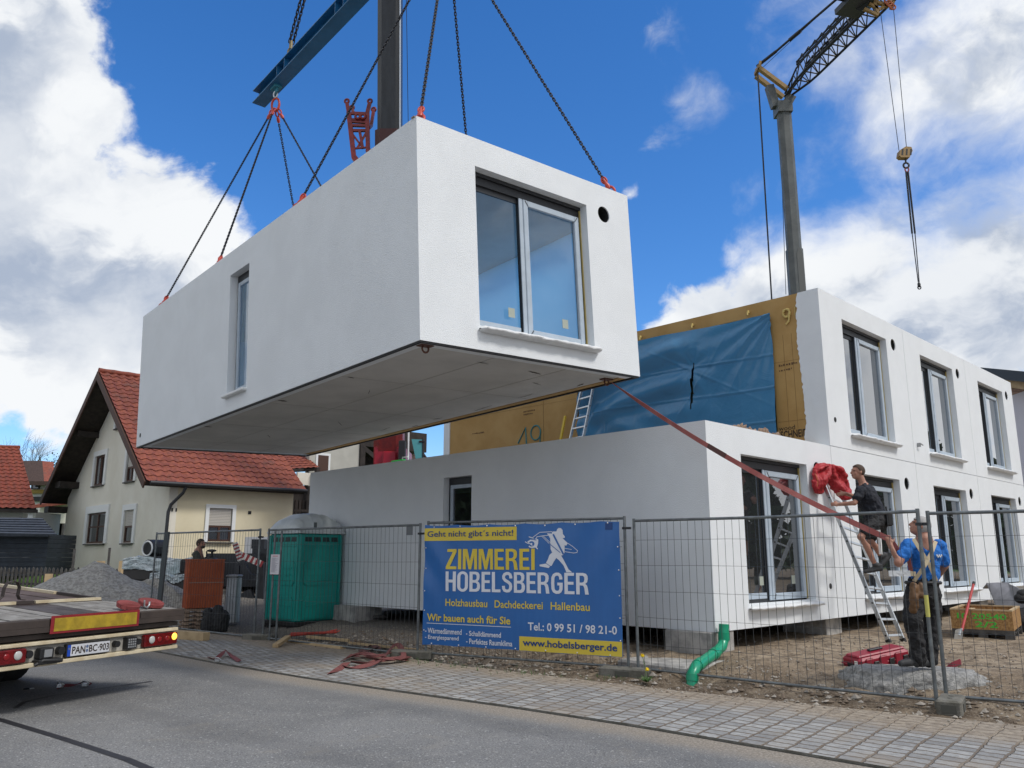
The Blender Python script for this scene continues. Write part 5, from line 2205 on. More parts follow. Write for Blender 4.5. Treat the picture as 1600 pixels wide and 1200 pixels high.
# adhesive yellow mark on the end post of the fourth panel, small grey plates on the mesh
m = MB()
Lp = (V3((4.5, 9.16, 0)) - V3((1.72, 11.68, 0))).length
m.tube([(Lp, 0, .95), (Lp, 0, 1.18)], .0225, 10)
m.build("yellow_tape", mat("faded_yellow_tape", (.50, .47, .12), .7), FP[3])
m = MB()
Lp = (V3((-1.5, 13.56, 0)) - V3((-4.78, 16.32, 0))).length
m.box(Lp - .32, Lp - .17, -.012, -.006, 1.93, 2.07)
m.build("name_plate", mat("grey_plate", (.12, .13, .14), .5), FP[1])


def foot(label, x, y, z, rz, l=.68, w=.22, h=.135):
    m = MB()
    m.cbox(-l / 2, l / 2, -w / 2, w / 2, 0, h, .018)
    for s in (-1, 1):
        m.box(-.10, .10, s * (w / 2 + .001) - .006, s * (w / 2 + .001) + .002, h * .22, h * .72, 1)
    for k in (-1, 1):
        m.tube([(k * .08, 0, h - .01), (k * .08, 0, h + .004)], .026, 10, 1)
    for s in (-1, 1):
        m.box(s * (l / 2 + .001) - .004, s * (l / 2 + .001) + .004, -.07, .07, h * .22, h * .72, 1)
    o = m.build("fence_block", [concrete_dk, mat("foot_recess", (.09, .088, .075), .95) if "foot_recess" not in MATS else MATS["foot_recess"]])
    o.location = (x, y, z)
    o.rotation_euler = (0, 0, rz)
    tag(o, label, "fence foot", "concrete feet of the site fence")
    return o


foot("mossy concrete foot between the toilet panel and the blue banner", -1.58, 13.52, .0, -.25)
foot("mossy concrete foot at the banner's street end, beside the dandelion", 1.52, 11.55, -.01, -.50)
foot("pale concrete foot under the two leaning posts near the man in blue", 4.62, 9.10, -.02, 1.0, .52, .24, .16)
foot("concrete foot between the orange box and the teal toilet", -4.85, 16.38, -.01, -.3)

# ------------------------------------------------------------------ the banner
BA = V3((-1.39, 13.49, 0))
BD = V3((.8643, -.5029, 0))
BN = V3((-.5029, -.8643, 0))


def bpnt(s, z, off=0.0):
    e = min(s, 3.41 - s, z - .22, 2.1 - z)
    w = .022 * mnoise.noise((s * 1.2, z * .9, 4)) + .0010 * cos(2 * pi * s / .107) * sst(0, .2, e) + .0025 * mnoise.noise((s * 3, z * 1.2, 9))
    w += .020 * sin((s - z * .6) * 9) * math.exp(-((s - 3.3) ** 2 + (z - 2.0) ** 2) * 3)
    w += .018 * sin((s + z * .8) * 9) * math.exp(-((s - .05) ** 2 + (z - 1.5) ** 2) * 4)
    return BA + BD * s + BN * (.045 + w + off) + V3((0, 0, z))


bn = thing("banner", "blue advertising banner with yellow and white lettering tied to the fence", "banner", tuple(BA), atan2(BD.y, BD.x))
m = MB()


def edge_z(s, top):
    if top:
        return 2.085 + .018 * abs(sin(s * pi / .62)) * -1 - .01 * sin(s * 1.0)
    return .225 + .010 * abs(sin(s * pi / .62)) + .015 * sin(s * 1.2) * .3


m.grid(lambda u, v: bpnt(u * 3.40, lerp(edge_z(u * 3.4, 0), edge_z(u * 3.4, 1), v)), 130, 50)
m.build("sheet", bannerblue, bn, world=True)
UZ = V3((0, 0, 1))


def btext(mb, body, s0, z0, s1, z1, bold=0.0, mi=0, off=.0065):
    mb.text(body, (0, 0, 0), BD, UZ, s1 - s0, z1 - z0, bold, mi, fn=lambda a, b: bpnt(s0 + a, z0 + b, off))


def bquad(mb, s0, z0, s1, z1, mi=0, off=.0025):
    mb.grid(lambda u, v: bpnt(lerp(s0, s1, u), lerp(z0, z1, v), off), max(2, int((s1 - s0) / .03)), max(1, int((z1 - z0) / .05)), mi)


def bpart(name, mt, fn):
    mb = MB()
    fn(mb)
    return mb.build(name, mt, bn, world=True)


bpart("slogan_panel", banneryel, lambda b: bquad(b, .0, 1.83, 1.72, 2.03))
bpart("web_panel", banneryel, lambda b: bquad(b, 1.76, .235, 3.39, .435))
bpart("slogan", bannernavy, lambda b: btext(b, "Geht nicht gibt´s nicht!", .06, 1.865, 1.66, 1.985, .010, 0, .009))
def stroke(pts, t):
    """outline polygon of a stroke of width t along pts"""
    L_, R_ = [], []
    for i, p in enumerate(pts):
        a = V3((*pts[max(i - 1, 0)], 0))
        b_ = V3((*pts[min(i + 1, len(pts) - 1)], 0))
        d = (b_ - a).normalized()
        n = V3((-d.y, d.x, 0)) * t / 2
        L_.append((p[0] + n.x, p[1] + n.y))
        R_.append((p[0] - n.x, p[1] - n.y))
    return L_ + R_[::-1]


def rrect(x0, x1, z0, z1, rx, rz):
    out = []
    for cx, cz, a0 in ((x1 - rx, z1 - rz, 0), (x0 + rx, z1 - rz, 1), (x0 + rx, z0 + rz, 2), (x1 - rx, z0 + rz, 3)):
        out += [(cx + rx * cos((a0 + k / 5) * pi / 2), cz + rz * sin((a0 + k / 5) * pi / 2)) for k in range(6)]
    return out


TT = .155
GLY = {
    'I': (TT, [[(0, 0), (0, 1), (TT, 1), (TT, 0)]], []),
    'Z': (.50, [[(.03, 1), (.49, 1), (.49, .86), (.19, .14), (.50, .14), (.50, 0), (0, 0), (0, .13), (.30, .86), (.03, .86)]], []),
    'M': (.68, [[(0, 0), (0, 1), (.215, 1), (.34, .40), (.465, 1), (.68, 1), (.68, 0), (.545, 0), (.545, .70), (.40, 0), (.28, 0), (.135, .70), (.135, 0)]], []),
    'E': (.45, [[(0, 0), (0, 1), (.44, 1), (.44, .86), (TT, .86), (TT, .58), (.41, .58), (.41, .445), (TT, .445), (TT, .14), (.45, .14), (.45, 0)]], []),
    'R': (.55, [[(0, 0), (0, 1), (.31, 1), (.44, .96), (.51, .86), (.52, .72), (.49, .57), (.40, .49), (.48, .42), (.51, .30), (.55, 0), (.39, 0), (.355, .30), (.31, .41), (TT, .42), (TT, 0)]], [[(TT, .87), (.29, .87), (.36, .81), (.365, .70), (.34, .59), (.27, .55), (TT, .55)]]),
    'H': (.53, [[(0, 0), (0, 1), (TT, 1), (TT, .585), (.375, .585), (.375, 1), (.53, 1), (.53, 0), (.375, 0), (.375, .44), (TT, .44), (TT, 0)]], []),
    'O': (.54, [rrect(0, .54, -.015, 1.015, .27, .27)], [rrect(TT, .54 - TT, .12, .88, .115, .13)]),
    'B': (.54, [[(0, 0), (0, 1), (.33, 1), (.45, .96), (.51, .86), (.51, .70), (.48, .59), (.41, .525), (.49, .46), (.54, .34), (.53, .17), (.47, .05), (.35, 0)]], [[(TT, .87), (.30, .87), (.36, .80), (.36, .66), (.30, .585), (TT, .585)], [(TT, .45), (.31, .45), (.38, .38), (.38, .21), (.31, .135), (TT, .135)]]),
    'L': (.43, [[(0, 0), (0, 1), (TT, 1), (TT, .14), (.43, .14), (.43, 0)]], []),
    'S': (.52, [stroke([(.445, .69), (.445, .78), (.41, .88), (.335, .93), (.24, .93), (.14, .89), (.085, .80), (.09, .69), (.16, .60), (.34, .49), (.42, .41), (.44, .30), (.42, .17), (.345, .085), (.24, .07), (.14, .10), (.085, .19), (.075, .32)], .15)], []),
    'G': (.54, [stroke([(.455, .68), (.45, .78), (.41, .88), (.34, .93), (.24, .93), (.145, .88), (.09, .77), (.078, .5), (.09, .23), (.145, .12), (.24, .07), (.34, .075), (.41, .12), (.455, .22), (.462, .40), (.462, .455)], .15), [(.29, .53), (.54, .53), (.54, .40), (.29, .40)]], []),
}


def headline(mb, word, s0, z0, s1, z1, gap=.075):
    tot = sum(GLY[c][0] for c in word) + gap * (len(word) - 1)
    sx, sz = (s1 - s0) / tot, z1 - z0
    x = 0
    for c in word:
        w, outs, holes = GLY[c]
        for k, o_ in enumerate(outs):
            loops = [o_] + (holes if k == 0 else [])
            flat = [p for l in loops for p in l]
            P = [bpnt(s0 + (x + p[0]) * sx, z0 + p[1] * sz, .0068 + .0006 * k) for p in flat]
            fs = []
            for t in tessellate_polygon([[V3((p[0], p[1], 0)) for p in l] for l in loops]):
                a, b_, e = (P[i] for i in t)
                fs.append(t if (b_ - a).cross(e - a).dot(BN) > 0 else t[::-1])
            mb.add(P, fs)
        x += w + gap


bpart("company_name", banneryel, lambda b: headline(b, "ZIMMEREI", .44, 1.39, 2.03, 1.70))
bpart("company_name", bannerwhite, lambda b: headline(b, "HOBELSBERGER", .44, 1.055, 2.90, 1.355))
bpart("trade_line", banneryel, lambda b: (btext(b, "Holzhausbau", .44, .828, 1.20, .938, .012), btext(b, "Dachdeckerei", 1.33, .828, 2.16, .938, .012), btext(b, "Hallenbau", 2.29, .828, 2.91, .938, .012)))
bpart("offer_line", banneryel, lambda b: btext(b, "Wir bauen auch für Sie", .085, .592, 1.61, .705, .022))
bpart("underline", bannerwhite, lambda b: bquad(b, .08, .553, 1.62, .562, 0, .004))
bpart("offer_list", bannerwhite, lambda b: (btext(b, "- Wärmedämmend", .055, .405, .74, .487, .016), btext(b, "- Energiesparend", .055, .300, .685, .380, .016),
                                            btext(b, "- Schalldämmend", .82, .398, 1.45, .473, .016), btext(b, "- Perfektes Raumklima", .825, .282, 1.645, .362, .016)))
bpart("phone_number", bannerwhite, lambda b: btext(b, "Tel.: 0 99 51 / 98 21-0", 1.91, .525, 3.32, .64, .018))
bpart("web_address", bannernavy, lambda b: btext(b, "www.hobelsberger.de", 1.82, .275, 3.32, .40, .022, 0, .009))


def LGp(x, y):
    return 1.83 + x * .00098, 2.15 - y * .00086


def logo_poly(mb, pts, off=.006, mi=0):
    q = [LGp(*p) for p in pts]
    tri = tessellate_polygon([[V3((a, b, 0)) for a, b in q]])
    P = [bpnt(a, b, off) for a, b in q]
    fs = []
    for t in tri:
        a, b, c = (P[i] for i in t)
        fs.append(t if (b - a).cross(c - a).dot(BN) > 0 else t[::-1])
    mb.add(P, fs, mi)


def logo_line(mb, pts, w, off=.006, mi=0):
    q = [V3((*LGp(*p), 0)) for p in pts]
    for a, b in zip(q, q[1:]):
        d = (b - a).normalized()
        n = V3((-d.y, d.x, 0)) * w / 2
        b2, a2 = b + d * w * .3, a - d * w * .3
        vs_ = [bpnt(p.x, p.y, off) for p in (a2 + n, b2 + n, b2 - n, a2 - n)]
        f = (0, 1, 2, 3)
        if (vs_[1] - vs_[0]).cross(vs_[2] - vs_[0]).dot(BN) < 0:
            f = f[::-1]
        mb.add(vs_, [f], mi)


lg_ = MB()
logo_poly(lg_, [(500, 245), (520, 235), (575, 235), (590, 195), (620, 175), (655, 182), (680, 212), (686, 280), (722, 325), (715, 347), (680, 350), (770, 435), (740, 478), (716, 465), (712, 590), (690, 630), (655, 640), (700, 720), (775, 870), (790, 880), (828, 917), (735, 917), (728, 890), (690, 800), (610, 710), (570, 680), (530, 740), (490, 812), (472, 815), (395, 765), (430, 700), (455, 630), (500, 590), (475, 530), (470, 400), (468, 350), (415, 265), (500, 270)])
logo_poly(lg_, [(283, 795), (310, 788), (395, 775), (462, 820), (440, 850), (400, 840), (290, 822)])
logo_line(lg_, [(500, 238), (290, 245), (170, 330)], .009)
logo_line(lg_, [(430, 300), (345, 305), (240, 322), (225, 350)], .009)
logo_line(lg_, [(345, 305), (650, 590)], .007)
logo_line(lg_, [(325, 312), (640, 620)], .007)
logo_line(lg_, [(770, 435), (850, 490), (925, 560), (915, 590), (860, 598), (720, 575)], .008)
logo_line(lg_, [(716, 520), (830, 540)], .007)
logo_poly(lg_, [(75, 402), (130, 368), (160, 372), (185, 365), (225, 350), (265, 365), (260, 440), (240, 500), (150, 516), (98, 492), (115, 450)])
logo_line(lg_, [(40, 405), (150, 470)], .012)
logo_line(lg_, [(105, 320), (180, 345)], .012)
logo_line(lg_, [(205, 480), (250, 525)], .016)
lg_.build("logo", bannerwhite, bn, world=True)
lk = MB()
logo_line(lk, [(525, 290), (690, 612)], .028, .009)
logo_line(lk, [(455, 440), (640, 590)], .010, .009)
logo_poly(lk, [(150 + 50 * cos(a), 440 + 45 * sin(a)) for a in [2 * pi * k / 16 for k in range(16)]], .009)
logo_line(lk, [(190, 370), (230, 375)], .012, .009)
lk.build("logo_detail", bannerblue, bn, world=True)
lw = MB()
logo_poly(lw, [(150 + 16 * cos(a), 440 + 16 * sin(a)) for a in [2 * pi * k / 12 for k in range(12)]], .012)
logo_line(lw, [(100, 420), (165, 468)], .012, .012)
lw.build("logo_detail", bannerwhite, bn, world=True)
m = MB()
m.grid(lambda u, v: bpnt(lerp(3.17, 3.29, u), lerp(1.96, 2.06, v), .004), 4, 3)
m.build("patch", bannernavy, bn, world=True)
m = MB()
r = random.Random(2)
for k in range(7):
    s = .18 + .505 * k
    for top in (0, 1):
        z = edge_z(s, top)
        c = bpnt(s, z + (-.02 if top else .02), .006)
        m.tube([c, c + UZ * (.055 if top else -.10) - BN * .02], .0035, 4, 1)
        m.ell(c, .011, 8, 4, None, 0)
for z in (.45, .75, 1.05, 1.4, 1.72):
    for s in (.03, 3.37):
        c = bpnt(s, z, .006)
        m.ell(c, .010, 8, 4, None, 0)
        m.tube([c, c + BD * (.06 if s > 1 else -.05) - BN * .02], .0035, 4, 1)
m.build("cable_tie", [whitepaint, black], bn, world=True)

# ------------------------------------------------------------------ toilet cabin
tl0 = gz(462, 980, .10)
ta = radians(90 - 40)
tl = thing("toilet_cabin", "teal plastic toilet cabin with translucent grey domed roof behind the fence", "portable toilet", tuple(tl0), ta)
S, HT = 1.16, 1.98
# local: x runs along the long wall side, y to the side of the door
m = MB()
m.cbox(0, S, 0, S, .10, HT, .03)
for (o, ux) in ((V3((0, -.001, 0)), V3((1, 0, 0))), (V3((-.001, 0, 0)), V3((0, 1, 0)))):
    nn = V3((0, -1, 0)) if ux.x else V3((-1, 0, 0))

    def pan(pts, t=.016):
        m.prism(pts, [], o + nn * t, ux, (0, 0, 1), nn * -t)
    pan([(.03, .12), (.10, .12), (.10, 1.94), (.03, 1.94)], .022)
    pan([(S - .10, .12), (S - .03, .12), (S - .03, 1.94), (S - .10, 1.94)], .022)
    pan([(.12, 1.70), (S - .12, 1.70), (S - .12, 1.76), (.12, 1.76)], .016)
    pan([(.12, 1.32), (.20, 1.38), (S - .2, 1.38), (S - .12, 1.32), (S - .12, .94), (S - .2, .86), (.2, .86), (.12, .94)], .020)
    pan([(.12, .52), (.22, .62), (S - .22, .62), (S - .12, .52), (S - .12, .16), (.12, .16)], .018)
    pan([(.22, 1.22), (S - .22, 1.22), (S - .22, 1.245), (.22, 1.245)], .032)
    pan([(.26, 1.08), (S - .26, 1.08), (S - .26, 1.10), (.26, 1.10)], .032)
    pan([(.24, .96), (S - .24, .96), (S - .24, .98), (.24, .98)], .032)
    pan([(.22, .42), (S - .22, .46), (S - .22, .48), (.22, .44)], .030)
m.build("wall", toil, tl)
m = MB()
for k in range(4):
    a0 = .13 + .235 * k
    m.prism([(a0, 1.80), (a0 + .19, 1.80), (a0 + .17, 1.90), (a0, 1.90)], [], (0, -.006, 0), (1, 0, 0), (0, 0, 1), (0, .004, 0))
    m.prism([(a0, 1.80), (a0 + .19, 1.80), (a0 + .17, 1.90), (a0, 1.90)], [], (-.006, 0, 0), (0, 1, 0), (0, 0, 1), (.004, 0, 0))
m.build("vent_slot", toil_dk, tl)
m = MB()
m.cbox(-.02, S + .02, -.02, S + .02, .0, .10, .015)
for k in (0.05, S - .25):
    m.box(-.06, S + .06, k, k + .2, -.09, .0)
m.build("skid", black, tl)


def dome(u, v):
    x, y = lerp(-.05, S + .05, u), lerp(-.05, S + .05, v)
    a, b = 2 * u - 1, 2 * v - 1
    k = max(0, 1 - abs(a) ** 2.4) ** .52 * max(0, 1 - abs(b) ** 3.6) ** .6
    rib = .016 * (1 if abs(((u * 5.0) % 1) - .5) < .14 else 0) * min(1, k * 3)
    return (x, y, HT + .05 + .40 * k + rib)


m = MB()
m.grid(dome, 60, 24)
m.cbox(-.05, S + .05, -.05, S + .05, HT - .005, HT + .052, .012)
m.box(.30, .42, -.03, .12, HT + .12, HT + .25)
m.build("roof", toilroof, tl)
m = MB()
m.box(.32, .40, -.035, -.029, HT + .13, HT + .24)
m.build("roof_vent", mat("vent_grey", (.10, .12, .12), .6), tl)
# the paper notice on its post
np_ = at(431, 1000, 15.9)
m = MB()
m.tube([(np_.x, np_.y, .04), (np_.x - .0, np_.y, 2.06)], .022, 8)
m.tube([(np_.x - .16, np_.y + .12, .04), (np_.x - .16, np_.y + .12, 2.06)], .02, 8)
po = m.build("fence_post", galv)
tag(po, "pair of thin grey steel posts in front of the toilet cabin carrying a paper notice", "post")
nt = thing("notice", "white paper notice with a red heading in a plastic sleeve on a steel post", "notice", (np_.x - .09, np_.y - .03, 1.25))
m = MB()
m.grid(lambda u, v: (lerp(-.085, .085, u), -.004 + .004 * sin(u * 5), lerp(0, .37, v)), 6, 4)
m.build("sheet", paper, nt)
m = MB()
r = random.Random(8)
for k in range(16):
    z = .30 - k * .017
    m.box(-.065, -.065 + r.uniform(.06, .13), -.0095, -.0085, z, z + .006)
m.build("writing", inkgrey, nt)
m = MB()
m.box(-.05, .05, -.0095, -.0085, .335, .345)
m.build("heading", inkred, nt)
m = MB()
m.box(-.086, .086, -.006, -.001, -.012, .001)
m.build("clip", black, nt)
# dark thick steel post beside the first panel
m = MB()
a = at(252, 900, 18.6)
m.bar((a.x, a.y, .05), (a.x + .05, a.y, 2.12), .09, .09)
po = m.build("steel_post", mat("dark_post_paint", (.06, .07, .072), .5))
tag(po, "thick dark square steel post just inside the first fence panel", "post")

# ------------------------------------------------------------------ trailer of the truck
KS = 1.1
T0 = V3((0, 0, EYE)) + (at(275, 1007, 9.6) - V3((0, 0, EYE))) * KS
az = radians(22.9)
TA = atan2(cos(az), sin(az))
tr = thing("trailer", "low loader trailer with worn plank deck, rear lamps and number plate", "trailer", (T0.x, T0.y, -.02), TA)
zb = T0.z + .02
WT = 2.55
m = MB()
m.cbox(-WT, 0, .04, .12, zb, zb + .165, .008, 0)
m.build("lamp_bar", mat("dirty_white_bar", (.40, .38, .34), .6, var=.35, vs=4), tr)
m = MB()
m.cbox(-WT - .01, .02, -.01, .13, zb - .045, zb - .001, .006)
m.cbox(-WT - .01, .02, .0, .13, zb + .167, zb + .205, .006)
m.build("batten", creamstrip, tr)


def lampbox(x0, x1, mirror):
    m = MB()
    m.cbox(x0, x1, -.03, .038, zb + .012, zb + .155, .012)
    lb = m.build("tail_lamp", lampred, tr)
    m = MB()
    cx = x1 - .10 if mirror else x0 + .10
    m.tube([(cx, -.036, zb + .095), (cx, -.028, zb + .095)], .043, 16)
    m.ell((cx, -.033, zb + .095), (.042, .012, .042), 14, 8)
    m.build("reversing_lamp", lampclear, lb).matrix_parent_inverse = Matrix()
    m = MB()
    for q in (.22, .34):
        c2 = x1 - q if mirror else x0 + q
        m.ell((c2, -.030, zb + .09), (.035, .010, .035), 12, 6)
    m.build("brake_lamp", mat("bright_red_lens", (.22, .008, .010), .2) if "bright_red_lens" not in MATS else MATS["bright_red_lens"], lb)
    if not mirror:
        m = MB()
        m.ell((x1 - .06, -.032, zb + .105), (.042, .014, .042), 14, 8)
        m.build("indicator_lamp", amber, lb)
    return lb


lampbox(-.52, -.01, False)
lampbox(-WT, -2.03, True)
m = MB()
for x, s in ((-.60, .036), (-1.99, .04), (-1.62, .042), (-.90, .036)):
    m = MB()
    m.tube([(x, -.02, zb + .09), (x, .04, zb + .09)], s, 14)
    m.build("rubber_buffer", black, tr)
m = MB()
m.box(-.78, -.64, -.03, .04, zb + .02, zb + .15)
m.build("socket", black, tr)
m = MB()
m.cbox(-1.93, -1.66, -.09, .03, zb - .02, zb + .03, .01)
m.cbox(-1.9, -1.74, -.06, .03, zb + .03, zb + .14, .01)
m.tube([(-1.95, -.05, zb - .02), (-1.88, -.08, zb + .02), (-1.66, -.08, zb + .0)], .02, 6)
m.build("socket", black, tr)
m = MB()
m.box(-1.86, -1.77, -.064, -.058, zb + .05, zb + .125)
for k in range(16):
    i, j = k % 4, k // 4
    m.box(-.765 + .030 * i, -.765 + .030 * i + .02, -.034, -.029, zb + .035 + .027 * j, zb + .035 + .027 * j + .018)
m.build("socket_lid", greymetal, tr)
# number plate
m = MB()
m.cbox(-1.56, -1.00, -.012, .038, zb + .012, zb + .148, .006)
npl = m.build("number_plate", black, tr)
m = MB()
m.box(-1.51, -1.012, -.0155, -.0125, zb + .022, zb + .138)
m.build("plate_face", platewhite, npl)
m = MB()
m.box(-1.55, -1.512, -.0155, -.0125, zb + .022, zb + .138)
m.build("country_band", euroblue, npl)
m = MB()
ux, uz = V3((1, 0, 0)), V3((0, 0, 1))
m.text("PAN", (-1.495, -.0175, zb + .042), ux, uz, .165, .076, .02)
m.text("BC·903", (-1.282, -.0175, zb + .042), ux, uz, .262, .076, .02)
m.build("registration", inkblack, npl)
m = MB()
m.tube([(-1.306, -.0165, zb + .105), (-1.306, -.0155, zb + .105)], .017, 10)
m.tube([(-1.306, -.0165, zb + .062), (-1.306, -.0155, zb + .062)], .017, 10)
m.tube([(-1.531, -.0165, zb + .10), (-1.531, -.0155, zb + .10)], .012, 10)
m.build("seal", mat("seal_blue_grey", (.10, .14, .24), .5), npl)
# recessed dark cross-member above the bar
m = MB()
m.box(-WT, .02, .16, .40, zb + .0, zb + .30, 0)
m.bar((-WT, .10, zb + .25), (.05, .10, zb + .25), .10, .05, 0)
m.bar((-WT, .06, zb + .32), (.09, .06, zb + .32), .14, .06, 0)
m.box(-2.3, -.1, .5, 9, zb + .0, zb + .28, 0)
m.build("chassis", trailersteel, tr)
m = MB()
zt_ = zb + .43
m.cbox(-WT - .02, .10, .0, .06, zb + .335, zt_, .01)
m.cbox(-.60, .06, -.012, .0, zb + .345, zt_ - .01, .003)
m.cbox(-2.5, -1.80, -.012, .0, zb + .345, zt_ - .01, .003)
m.build("rear_edge", trailersteel, tr)
m = MB()
m.cbox(-1.79, -.63, -.022, -.014, zb + .27, zt_ + .025, .003, 1)
m.box(-1.75, -.67, -.026, -.0225, zb + .295, zt_ - .0, 0)
m.build("reflector_board", [reflyellow, reflred], tr)
# beaver tail: sloping planks
y0, z0, y1, z1 = .06, zt_, 1.12, zt_ + .085
m = MB()
nb = 15
for k in range(nb):
    x0, x1 = -WT + (WT + .08) * k / nb, -WT + (WT + .08) * (k + 1) / nb
    steel = k in (6, 7, 8)
    dz = random.Random(k).uniform(-.006, .006)
    e0 = .03 * k / nb
    m.add([(x0 + .006, y0, z0 + dz), (x1 - .006, y0, z0 + dz), (x1 - .006 - .25 * sst(13, 15, k + 1), y1, z1 + dz), (x0 + .006 - .25 * sst(13, 15, k), y1, z1 + dz),
           (x0 + .006, y0, z0 - .05), (x1 - .006, y0, z0 - .05), (x1 - .006 - .25 * sst(13, 15, k + 1), y1, z1 - .05), (x0 + .006 - .25 * sst(13, 15, k), y1, z1 - .05)],
          [(0, 1, 2, 3), (0, 4, 5, 1), (1, 5, 6, 2), (3, 2, 6, 7), (0, 3, 7, 4)], 1 if steel else 0)
m.build("ramp_planks", [plankgrey, trailersteel], tr)
# main deck, rising towards the tractor
rise = .073
m = MB()
rr = random.Random(4)
for i in range(6):
    x0, x1 = -WT + (WT - .17) * i / 6, -WT + (WT - .17) * (i + 1) / 6
    y = y1 + .01
    while y < 10:
        l = rr.uniform(1.2, 3.4)
        za, zc = z1 + (y - y1) * rise, z1 + (y + l - y1) * rise
        dz = rr.uniform(-.004, .004)
        m.add([(x0 + .004, y, za + dz), (x1 - .004, y, za + dz), (x1 - .004, y + l - .01, zc + dz), (x0 + .004, y + l - .01, zc + dz),
               (x0 + .004, y, za - .06), (x1 - .004, y, za - .06), (x1 - .004, y + l - .01, zc - .06), (x0 + .004, y + l - .01, zc - .06)],
              [(0, 1, 2, 3), (0, 4, 5, 1), (1, 5, 6, 2), (2, 6, 7, 3), (3, 7, 4, 0)], rr.choice((0, 0, 1, 2)))
        y += l
m.build("deck", [planks, mat("dark_plywood", (.095, .062, .052), .7, var=.4, vs=2), plankgrey], tr)
m = MB()
m.obox((-.16, y1, z1 - .16), (.10, 0, 0), (0, 9, 9 * rise), (0, 0, .12), 0)
m.build("side_rail", trailersteel, tr)
m = MB()


def bat(x0, x1, ya, yb, mi=0):
    za, zc = z1 + (ya - y1) * rise, z1 + (yb - y1) * rise
    m.bar((x0, ya, za + .022), (x1, yb, zc + .022), .055, .034, mi)


bat(-WT, -1.35, 1.18, 1.16)
bat(-1.1, -.2, 1.16, 1.14)
bat(-.24, -.20, 1.2, 1.9, 1)
bat(-.20, -.18, 1.95, 3.2, 0)
bat(-.18, -.17, 3.3, 3.9, 0)
bat(-.17, -.16, 4.1, 7.0, 0)
bat(-1.35, -1.12, 1.17, 1.16, 1)
m.build("edge_batten", [creamstrip, strapdk], tr)
for x in (-.35, -2.2):
    for y in (2.6, 3.9, 5.2):
        m = MB()
        m.tube([(x - .15, y, .39), (x + .15, y, .39)], .39, 22)
        m.tube([(x - .16, y, .39), (x + .16, y, .39)], .2, 14, 1)
        m.build("wheel", [rubber, darksteel], tr)


def tloc(x, y, z):
    return mw(tr) @ V3((x, y, z))


# bent band of dark webbing standing up on the deck edge
lo = at(99, 946, 10.3)
hoop = thing("webbing_loop", "stiff dark band bent into an upright loop on the trailer's batten", "strap", tuple(lo))
m = MB()
q = [tloc(-1.62, 1.17, z1 + .05), tloc(-1.55, 1.17, z1 + .06), tloc(-1.50, 1.17, z1 + .10), tloc(-1.49, 1.17, z1 + .20), tloc(-1.46, 1.17, z1 + .255), tloc(-1.40, 1.17, z1 + .27), tloc(-1.34, 1.17, z1 + .255), tloc(-1.31, 1.17, z1 + .20), tloc(-1.32, 1.17, z1 + .11), tloc(-1.29, 1.17, z1 + .06), tloc(-1.22, 1.17, z1 + .05)]
yv = (mw(tr).to_3x3() @ V3((0, 1, 0))) * .055
m.ribbon(q, yv, .006)
m.build("band", strapdk, hoop, world=True)
cs = thing("coiled_strap", "two flat coils of red webbing with a steel ratchet on the trailer's sloping edge", "strap", tuple(tloc(-.45, .3, z0 + .03)))
m = MB()
for cx, cy, rr_ in ((-.60, .20, .14), (-.22, .24, .16)):
    zc = lerp(z0, z1, cy / 1.06) + .012
    sp = []
    for k in range(70):
        a = k * .42
        rad = .03 + (rr_ - .03) * k / 70
        sp.append(tloc(cx + rad * cos(a), cy + rad * sin(a) * .9, zc + .04 + rad * sin(a) * .26))
    m.ribbon(sp, V3((0, 0, .05)), .006)
    m.tube([tloc(cx, cy + .0, zc + .025), tloc(cx, cy - .011, zc + .06)], rr_ * .92, 18)
m.build("webbing", strapred, cs, world=True)
m = MB()
m.tube([tloc(-.44, .12, z0 + .12), tloc(-.44, .12, z0 + .05), tloc(-.40, .11, z0 + .03), tloc(-.36, .12, z0 + .06), tloc(-.36, .12, z0 + .10)], .012, 6)
m.build("ratchet", alu, cs, world=True)


# ------------------------------------------------------------------ people
FOLD = bpy.data.textures.new("cloth_folds", 'CLOUDS')
FOLD.noise_scale = .075
FOLD.noise_depth = 2


def soft(name, mb, mt, parent, vox=.012, it=3, world=True):
    o = mb.build(name, mt, parent, world=world)
    r = o.modifiers.new("one skin", 'REMESH')
    r.mode = 'VOXEL'
    r.voxel_size = vox
    r.use_smooth_shade = True
    s = o.modifiers.new("smooth", 'SMOOTH')
    s.factor = .5
    s.iterations = it
    if name in ('shirt', 'trousers', 'shorts', 'cloth', 'tool_pouch', 'black_sack'):
        d = o.modifiers.new("folds", 'DISPLACE')
        d.texture = FOLD
        d.texture_coords = 'LOCAL'
        d.strength = .05
        d.mid_level = .5
    return o


def limb(mb, pts, rs, n=10):
    pts = [V3(p) for p in pts]
    mb.tube(pts, rs, n)
    for p, r in zip(pts, rs):
        mb.ell(p, r * 1.0, 10, 7)


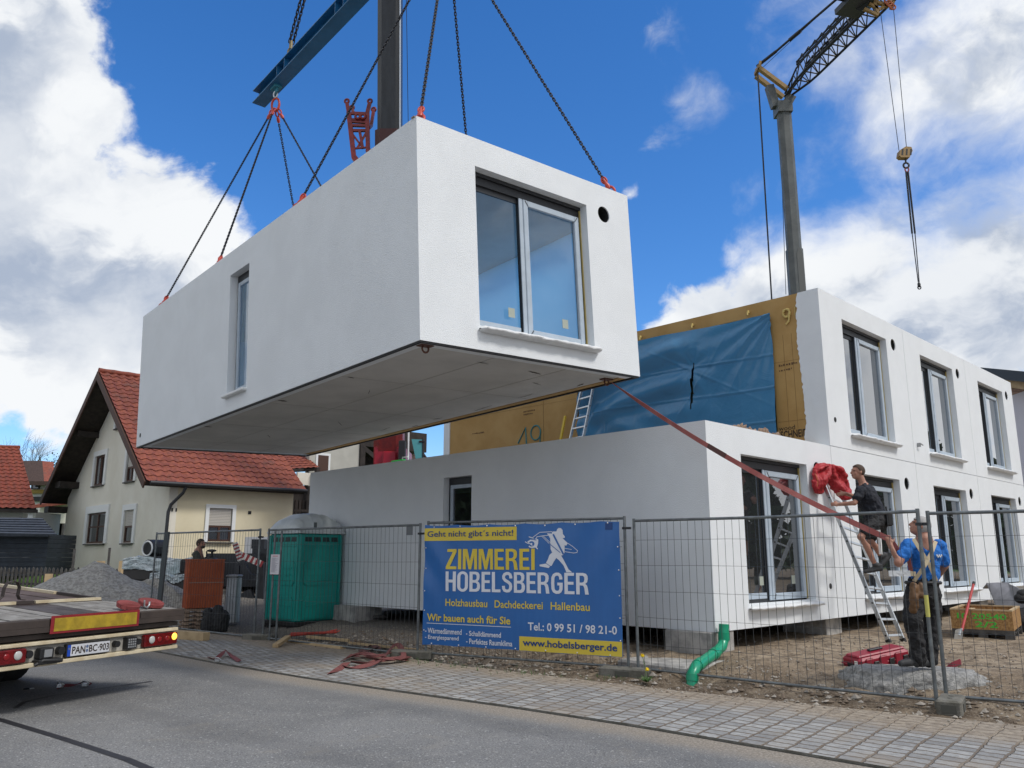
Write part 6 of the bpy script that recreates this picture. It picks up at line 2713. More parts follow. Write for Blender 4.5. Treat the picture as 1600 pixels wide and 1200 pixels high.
def hand(mb, p, d, side, curl=.6, s=1.0):
    """palm and five bent fingers; d = direction of the hand, side = towards the thumb"""
    p, d, side = V3(p), V3(d).normalized(), V3(side)
    side = (side - d * side.dot(d)).normalized()
    nrm = d.cross(side)
    rot = Matrix((side, d, nrm)).transposed()
    mb.ell(p + d * .045 * s, (.043 * s, .055 * s, .02 * s), 10, 7, rot)
    for k in range(4):
        o = p + d * .085 * s + side * (.030 - .02 * k) * s
        l = (.078, .088, .082, .064)[k] * s
        a = o + (d * cos(curl * .5) + nrm * sin(curl * .5)) * l * .45
        b = a + (d * cos(curl * 1.6) + nrm * sin(curl * 1.6)) * l * .32
        c = b + (d * cos(curl * 2.6) + nrm * sin(curl * 2.6)) * l * .25
        mb.tube([o - d * .02, o, a, b, c], [.0095 * s, .0095 * s, .009 * s, .0085 * s, .0075 * s], 6)
        mb.ell(c, .0078 * s, 6, 5)
    o = p + d * .03 * s + side * .035 * s
    a = o + (d * .6 + side * .7 + nrm * .2).normalized() * .038 * s
    b = a + (d * .9 + side * .1 + nrm * .45).normalized() * .032 * s
    mb.tube([o - side * .015, o, a, b], [.012 * s, .012 * s, .0105 * s, .009 * s], 6)


def head(mb, c, fwd, up=(0, 0, 1), s=1.0):
    """skull, jaw, nose, brows, lips and ears; fwd = where the face looks"""
    c, f = V3(c), V3(fwd).normalized()
    u = V3(up)
    u = (u - f * u.dot(f)).normalized()
    r = f.cross(u)
    R3 = Matrix((r, f, u)).transposed()

    def P(x, y, z):
        return c + (r * x + f * y + u * z) * s
    mb.ell(P(0, -.012, .028), (.076 * s, .096 * s, .092 * s), 14, 10, R3)
    mb.ell(P(0, .022, -.045), (.058 * s, .070 * s, .072 * s), 12, 9, R3)
    mb.ell(P(0, .062, -.088), (.028 * s, .026 * s, .022 * s), 8, 6, R3)
    mb.tube([P(0, .086, .022), P(0, .108, -.012), P(0, .112, -.026), P(0, .09, -.034)], [.010 * s, .014 * s, .017 * s, .012 * s], 7)
    mb.tube([P(-.05, .074, .030), P(-.022, .088, .034), P(.022, .088, .034), P(.05, .074, .030)], .011 * s, 6)
    mb.tube([P(-.022, .082, -.060), P(0, .090, -.058), P(.022, .082, -.060)], .009 * s, 6)
    for q in (-1, 1):
        mb.ell(P(q * .078, -.012, -.005), (.011 * s, .020 * s, .032 * s), 8, 6, R3)
        mb.ell(P(q * .036, .055, -.028), (.026 * s, .022 * s, .024 * s), 8, 6, R3)
    return P, R3


def facebits(parent, P, R3, s=1.0):
    m = MB()
    for q in (-1, 1):
        m.ell(P(q * .031, .079, .012), (.013 * s, .007 * s, .006 * s), 8, 6, R3)
    m.build("eye", mat("eye_dark", (.04, .03, .03), .3) if "eye_dark" not in MATS else MATS["eye_dark"], parent, world=True)
    m = MB()
    m.tube([P(-.022, .092, -.060), P(0, .099, -.059), P(.022, .092, -.060)], .0035 * s, 5)
    m.build("mouth", mat("lip", (.30, .11, .09), .5) if "lip" not in MATS else MATS["lip"], parent, world=True)


def haircap(parent, P, R3, mt, s=1.0, front=.05, low=-.05, thick=.006, vox=.009):
    m = MB()
    n, q = 18, 12
    vs_, fs_ = [], []
    for i in range(q + 1):
        for j in range(n):
            ph = 2 * pi * j / n
            fr_ = cos(ph)      # +1 at the face
            zlim = lerp(low, front, sst(-.35, .75, fr_))
            th0 = math.acos(max(-1, min(1, (zlim - .028) / .092)))
            th = th0 * i / q
            k = 1 + thick / .08
            vs_.append(P(.076 * k * sin(th) * sin(ph), -.012 + .096 * k * sin(th) * cos(ph), .028 + .092 * k * cos(th)))
    for i in range(q):
        for j in range(n):
            fs_.append((i * n + j, (i + 1) * n + j, (i + 1) * n + (j + 1) % n, i * n + (j + 1) % n))
    m.add(vs_, fs_, 0, True)
    o = m.build("hair", mt, parent, world=True)
    sol = o.modifiers.new("thickness", 'SOLIDIFY')
    sol.thickness = .008
    return o


def shoes(mb, heel, toe, up=V3((0, 0, 1)), s=1.0):
    h, t = V3(heel), V3(toe)
    d = (t - h).normalized()
    mb.tube([h - d * .02 + up * .045, h + d * .06 + up * .05, h + d * .16 + up * .04, h + d * .25 + up * .032], [.042 * s, .047 * s, .045 * s, .032 * s], 10)
    mb.ell(h - d * .015 + up * .045, .045 * s, 9, 7)
    mb.ell(h + d * .245 + up * .03, (.036 * s), 9, 7)
    mb.tube([h + up * .05, h + up * .12], [.045 * s, .048 * s], 9)


def sole(parent, pairs):
    for heel, toe, up in pairs:
        h, t = V3(heel), V3(toe)
        d = (t - h).normalized()
        w = d.cross(V3(up)).normalized()
        m = MB()
        for a, b, ww in ((-.06, .12, .042), (.12, .285, .046)):
            m.obox(h + d * a - w * ww, d * (b - a), w * 2 * ww, V3(up) * .022)
        m.build("shoe_sole", black, parent, world=True)


# --- the man on the ladder ---
YL = 13.75


def A1(u, v, dy=0.0):
    return at(u, v, YL + dy)


m1 = thing("person", "man in black polo shirt and dark shorts climbing the aluminium ladder", "person", tuple(A1(1368, 893)))
hc = A1(1340, 738, .1)
fwd = V3((-.93, -.12, .10))
b = MB()
P1_, R1_ = head(b, hc, fwd, s=1.08)
nb_ = A1(1350, 760, .1)
limb(b, [hc + V3((.03, 0, -.05)), nb_], [.058, .062])
sn, sf = A1(1346, 767, -.10), A1(1351, 763, .28)
waist, hipc = A1(1364, 800, .08), A1(1368, 813, .08)
limb(b, [nb_, (sn + sf) / 2 + V3((.03, 0, -.10)), waist, hipc], [.09, .14, .13, .15])
limb(b, [sn, A1(1335, 786, -.16), A1(1311, 788, -.02)], [.062, .045, .032])
limb(b, [sf, A1(1337, 776, .35), A1(1320, 771, .25)], [.06, .044, .032])
hand(b, A1(1311, 788, -.02), V3((-1, .25, .05)), V3((.1, .3, 1)), .9)
hand(b, A1(1320, 771, .25), V3((-1, .1, -.1)), V3((.1, .3, 1)), .8)
kn, kf = A1(1345, 839, -.12), A1(1361, 846, .16)
an, af = A1(1367, 882, -.06), A1(1376, 869, .20)
limb(b, [hipc + V3((-.02, -.09, -.02)), kn, kn.lerp(an, .35) + V3((.02, 0, 0)), an], [.092, .062, .058, .038])
limb(b, [hipc + V3((.03, .1, -.02)), kf, kf.lerp(af, .35) + V3((.02, 0, 0)), af], [.09, .060, .056, .038])
soft("body", b, skin, m1)
b = MB()
limb(b, [nb_ + V3((.0, 0, -.02)), (sn + sf) / 2 + V3((.035, 0, -.09)), waist + V3((0, 0, .06)), hipc + V3((-.0, 0, .06))], [.095, .19, .18, .185])
limb(b, [sn, sn.lerp(A1(1335, 786, -.16), .62)], [.085, .075])
limb(b, [sf, sf.lerp(A1(1337, 776, .35), .62)], [.082, .072])
b.ell((sn + sf) / 2 + V3((.05, 0, -.14)), (.17, .22, .20), 12, 9)
soft("shirt", b, navycloth, m1)
b = MB()
limb(b, [hipc + V3((0, 0, .07)), hipc + V3((0, 0, -.05))], [.185, .185])
limb(b, [hipc + V3((-.02, -.09, -.02)), hipc.lerp(kn, .72) + V3((0, -.03, 0))], [.13, .105])
limb(b, [hipc + V3((.03, .1, -.02)), hipc.lerp(kf, .70) + V3((0, .03, 0))], [.13, .105])
soft("shorts", b, cloth_black, m1)
b = MB()
b.cbox(-.05, .05, -.06, .06, -.12, .10, .02)
b.tube([(-.02, 0, .1), (-.03, 0, .2)], .014, 6)
b.tube([(.03, .02, .1), (.05, .02, .17)], .012, 6)
po = b.build("tool_pouch", black, m1)
po.location = Matrix.Translation(-V3(m1.location)) @ (hipc + V3((.16, -.14, .02)))
haircap(m1, P1_, R1_, hair_br, 1.08, .075, -.035, .002)
facebits(m1, P1_, R1_, 1.08)
b = MB()
h1, t1 = A1(1375, 893, -.04), A1(1352, 896, -.04)
shoes(b, h1, t1)
u2 = V3((.45, 0, .9)).normalized()
h2, t2 = A1(1389, 874, .22), A1(1374, 886, .20)
shoes(b, h2 + V3((-.03, 0, 0)), t2 + V3((-.02, 0, -.03)), u2)
limb(b, [an, h1 + V3((-.03, 0, .09))], [.05, .055])
limb(b, [af, h2 + V3((-.08, 0, .07))], [.05, .055])
soft("shoe", b, shoe, m1, .012, 2)
b = MB()
b.tube([A1(1372, 828, -.14), A1(1375, 850, -.14), A1(1376, 866, -.14)], [.035, .03, .028], 8)
b.build("white_rag", whitepaint, m1, world=True)

# --- the man in blue holding the tag line ---
YB = 9.95


def A2(u, v, dy=0.0):
    return at(u, v, YB + dy)


m2 = thing("person", "grey-haired man in blue T-shirt and black work trousers pulling the red strap", "person", tuple(A2(1438, 1036)))
hc = A2(1437, 823, .02)
fwd = V3((-.86, .25, .42))
b = MB()
P2_, R2_ = head(b, hc, fwd, (.35, 0, 1))
nb_ = A2(1444, 843, .02)
limb(b, [hc + V3((.03, 0, -.05)), nb_], [.062, .068])
sl_, sr_ = A2(1421, 851, .0), A2(1467, 852, .12)
ch = A2(1444, 868, .06)
wa, hi = A2(1443, 900, .05), A2(1443, 917, .05)
limb(b, [nb_, ch, wa, hi], [.10, .155, .145, .15])
el, hl_ = A2(1404, 879, -.12), A2(1391, 852, -.05)
er, hr_ = A2(1476, 884, .15), A2(1462, 905, .30)
limb(b, [sl_, el, hl_], [.07, .056, .034])
limb(b, [sr_, er, hr_], [.068, .05, .034])
hand(b, hl_, V3((-.12, .1, 1)), V3((.8, -.3, 0)), 1.0)
hand(b, hr_, V3((-.5, .6, -.3)), V3((0, 0, 1)), .8)
kl, kr = A2(1425, 968, -.06), A2(1457, 972, .10)
al, ar = A2(1434, 1024, .0), A2(1452, 1026, .12)
limb(b, [hi + V3((-.09, 0, -.03)), kl, al], [.10, .07, .05])
limb(b, [hi + V3((.09, .05, -.03)), kr, ar], [.10, .07, .05])
soft("body", b, skin, m2)
b = MB()
limb(b, [nb_ + V3((0, 0, -.04)), ch, wa, hi + V3((0, 0, .06))], [.09, .165, .168, .168])
limb(b, [sl_, sl_.lerp(el, .70)], [.082, .082])
limb(b, [sr_, sr_.lerp(er, .75)], [.082, .08])
b.ell(ch, (.205, .15, .20), 12, 9)
soft("shirt", b, bluecloth, m2, .012, 3)
b = MB()
limb(b, [hi + V3((0, 0, .055)), hi + V3((0, 0, -.08))], [.175, .175])
limb(b, [hi + V3((-.09, 0, -.05)), kl, kl.lerp(al, .5) + V3((.01, 0, 0)), al + V3((0, 0, -.02))], [.128, .108, .092, .098])
limb(b, [hi + V3((.09, .05, -.05)), kr, kr.lerp(ar, .5), ar + V3((0, 0, -.02))], [.128, .105, .092, .098])
soft("trousers", b, cloth_black, m2, .013, 2)
haircap(m2, P2_, R2_, hair_gr, 1, .055, -.07, .006)
facebits(m2, P2_, R2_)
b = MB()
hzl = V3((0, 0, 0))
shoes(b, A2(1437, 1040, .0), A2(1412, 1041, -.05), s=1.1)
shoes(b, A2(1456, 1040, .12), A2(1432, 1042, .02), s=1.1)
soft("boot", b, shoe, m2, .012, 2)
b = MB()
yb = V3((0, -1, 0))
cu = [A2(1427, 842, -.17), A2(1437, 858, -.20), A2(1452, 882, -.19), A2(1463, 908, -.13)]
b.ribbon(cu, V3((.040, 0, .018)), .006)
cu = [A2(1462, 846, -.08), A2(1456, 862, -.17), A2(1444, 885, -.21), A2(1428, 908, -.16)]
b.ribbon(cu, V3((.040, 0, -.018)), .006)
b.build("braces", beige, m2, world=True)
b = MB()
b.tube([hi + V3((.185 * cos(a), .185 * sin(a), .05)) for a in [2 * pi * k / 20 for k in range(20)]], .022, 6, closed=True)
b.build("belt", black, m2, world=True)
b = MB()
limb(b, [A2(1427, 915, -.20), A2(1429, 938, -.22), A2(1426, 953, -.20)], [.045, .058, .045])
limb(b, [A2(1438, 915, -.20), A2(1440, 930, -.20)], [.035, .042])
soft("tool_pouch", b, leather, m2, .014, 2)
b = MB()
bx_ = A2(1472, 868, -.06)
for k_ in range(5):
    b.ell(A2(1464 + 1.7 * k_, 868 + (k_ % 2) * 2, -.10 + .012 * k_), (.010, .006, .014), 6, 4)
b.build("shirt_print", whitepaint, m2, world=True)
# pale strip held at his side
pk = thing("wrapped_strip", "white wrapped strip with a pale cardboard end at the hip of the man in blue", "packet", tuple(A2(1410, 895, -.1)))
b = MB()
p, q = A2(1389, 896, -.10), A2(1422, 896, -.16)
b.bar(p, q, .05, .065)
b.build("wrapping", sill_wrap, pk, world=True)
b = MB()
b.bar(q, A2(1430, 897, -.17), .05, .055)
b.build("cardboard_end", beige, pk, world=True)

# --- the crane operator behind the orange box ---
Y3 = 20.2


def A3(u, v, dy=0.0):
    return at(u, v, Y3 + dy)


m3 = thing("person", "bearded man in olive T-shirt with black harness standing behind the rust-orange box", "person", (A3(308, 900).x, Y3, .08))
hc = A3(314, 850)
fwd = V3((.93, -.2, .16))
b = MB()
P3_, R3_ = head(b, hc, fwd)
nb_ = A3(310, 861)
limb(b, [hc + V3((-.02, 0, -.05)), nb_], [.06, .065])
s1, s2 = A3(306, 866, -.2), A3(311, 866, .2)
ch, hi = A3(309, 880), A3(308, 905)
ft_ = V3((hi.x, Y3, .10))
limb(b, [nb_, ch, hi], [.10, .16, .15])
limb(b, [s1, A3(311, 885, -.28), A3(326, 884, -.22)], [.065, .05, .034])
limb(b, [s2, A3(314, 885, .28), A3(326, 884, .20)], [.065, .05, .034])
hand(b, A3(326, 884, -.22), V3((1, .1, .1)), V3((0, .4, 1)), .8)
hand(b, A3(326, 884, .20), V3((1, -.1, .1)), V3((0, -.4, 1)), .8)
for q in (-.1, .1):
    limb(b, [hi + V3((0, q, -.05)), V3((hi.x, Y3 + q, .6)), V3((hi.x, Y3 + q, .16))], [.10, .07, .05])
soft("body", b, skin, m3)
b = MB()
limb(b, [nb_ + V3((0, 0, -.04)), ch, hi + V3((0, 0, .05))], [.09, .185, .17])
for s_, e_ in ((s1, A3(311, 885, -.28)), (s2, A3(314, 885, .28))):
    limb(b, [s_, s_.lerp(e_, .65)], [.09, .08])
soft("shirt", b, olivecloth, m3)
b = MB()
limb(b, [hi + V3((0, 0, .04)), hi + V3((0, 0, -.08))], [.175, .175])
for q in (-.1, .1):
    limb(b, [hi + V3((0, q, -.05)), V3((hi.x, Y3 + q, .6)), V3((hi.x, Y3 + q, .18))], [.125, .10, .09])
soft("trousers", b, cloth_black, m3)
b = MB()
for q in (-.1, .1):
    shoes(b, V3((hi.x - .03, Y3 + q, .08)), V3((hi.x + .2, Y3 + q, .08)))
soft("boot", b, shoe, m3)
haircap(m3, P3_, R3_, hair_br, 1, .06, -.06, .004)
facebits(m3, P3_, R3_)
b = MB()
b.ell(P3_(0, .045, -.075), (.062, .055, .045), 10, 7, R3_)
b.build("beard", hair_br, m3, world=True)
b = MB()
b.ribbon([A3(306, 865, -.22), A3(309, 876, -.22), A3(313, 888, -.2)], V3((.03, .0, .02)), .01)
b.cbox(ch.x - .36, ch.x - .17, Y3 - .2, Y3 + .2, ch.z - .22, ch.z + .1, .03)
b.build("harness", black, m3, world=True)
rc = thing("crane_remote", "black remote control unit with raised levers in front of the bearded man", "remote control", tuple(A3(330, 872)))
b = MB()
c = A3(331, 873)
b.cbox(c.x - .14, c.x + .12, Y3 - .16, Y3 + .16, c.z - .10, c.z + .02, .03)
b.tube([c + V3((.0, -.05, .02)), c + V3((.02, -.05, .16))], .03, 7)
b.ell(c + V3((.0, -.05, .19)), (.12, .06, .035), 10, 6)
b.tube([c + V3((-.15, .06, 0)), c + V3((-.16, .06, .18))], .02, 6)
b.build("unit", black, rc, world=True)
# ------------------------------------------------------------------ red strap from the module to the man
s0, s1 = sw_(4.02, .42, -.04), hl_ + V3((0, -.0, .07))
tg = thing("tag_line", "long red webbing strap stretched from the module's corner down to the man in blue", "strap", tuple(s0))
m = MB()
pts, wv = [], []
N = 60
d = (s1 - s0).normalized()
side = d.cross(V3((.55, .8, .15))).normalized()
sd2 = d.cross(side)
for k in range(N + 1):
    t = k / N
    p = s0.lerp(s1, t) + V3((0, 0, -.14 * 4 * t * (1 - t)))
    a = .35 * sin(t * 5 + 1) + (.9 if t < .15 else 0) * (1 - t / .15)
    pts.append(p)
    wv.append((side * cos(a) + sd2 * sin(a)) * .068)
m.ribbon(pts, wv, .004)
m.build("webbing", strappink, tg, world=True)
m = MB()
m.ribbon([p + V3((0, -.004, .003)) for p in pts[25:30]], [w * 1.02 for w in wv[25:30]], .009)
m.build("dark_patch", mat("grease_mark", (.12, .055, .05), .8), tg, world=True)
m = MB()
q = [s1, s1 + V3((.05, .02, -.05)), s1 + V3((.12, .03, -.16)), s1 + V3((.20, .0, -.22)), s1 + V3((.22, 0, -.4))]
m.ribbon(q, V3((.03, -.03, .04)), .004)
m.build("strap_tail", strappink, tg, world=True)

# ------------------------------------------------------------------ ladders
def pf(u, v, yy=0.0):
    """pixel to the plane y = yy of the building frame"""
    o = V3((0, 0, EYE))
    dd = ray(u, v)
    q = P0 + VL * yy
    return o + dd * ((q - o).dot(VL) / dd.dot(VL))


def px_(u, v, xx):
    o = V3((0, 0, EYE))
    dd = ray(u, v)
    q = P0 + VR * xx
    return o + dd * ((q - o).dot(VR) / dd.dot(VR))


def ladder(label, bl, br, tl_, tr_, sp=.28, feet=None):
    root = thing("ladder", label, "ladder", tuple((bl + br) / 2))
    d = (tl_ - bl).normalized()
    w = (br - bl).normalized()
    n = d.cross(w).normalized()
    for a, b_ in ((bl, tl_), (br, tr_)):
        m = MB()
        m.bar(a, b_, .026, .068, 0, up=n)
        m.build("rail", alu, root, world=True)
    L = (tl_ - bl).length
    for k in range(1, int(L / sp) + 1):
        t = k * sp / L - .4 * sp / L
        a, b_ = bl.lerp(tl_, t), br.lerp(tr_, t)
        m = MB()
        m.bar(a, b_, .034, .030, 0, up=n)
        e = (a - b_).normalized() * .014
        for q, s in ((a, 1), (b_, -1)):
            m.tube([q + e * s * .8, q + e * s * 1.3], .016, 6, 1)
        m.build("rung", [alu, black], root, world=True)
    if feet:
        m = MB()
        for a in (bl, br):
            m.bar(a - d * .03, a + d * .10, .04, .085, 0, up=n)
        m.build("foot", feet, root, world=True)
    return root


ladder("aluminium ladder leaning against the white front with a man on it", gz(1391, 1009, .17), gz(1414, 1007, .17), pf(1284, 748, -.09), pf(1311, 763, -.09), .27, black)
b0, b1 = px_(890, 690, 3.55), px_(911, 686, 3.55)
t0, t1 = px_(912, 596, 4.17), px_(930, 590, 4.17)
dz = (b0.z - (BASE + MH_)) / ((t0.z - b0.z))
ladder("short aluminium ladder with blue feet leaning on the tan wall, on the lower roof", b0 + (b0 - t0) * dz, b1 + (b1 - t1) * dz, t0, t1, .27, bluetarp2)
m = MB()
a, b_ = px_(875, 692, 4.0), px_(883, 650, 4.2)
k = (a.z - (BASE + MH_)) / (b_.z - a.z)
m.bar(a + (a - b_) * k, b_, .06, .035)
tag(m.build("spirit_level", mat("spirit_level_yellow", (.62, .43, .02), .4)), "yellow spirit level leaning on the tan wall beside the short ladder", "spirit level")
m = MB()
c = bw(.15, 7.9, BASE + MH_)
m.cbox(-.04, .04, -.22, .22, 0, .05, .01)
m.tube([(0, -.15, .05), (0, -.15, .10), (0, -.34, .10)], .015, 6, 1)
o = m.build("clamp", [limegreen, whitepaint])
o.location = c
o.rotation_euler = (0, 0, RZB)
tag(o, "lime green clamp lying on the lower roof's edge before the red crane body", "clamp")

# red jacket over the ladder top
jk = thing("jacket", "red work jacket thrown over the top of the ladder", "jacket", tuple(pf(1290, 750, -.2)))


def JK(u, v, yy):
    return pf(u, v, yy)


SIL = [(1275, 724), (1287, 725), (1302, 728), (1315, 743), (1324, 766), (1323, 779), (1315, 782), (1306, 772), (1297, 762), (1291, 748), (1286, 752), (1283, 764), (1280, 772), (1272, 771), (1268, 760), (1270, 734)]


def inside(x, y):
    c = False
    for (ax, ay), (bx_, by) in zip(SIL, SIL[1:] + SIL[:1]):
        if (ay > y) != (by > y) and x < (bx_ - ax) * (y - ay) / (by - ay) + ax:
            c = not c
    return c


def edged(x, y):
    best = 99
    for (ax, ay), (bx_, by) in zip(SIL, SIL[1:] + SIL[:1]):
        dx, dy = bx_ - ax, by - ay
        t = max(0, min(1, ((x - ax) * dx + (y - ay) * dy) / (dx * dx + dy * dy)))
        best = min(best, math.hypot(x - ax - dx * t, y - ay - dy * t))
    return best


m = MB()
yy = 723.5
while yy < 783:
    xx = 1267.5
    while xx < 1325:
        if inside(xx, yy):
            e = edged(xx, yy)
            lean = sst(1283, 1322, xx) * .16
            # folds run down from the two ends of the ladder
            an = atan2(yy - 722, xx - 1286)
            f = .045 * sin(an * 11 + (xx - 1290) * .05) + .05 * mnoise.noise((xx * .06, yy * .05, 2)) + .03 * mnoise.noise((xx * .14, yy * .09, 6))
            dpt = .07 + .026 * sqrt(e) + 1.25 * f * min(1, e / 3)
            q0, q1 = JK(xx - .75, yy - .75, -.06 - lean), JK(xx + .75, yy + .75, -.06 - lean)
            p00, p10, p01 = JK(xx - .75, yy + .75, -.06 - lean), JK(xx + .75, yy + .75, -.06 - lean), JK(xx - .75, yy - .75, -.06 - lean)
            m.obox(p00, p10 - p00, p01 - p00, VL * -max(.05, dpt))
        xx += 1.2
    yy += 1.2
soft("cloth", m, redcloth, jk, .013, 5)
m = MB()
m.tube([JK(1274, 740, -.30), JK(1278, 752, -.31), JK(1277, 760, -.28)], .006, 5)
m.build("zip", mat("orange_zip", (.75, .25, .10), .5), jk, world=True)

# ------------------------------------------------------------------ things on the site
tb = thing("tool_case", "red plastic tool case with black catches lying beside the concrete lump", "tool case", tuple(gz(1372, 1044, .16)), rot=(0.06, -.13, .34))
m = MB()
m.cbox(-.42, .40, -.17, .17, .02, .21, .03)
m.cbox(-.43, .41, -.18, .18, .105, .125, .008)
for x in (-.28, -.05, .2):
    m.cbox(x - .06, x + .06, -.19, -.165, .05, .20, .01)
m.cbox(-.40, .38, -.12, .12, .205, .235, .015)
m.build("shell", toolred, tb)
m = MB()
for x in (-.17, .08, .31):
    m.cbox(x - .04, x + .04, -.192, -.17, .07, .15, .006)
m.cbox(-.435, -.42, -.06, .06, .07, .14, .005)
m.cbox(-.12, .10, -.03, .03, .235, .26, .008)
m.build("catch", black, tb)
m = MB()
m.box(-.437, -.430, -.13, -.08, .13, .18)
m.build("sticker", whitepaint, tb)
# concrete lump
m = MB()
lc = V3((4.78, 10.22, .0))


def lumpf(u, v):
    a, t = 2 * pi * u, v * pi * .5
    rx, ry, rz_ = .86, .50, .31
    k = 1 + .12 * mnoise.noise((cos(a) * 2, sin(a) * 2, v * 3))
    x = rx * cos(a) * cos(t) ** .55 * k
    y = ry * sin(a) * cos(t) ** .55 * k
    z = rz_ * min(1, sin(t) * 1.18 * (1 + .1 * mnoise.noise((cos(a) * 3, sin(a) * 3, 5))))
    f = (.05 * mnoise.noise((x * 9, y * 9, z * 9)) + .022 * mnoise.noise((x * 40, y * 40, z * 40))) * (1 if z < .275 else .25)
    return lc + V3((x * cos(-.35) - y * sin(-.35), x * sin(-.35) + y * cos(-.35), z)) * (1 + f * 2) + V3((0, 0, -.02))


m.grid(lumpf, 110, 34)
tag(m.build("concrete_lump", mat("rough_grey_aggregate", (.40, .39, .37), .95, col2=(.20, .20, .195), vs=22, bump=1.0, bs=60, dist=.02)), "flat-topped lump of coarse grey concrete under the feet of the man in blue", "concrete lump")
st_ = thing("strap_end", "curled dark red strap on the soil behind the concrete lump", "strap", tuple(gz(1482, 1050, .15)))
m = MB()
c = gz(1481, 1050, .15)
m.ribbon([c + V3((-.1, -.1, .02)), c + V3((0, -.12, .10)), c + V3((.14, -.05, .13)), c + V3((.22, .08, .10)), c + V3((.18, .2, .05)), c + V3((.0, .22, .03)), c + V3((-.12, .1, .02))], V3((0, 0, .07)), .006)
m.build("webbing", mat("dark_red_webbing", (.20, .02, .035), .8), st_, world=True)

# crate on its pallet
FL = gz(1489, 997, .2)
FR = FL + V3((cos(-.62), sin(-.62), 0)) * .93
cu_ = (FR - FL).normalized()
cr = thing("wooden_crate", "open strand board crate with green sprayed numbers on a pallet", "crate", tuple(FL), atan2(cu_.y, cu_.x))
CW, CD = (FR - FL).length, 1.5
m = MB()
z0, z1, t_ = .165, .475, .03
m.box(0, CW, 0, t_, z0, z1, 0)
m.box(0, CW, CD - t_, CD, z0, z1, 0)
m.box(0, t_, t_, CD - t_, z0, z1, 0)
m.box(CW - t_, CW, t_, CD - t_, z0, z1, 0)
m.box(t_, CW - t_, t_, CD - t_, z0, z0 + .03, 0)
m.build("box", osb, cr)
m = MB()
m.box(-.004, CW + .004, -.004, .05, z1 + .001, z1 + .025)
m.box(-.004, CW + .004, CD - .05, CD + .004, z1 + .001, z1 + .025)
m.box(-.004, .05, .05, CD - .05, z1 + .001, z1 + .025)
m.box(CW - .05, CW + .004, .05, CD - .05, z1 + .001, z1 + .025)
m.box(.15, .25, .4, 1.2, .36, z1 - .02)
m.build("rim", wood, cr)
m = MB()
for y in (0, CD / 2 - .05, CD - .1):
    for x in (.0, CW / 2 - .07, CW - .14):
        m.box(x, x + .14, y, y + .1, .022, .10)
    m.box(0, CW, y, y + .1, .0, .022)
for k in range(6):
    y = (CD - .12) * k / 5
    m.box(0, CW, y, y + .12, .10, .122)
for y in (0, CD / 2 - .05, CD - .1):
    m.box(0, CW, y, y + .1, .1222, .1645)
m.build("pallet", greywood, cr)
m = MB()
ux = V3((1, 0, 0))
m.text("10 20540", (.10, -.003, .335), ux, UZ, .74, .095, .02)
m.text("2/2", (.36, -.003, .20), ux, UZ, .34, .10, .02)
m.build("sprayed_number", greenspray, cr)

sv = thing("shovel", "shovel with red handle and steel blade standing against the crate", "shovel", tuple(gz(1496, 1004, .2)))
m = MB()
a, b_ = at(1503, 985, 14.35), at(1521, 913, 14.75)
m.tube([a, a.lerp(b_, .5), b_], [.022, .024, .022], 8)
m.build("handle", mat("red_handle", (.45, .05, .05), .5), sv, world=True)
m = MB()
m.tube([b_, b_ + (b_ - a).normalized() * .05], .026, 8)
m.build("grip", black, sv, world=True)
m = MB()
bl = [(-.0, 0), (.09, -.02), (.10, -.16), (.05, -.24), (0, -.26), (-.05, -.24), (-.10, -.16), (-.09, -.02)]
m.prism(bl, [], a + V3((-.05, -.02, .03)), V3((.9, .35, 0)), V3((.20, .0, .95)), V3((0, .006, 0)))
m.tube([a + V3((-.06, -.02, -.08)), a + V3((.0, 0, .03))], .02, 7)
m.build("blade", alu, sv, world=True)

gt = MB()
p = [at(1541, 912, 17.2), at(1575, 911, 17.0), at(1594, 921, 16.4), at(1590, 952, 16.2), at(1545, 955, 16.9)]


def gtf(u, v):
    a = p[0].lerp(p[1], min(1, u * 1.6)).lerp(p[2], max(0, u * 1.6 - 1) / .6)
    b_ = p[4].lerp(p[3], u)
    q = a.lerp(b_, v)
    return q + V3((0, -.25 * sin(v * 1.6) - .12 * abs(mnoise.noise((u * 3, v * 2, 1))), .0))


gt.grid(gtf, 24, 14)
gt.add([p[0], p[1], p[1] + V3((.3, .5, -.1)), p[0] + V3((.2, .5, -.1))], [(0, 1, 2, 3)])
o = gt.build("tarpaulin", [tarpgrey])
so = o.modifiers.new("thickness", 'SOLIDIFY')
so.thickness = .02
tag(o, "creased grey sheet draped over a pile by the wall behind the crate", "tarpaulin")
m = MB()
for k in range(5):
    c = at(1596 + k * 4, 935 - (k % 2) * 6, 15.8)
    m.ell(c, (.14, .12, .10), 8, 6)
m.ell(V3((at(1600, 950, 15.8).x, 15.8, .35)), (.35, .25, .3), 10, 7)
tag(m.build("black_bag", cloth_black), "black lumpy bag at the photo's edge behind the crate", "bag")

gp = thing("drain_pipe", "bright green drain pipe with elbows coming out under the open corner", "pipe", tuple(gz(1082, 1062, .05)))
m = MB()
q = [at(1131, 975, 12.15), at(1131, 1000, 12.15), at(1128, 1010, 12.08), at(1118, 1020, 11.95), at(1098, 1034, 11.5), at(1087, 1042, 11.25), at(1082, 1053, 11.12), at(1081, 1074, 11.10)]
m.tube(q, .072, 14)
m.build("tube", pipegreen, gp, world=True)
m = MB()
for i, j, s, t in ((1, 0, .0, .5), (3, 4, 0, .22), (4, 5, .3, .8), (6, 7, .0, .5)):
    a, b_ = q[i].lerp(q[j], s), q[i].lerp(q[j], t)
    m = MB()
    m.tube([a, b_], .081, 14)
    m.build("collar", pipegreen, gp, world=True)

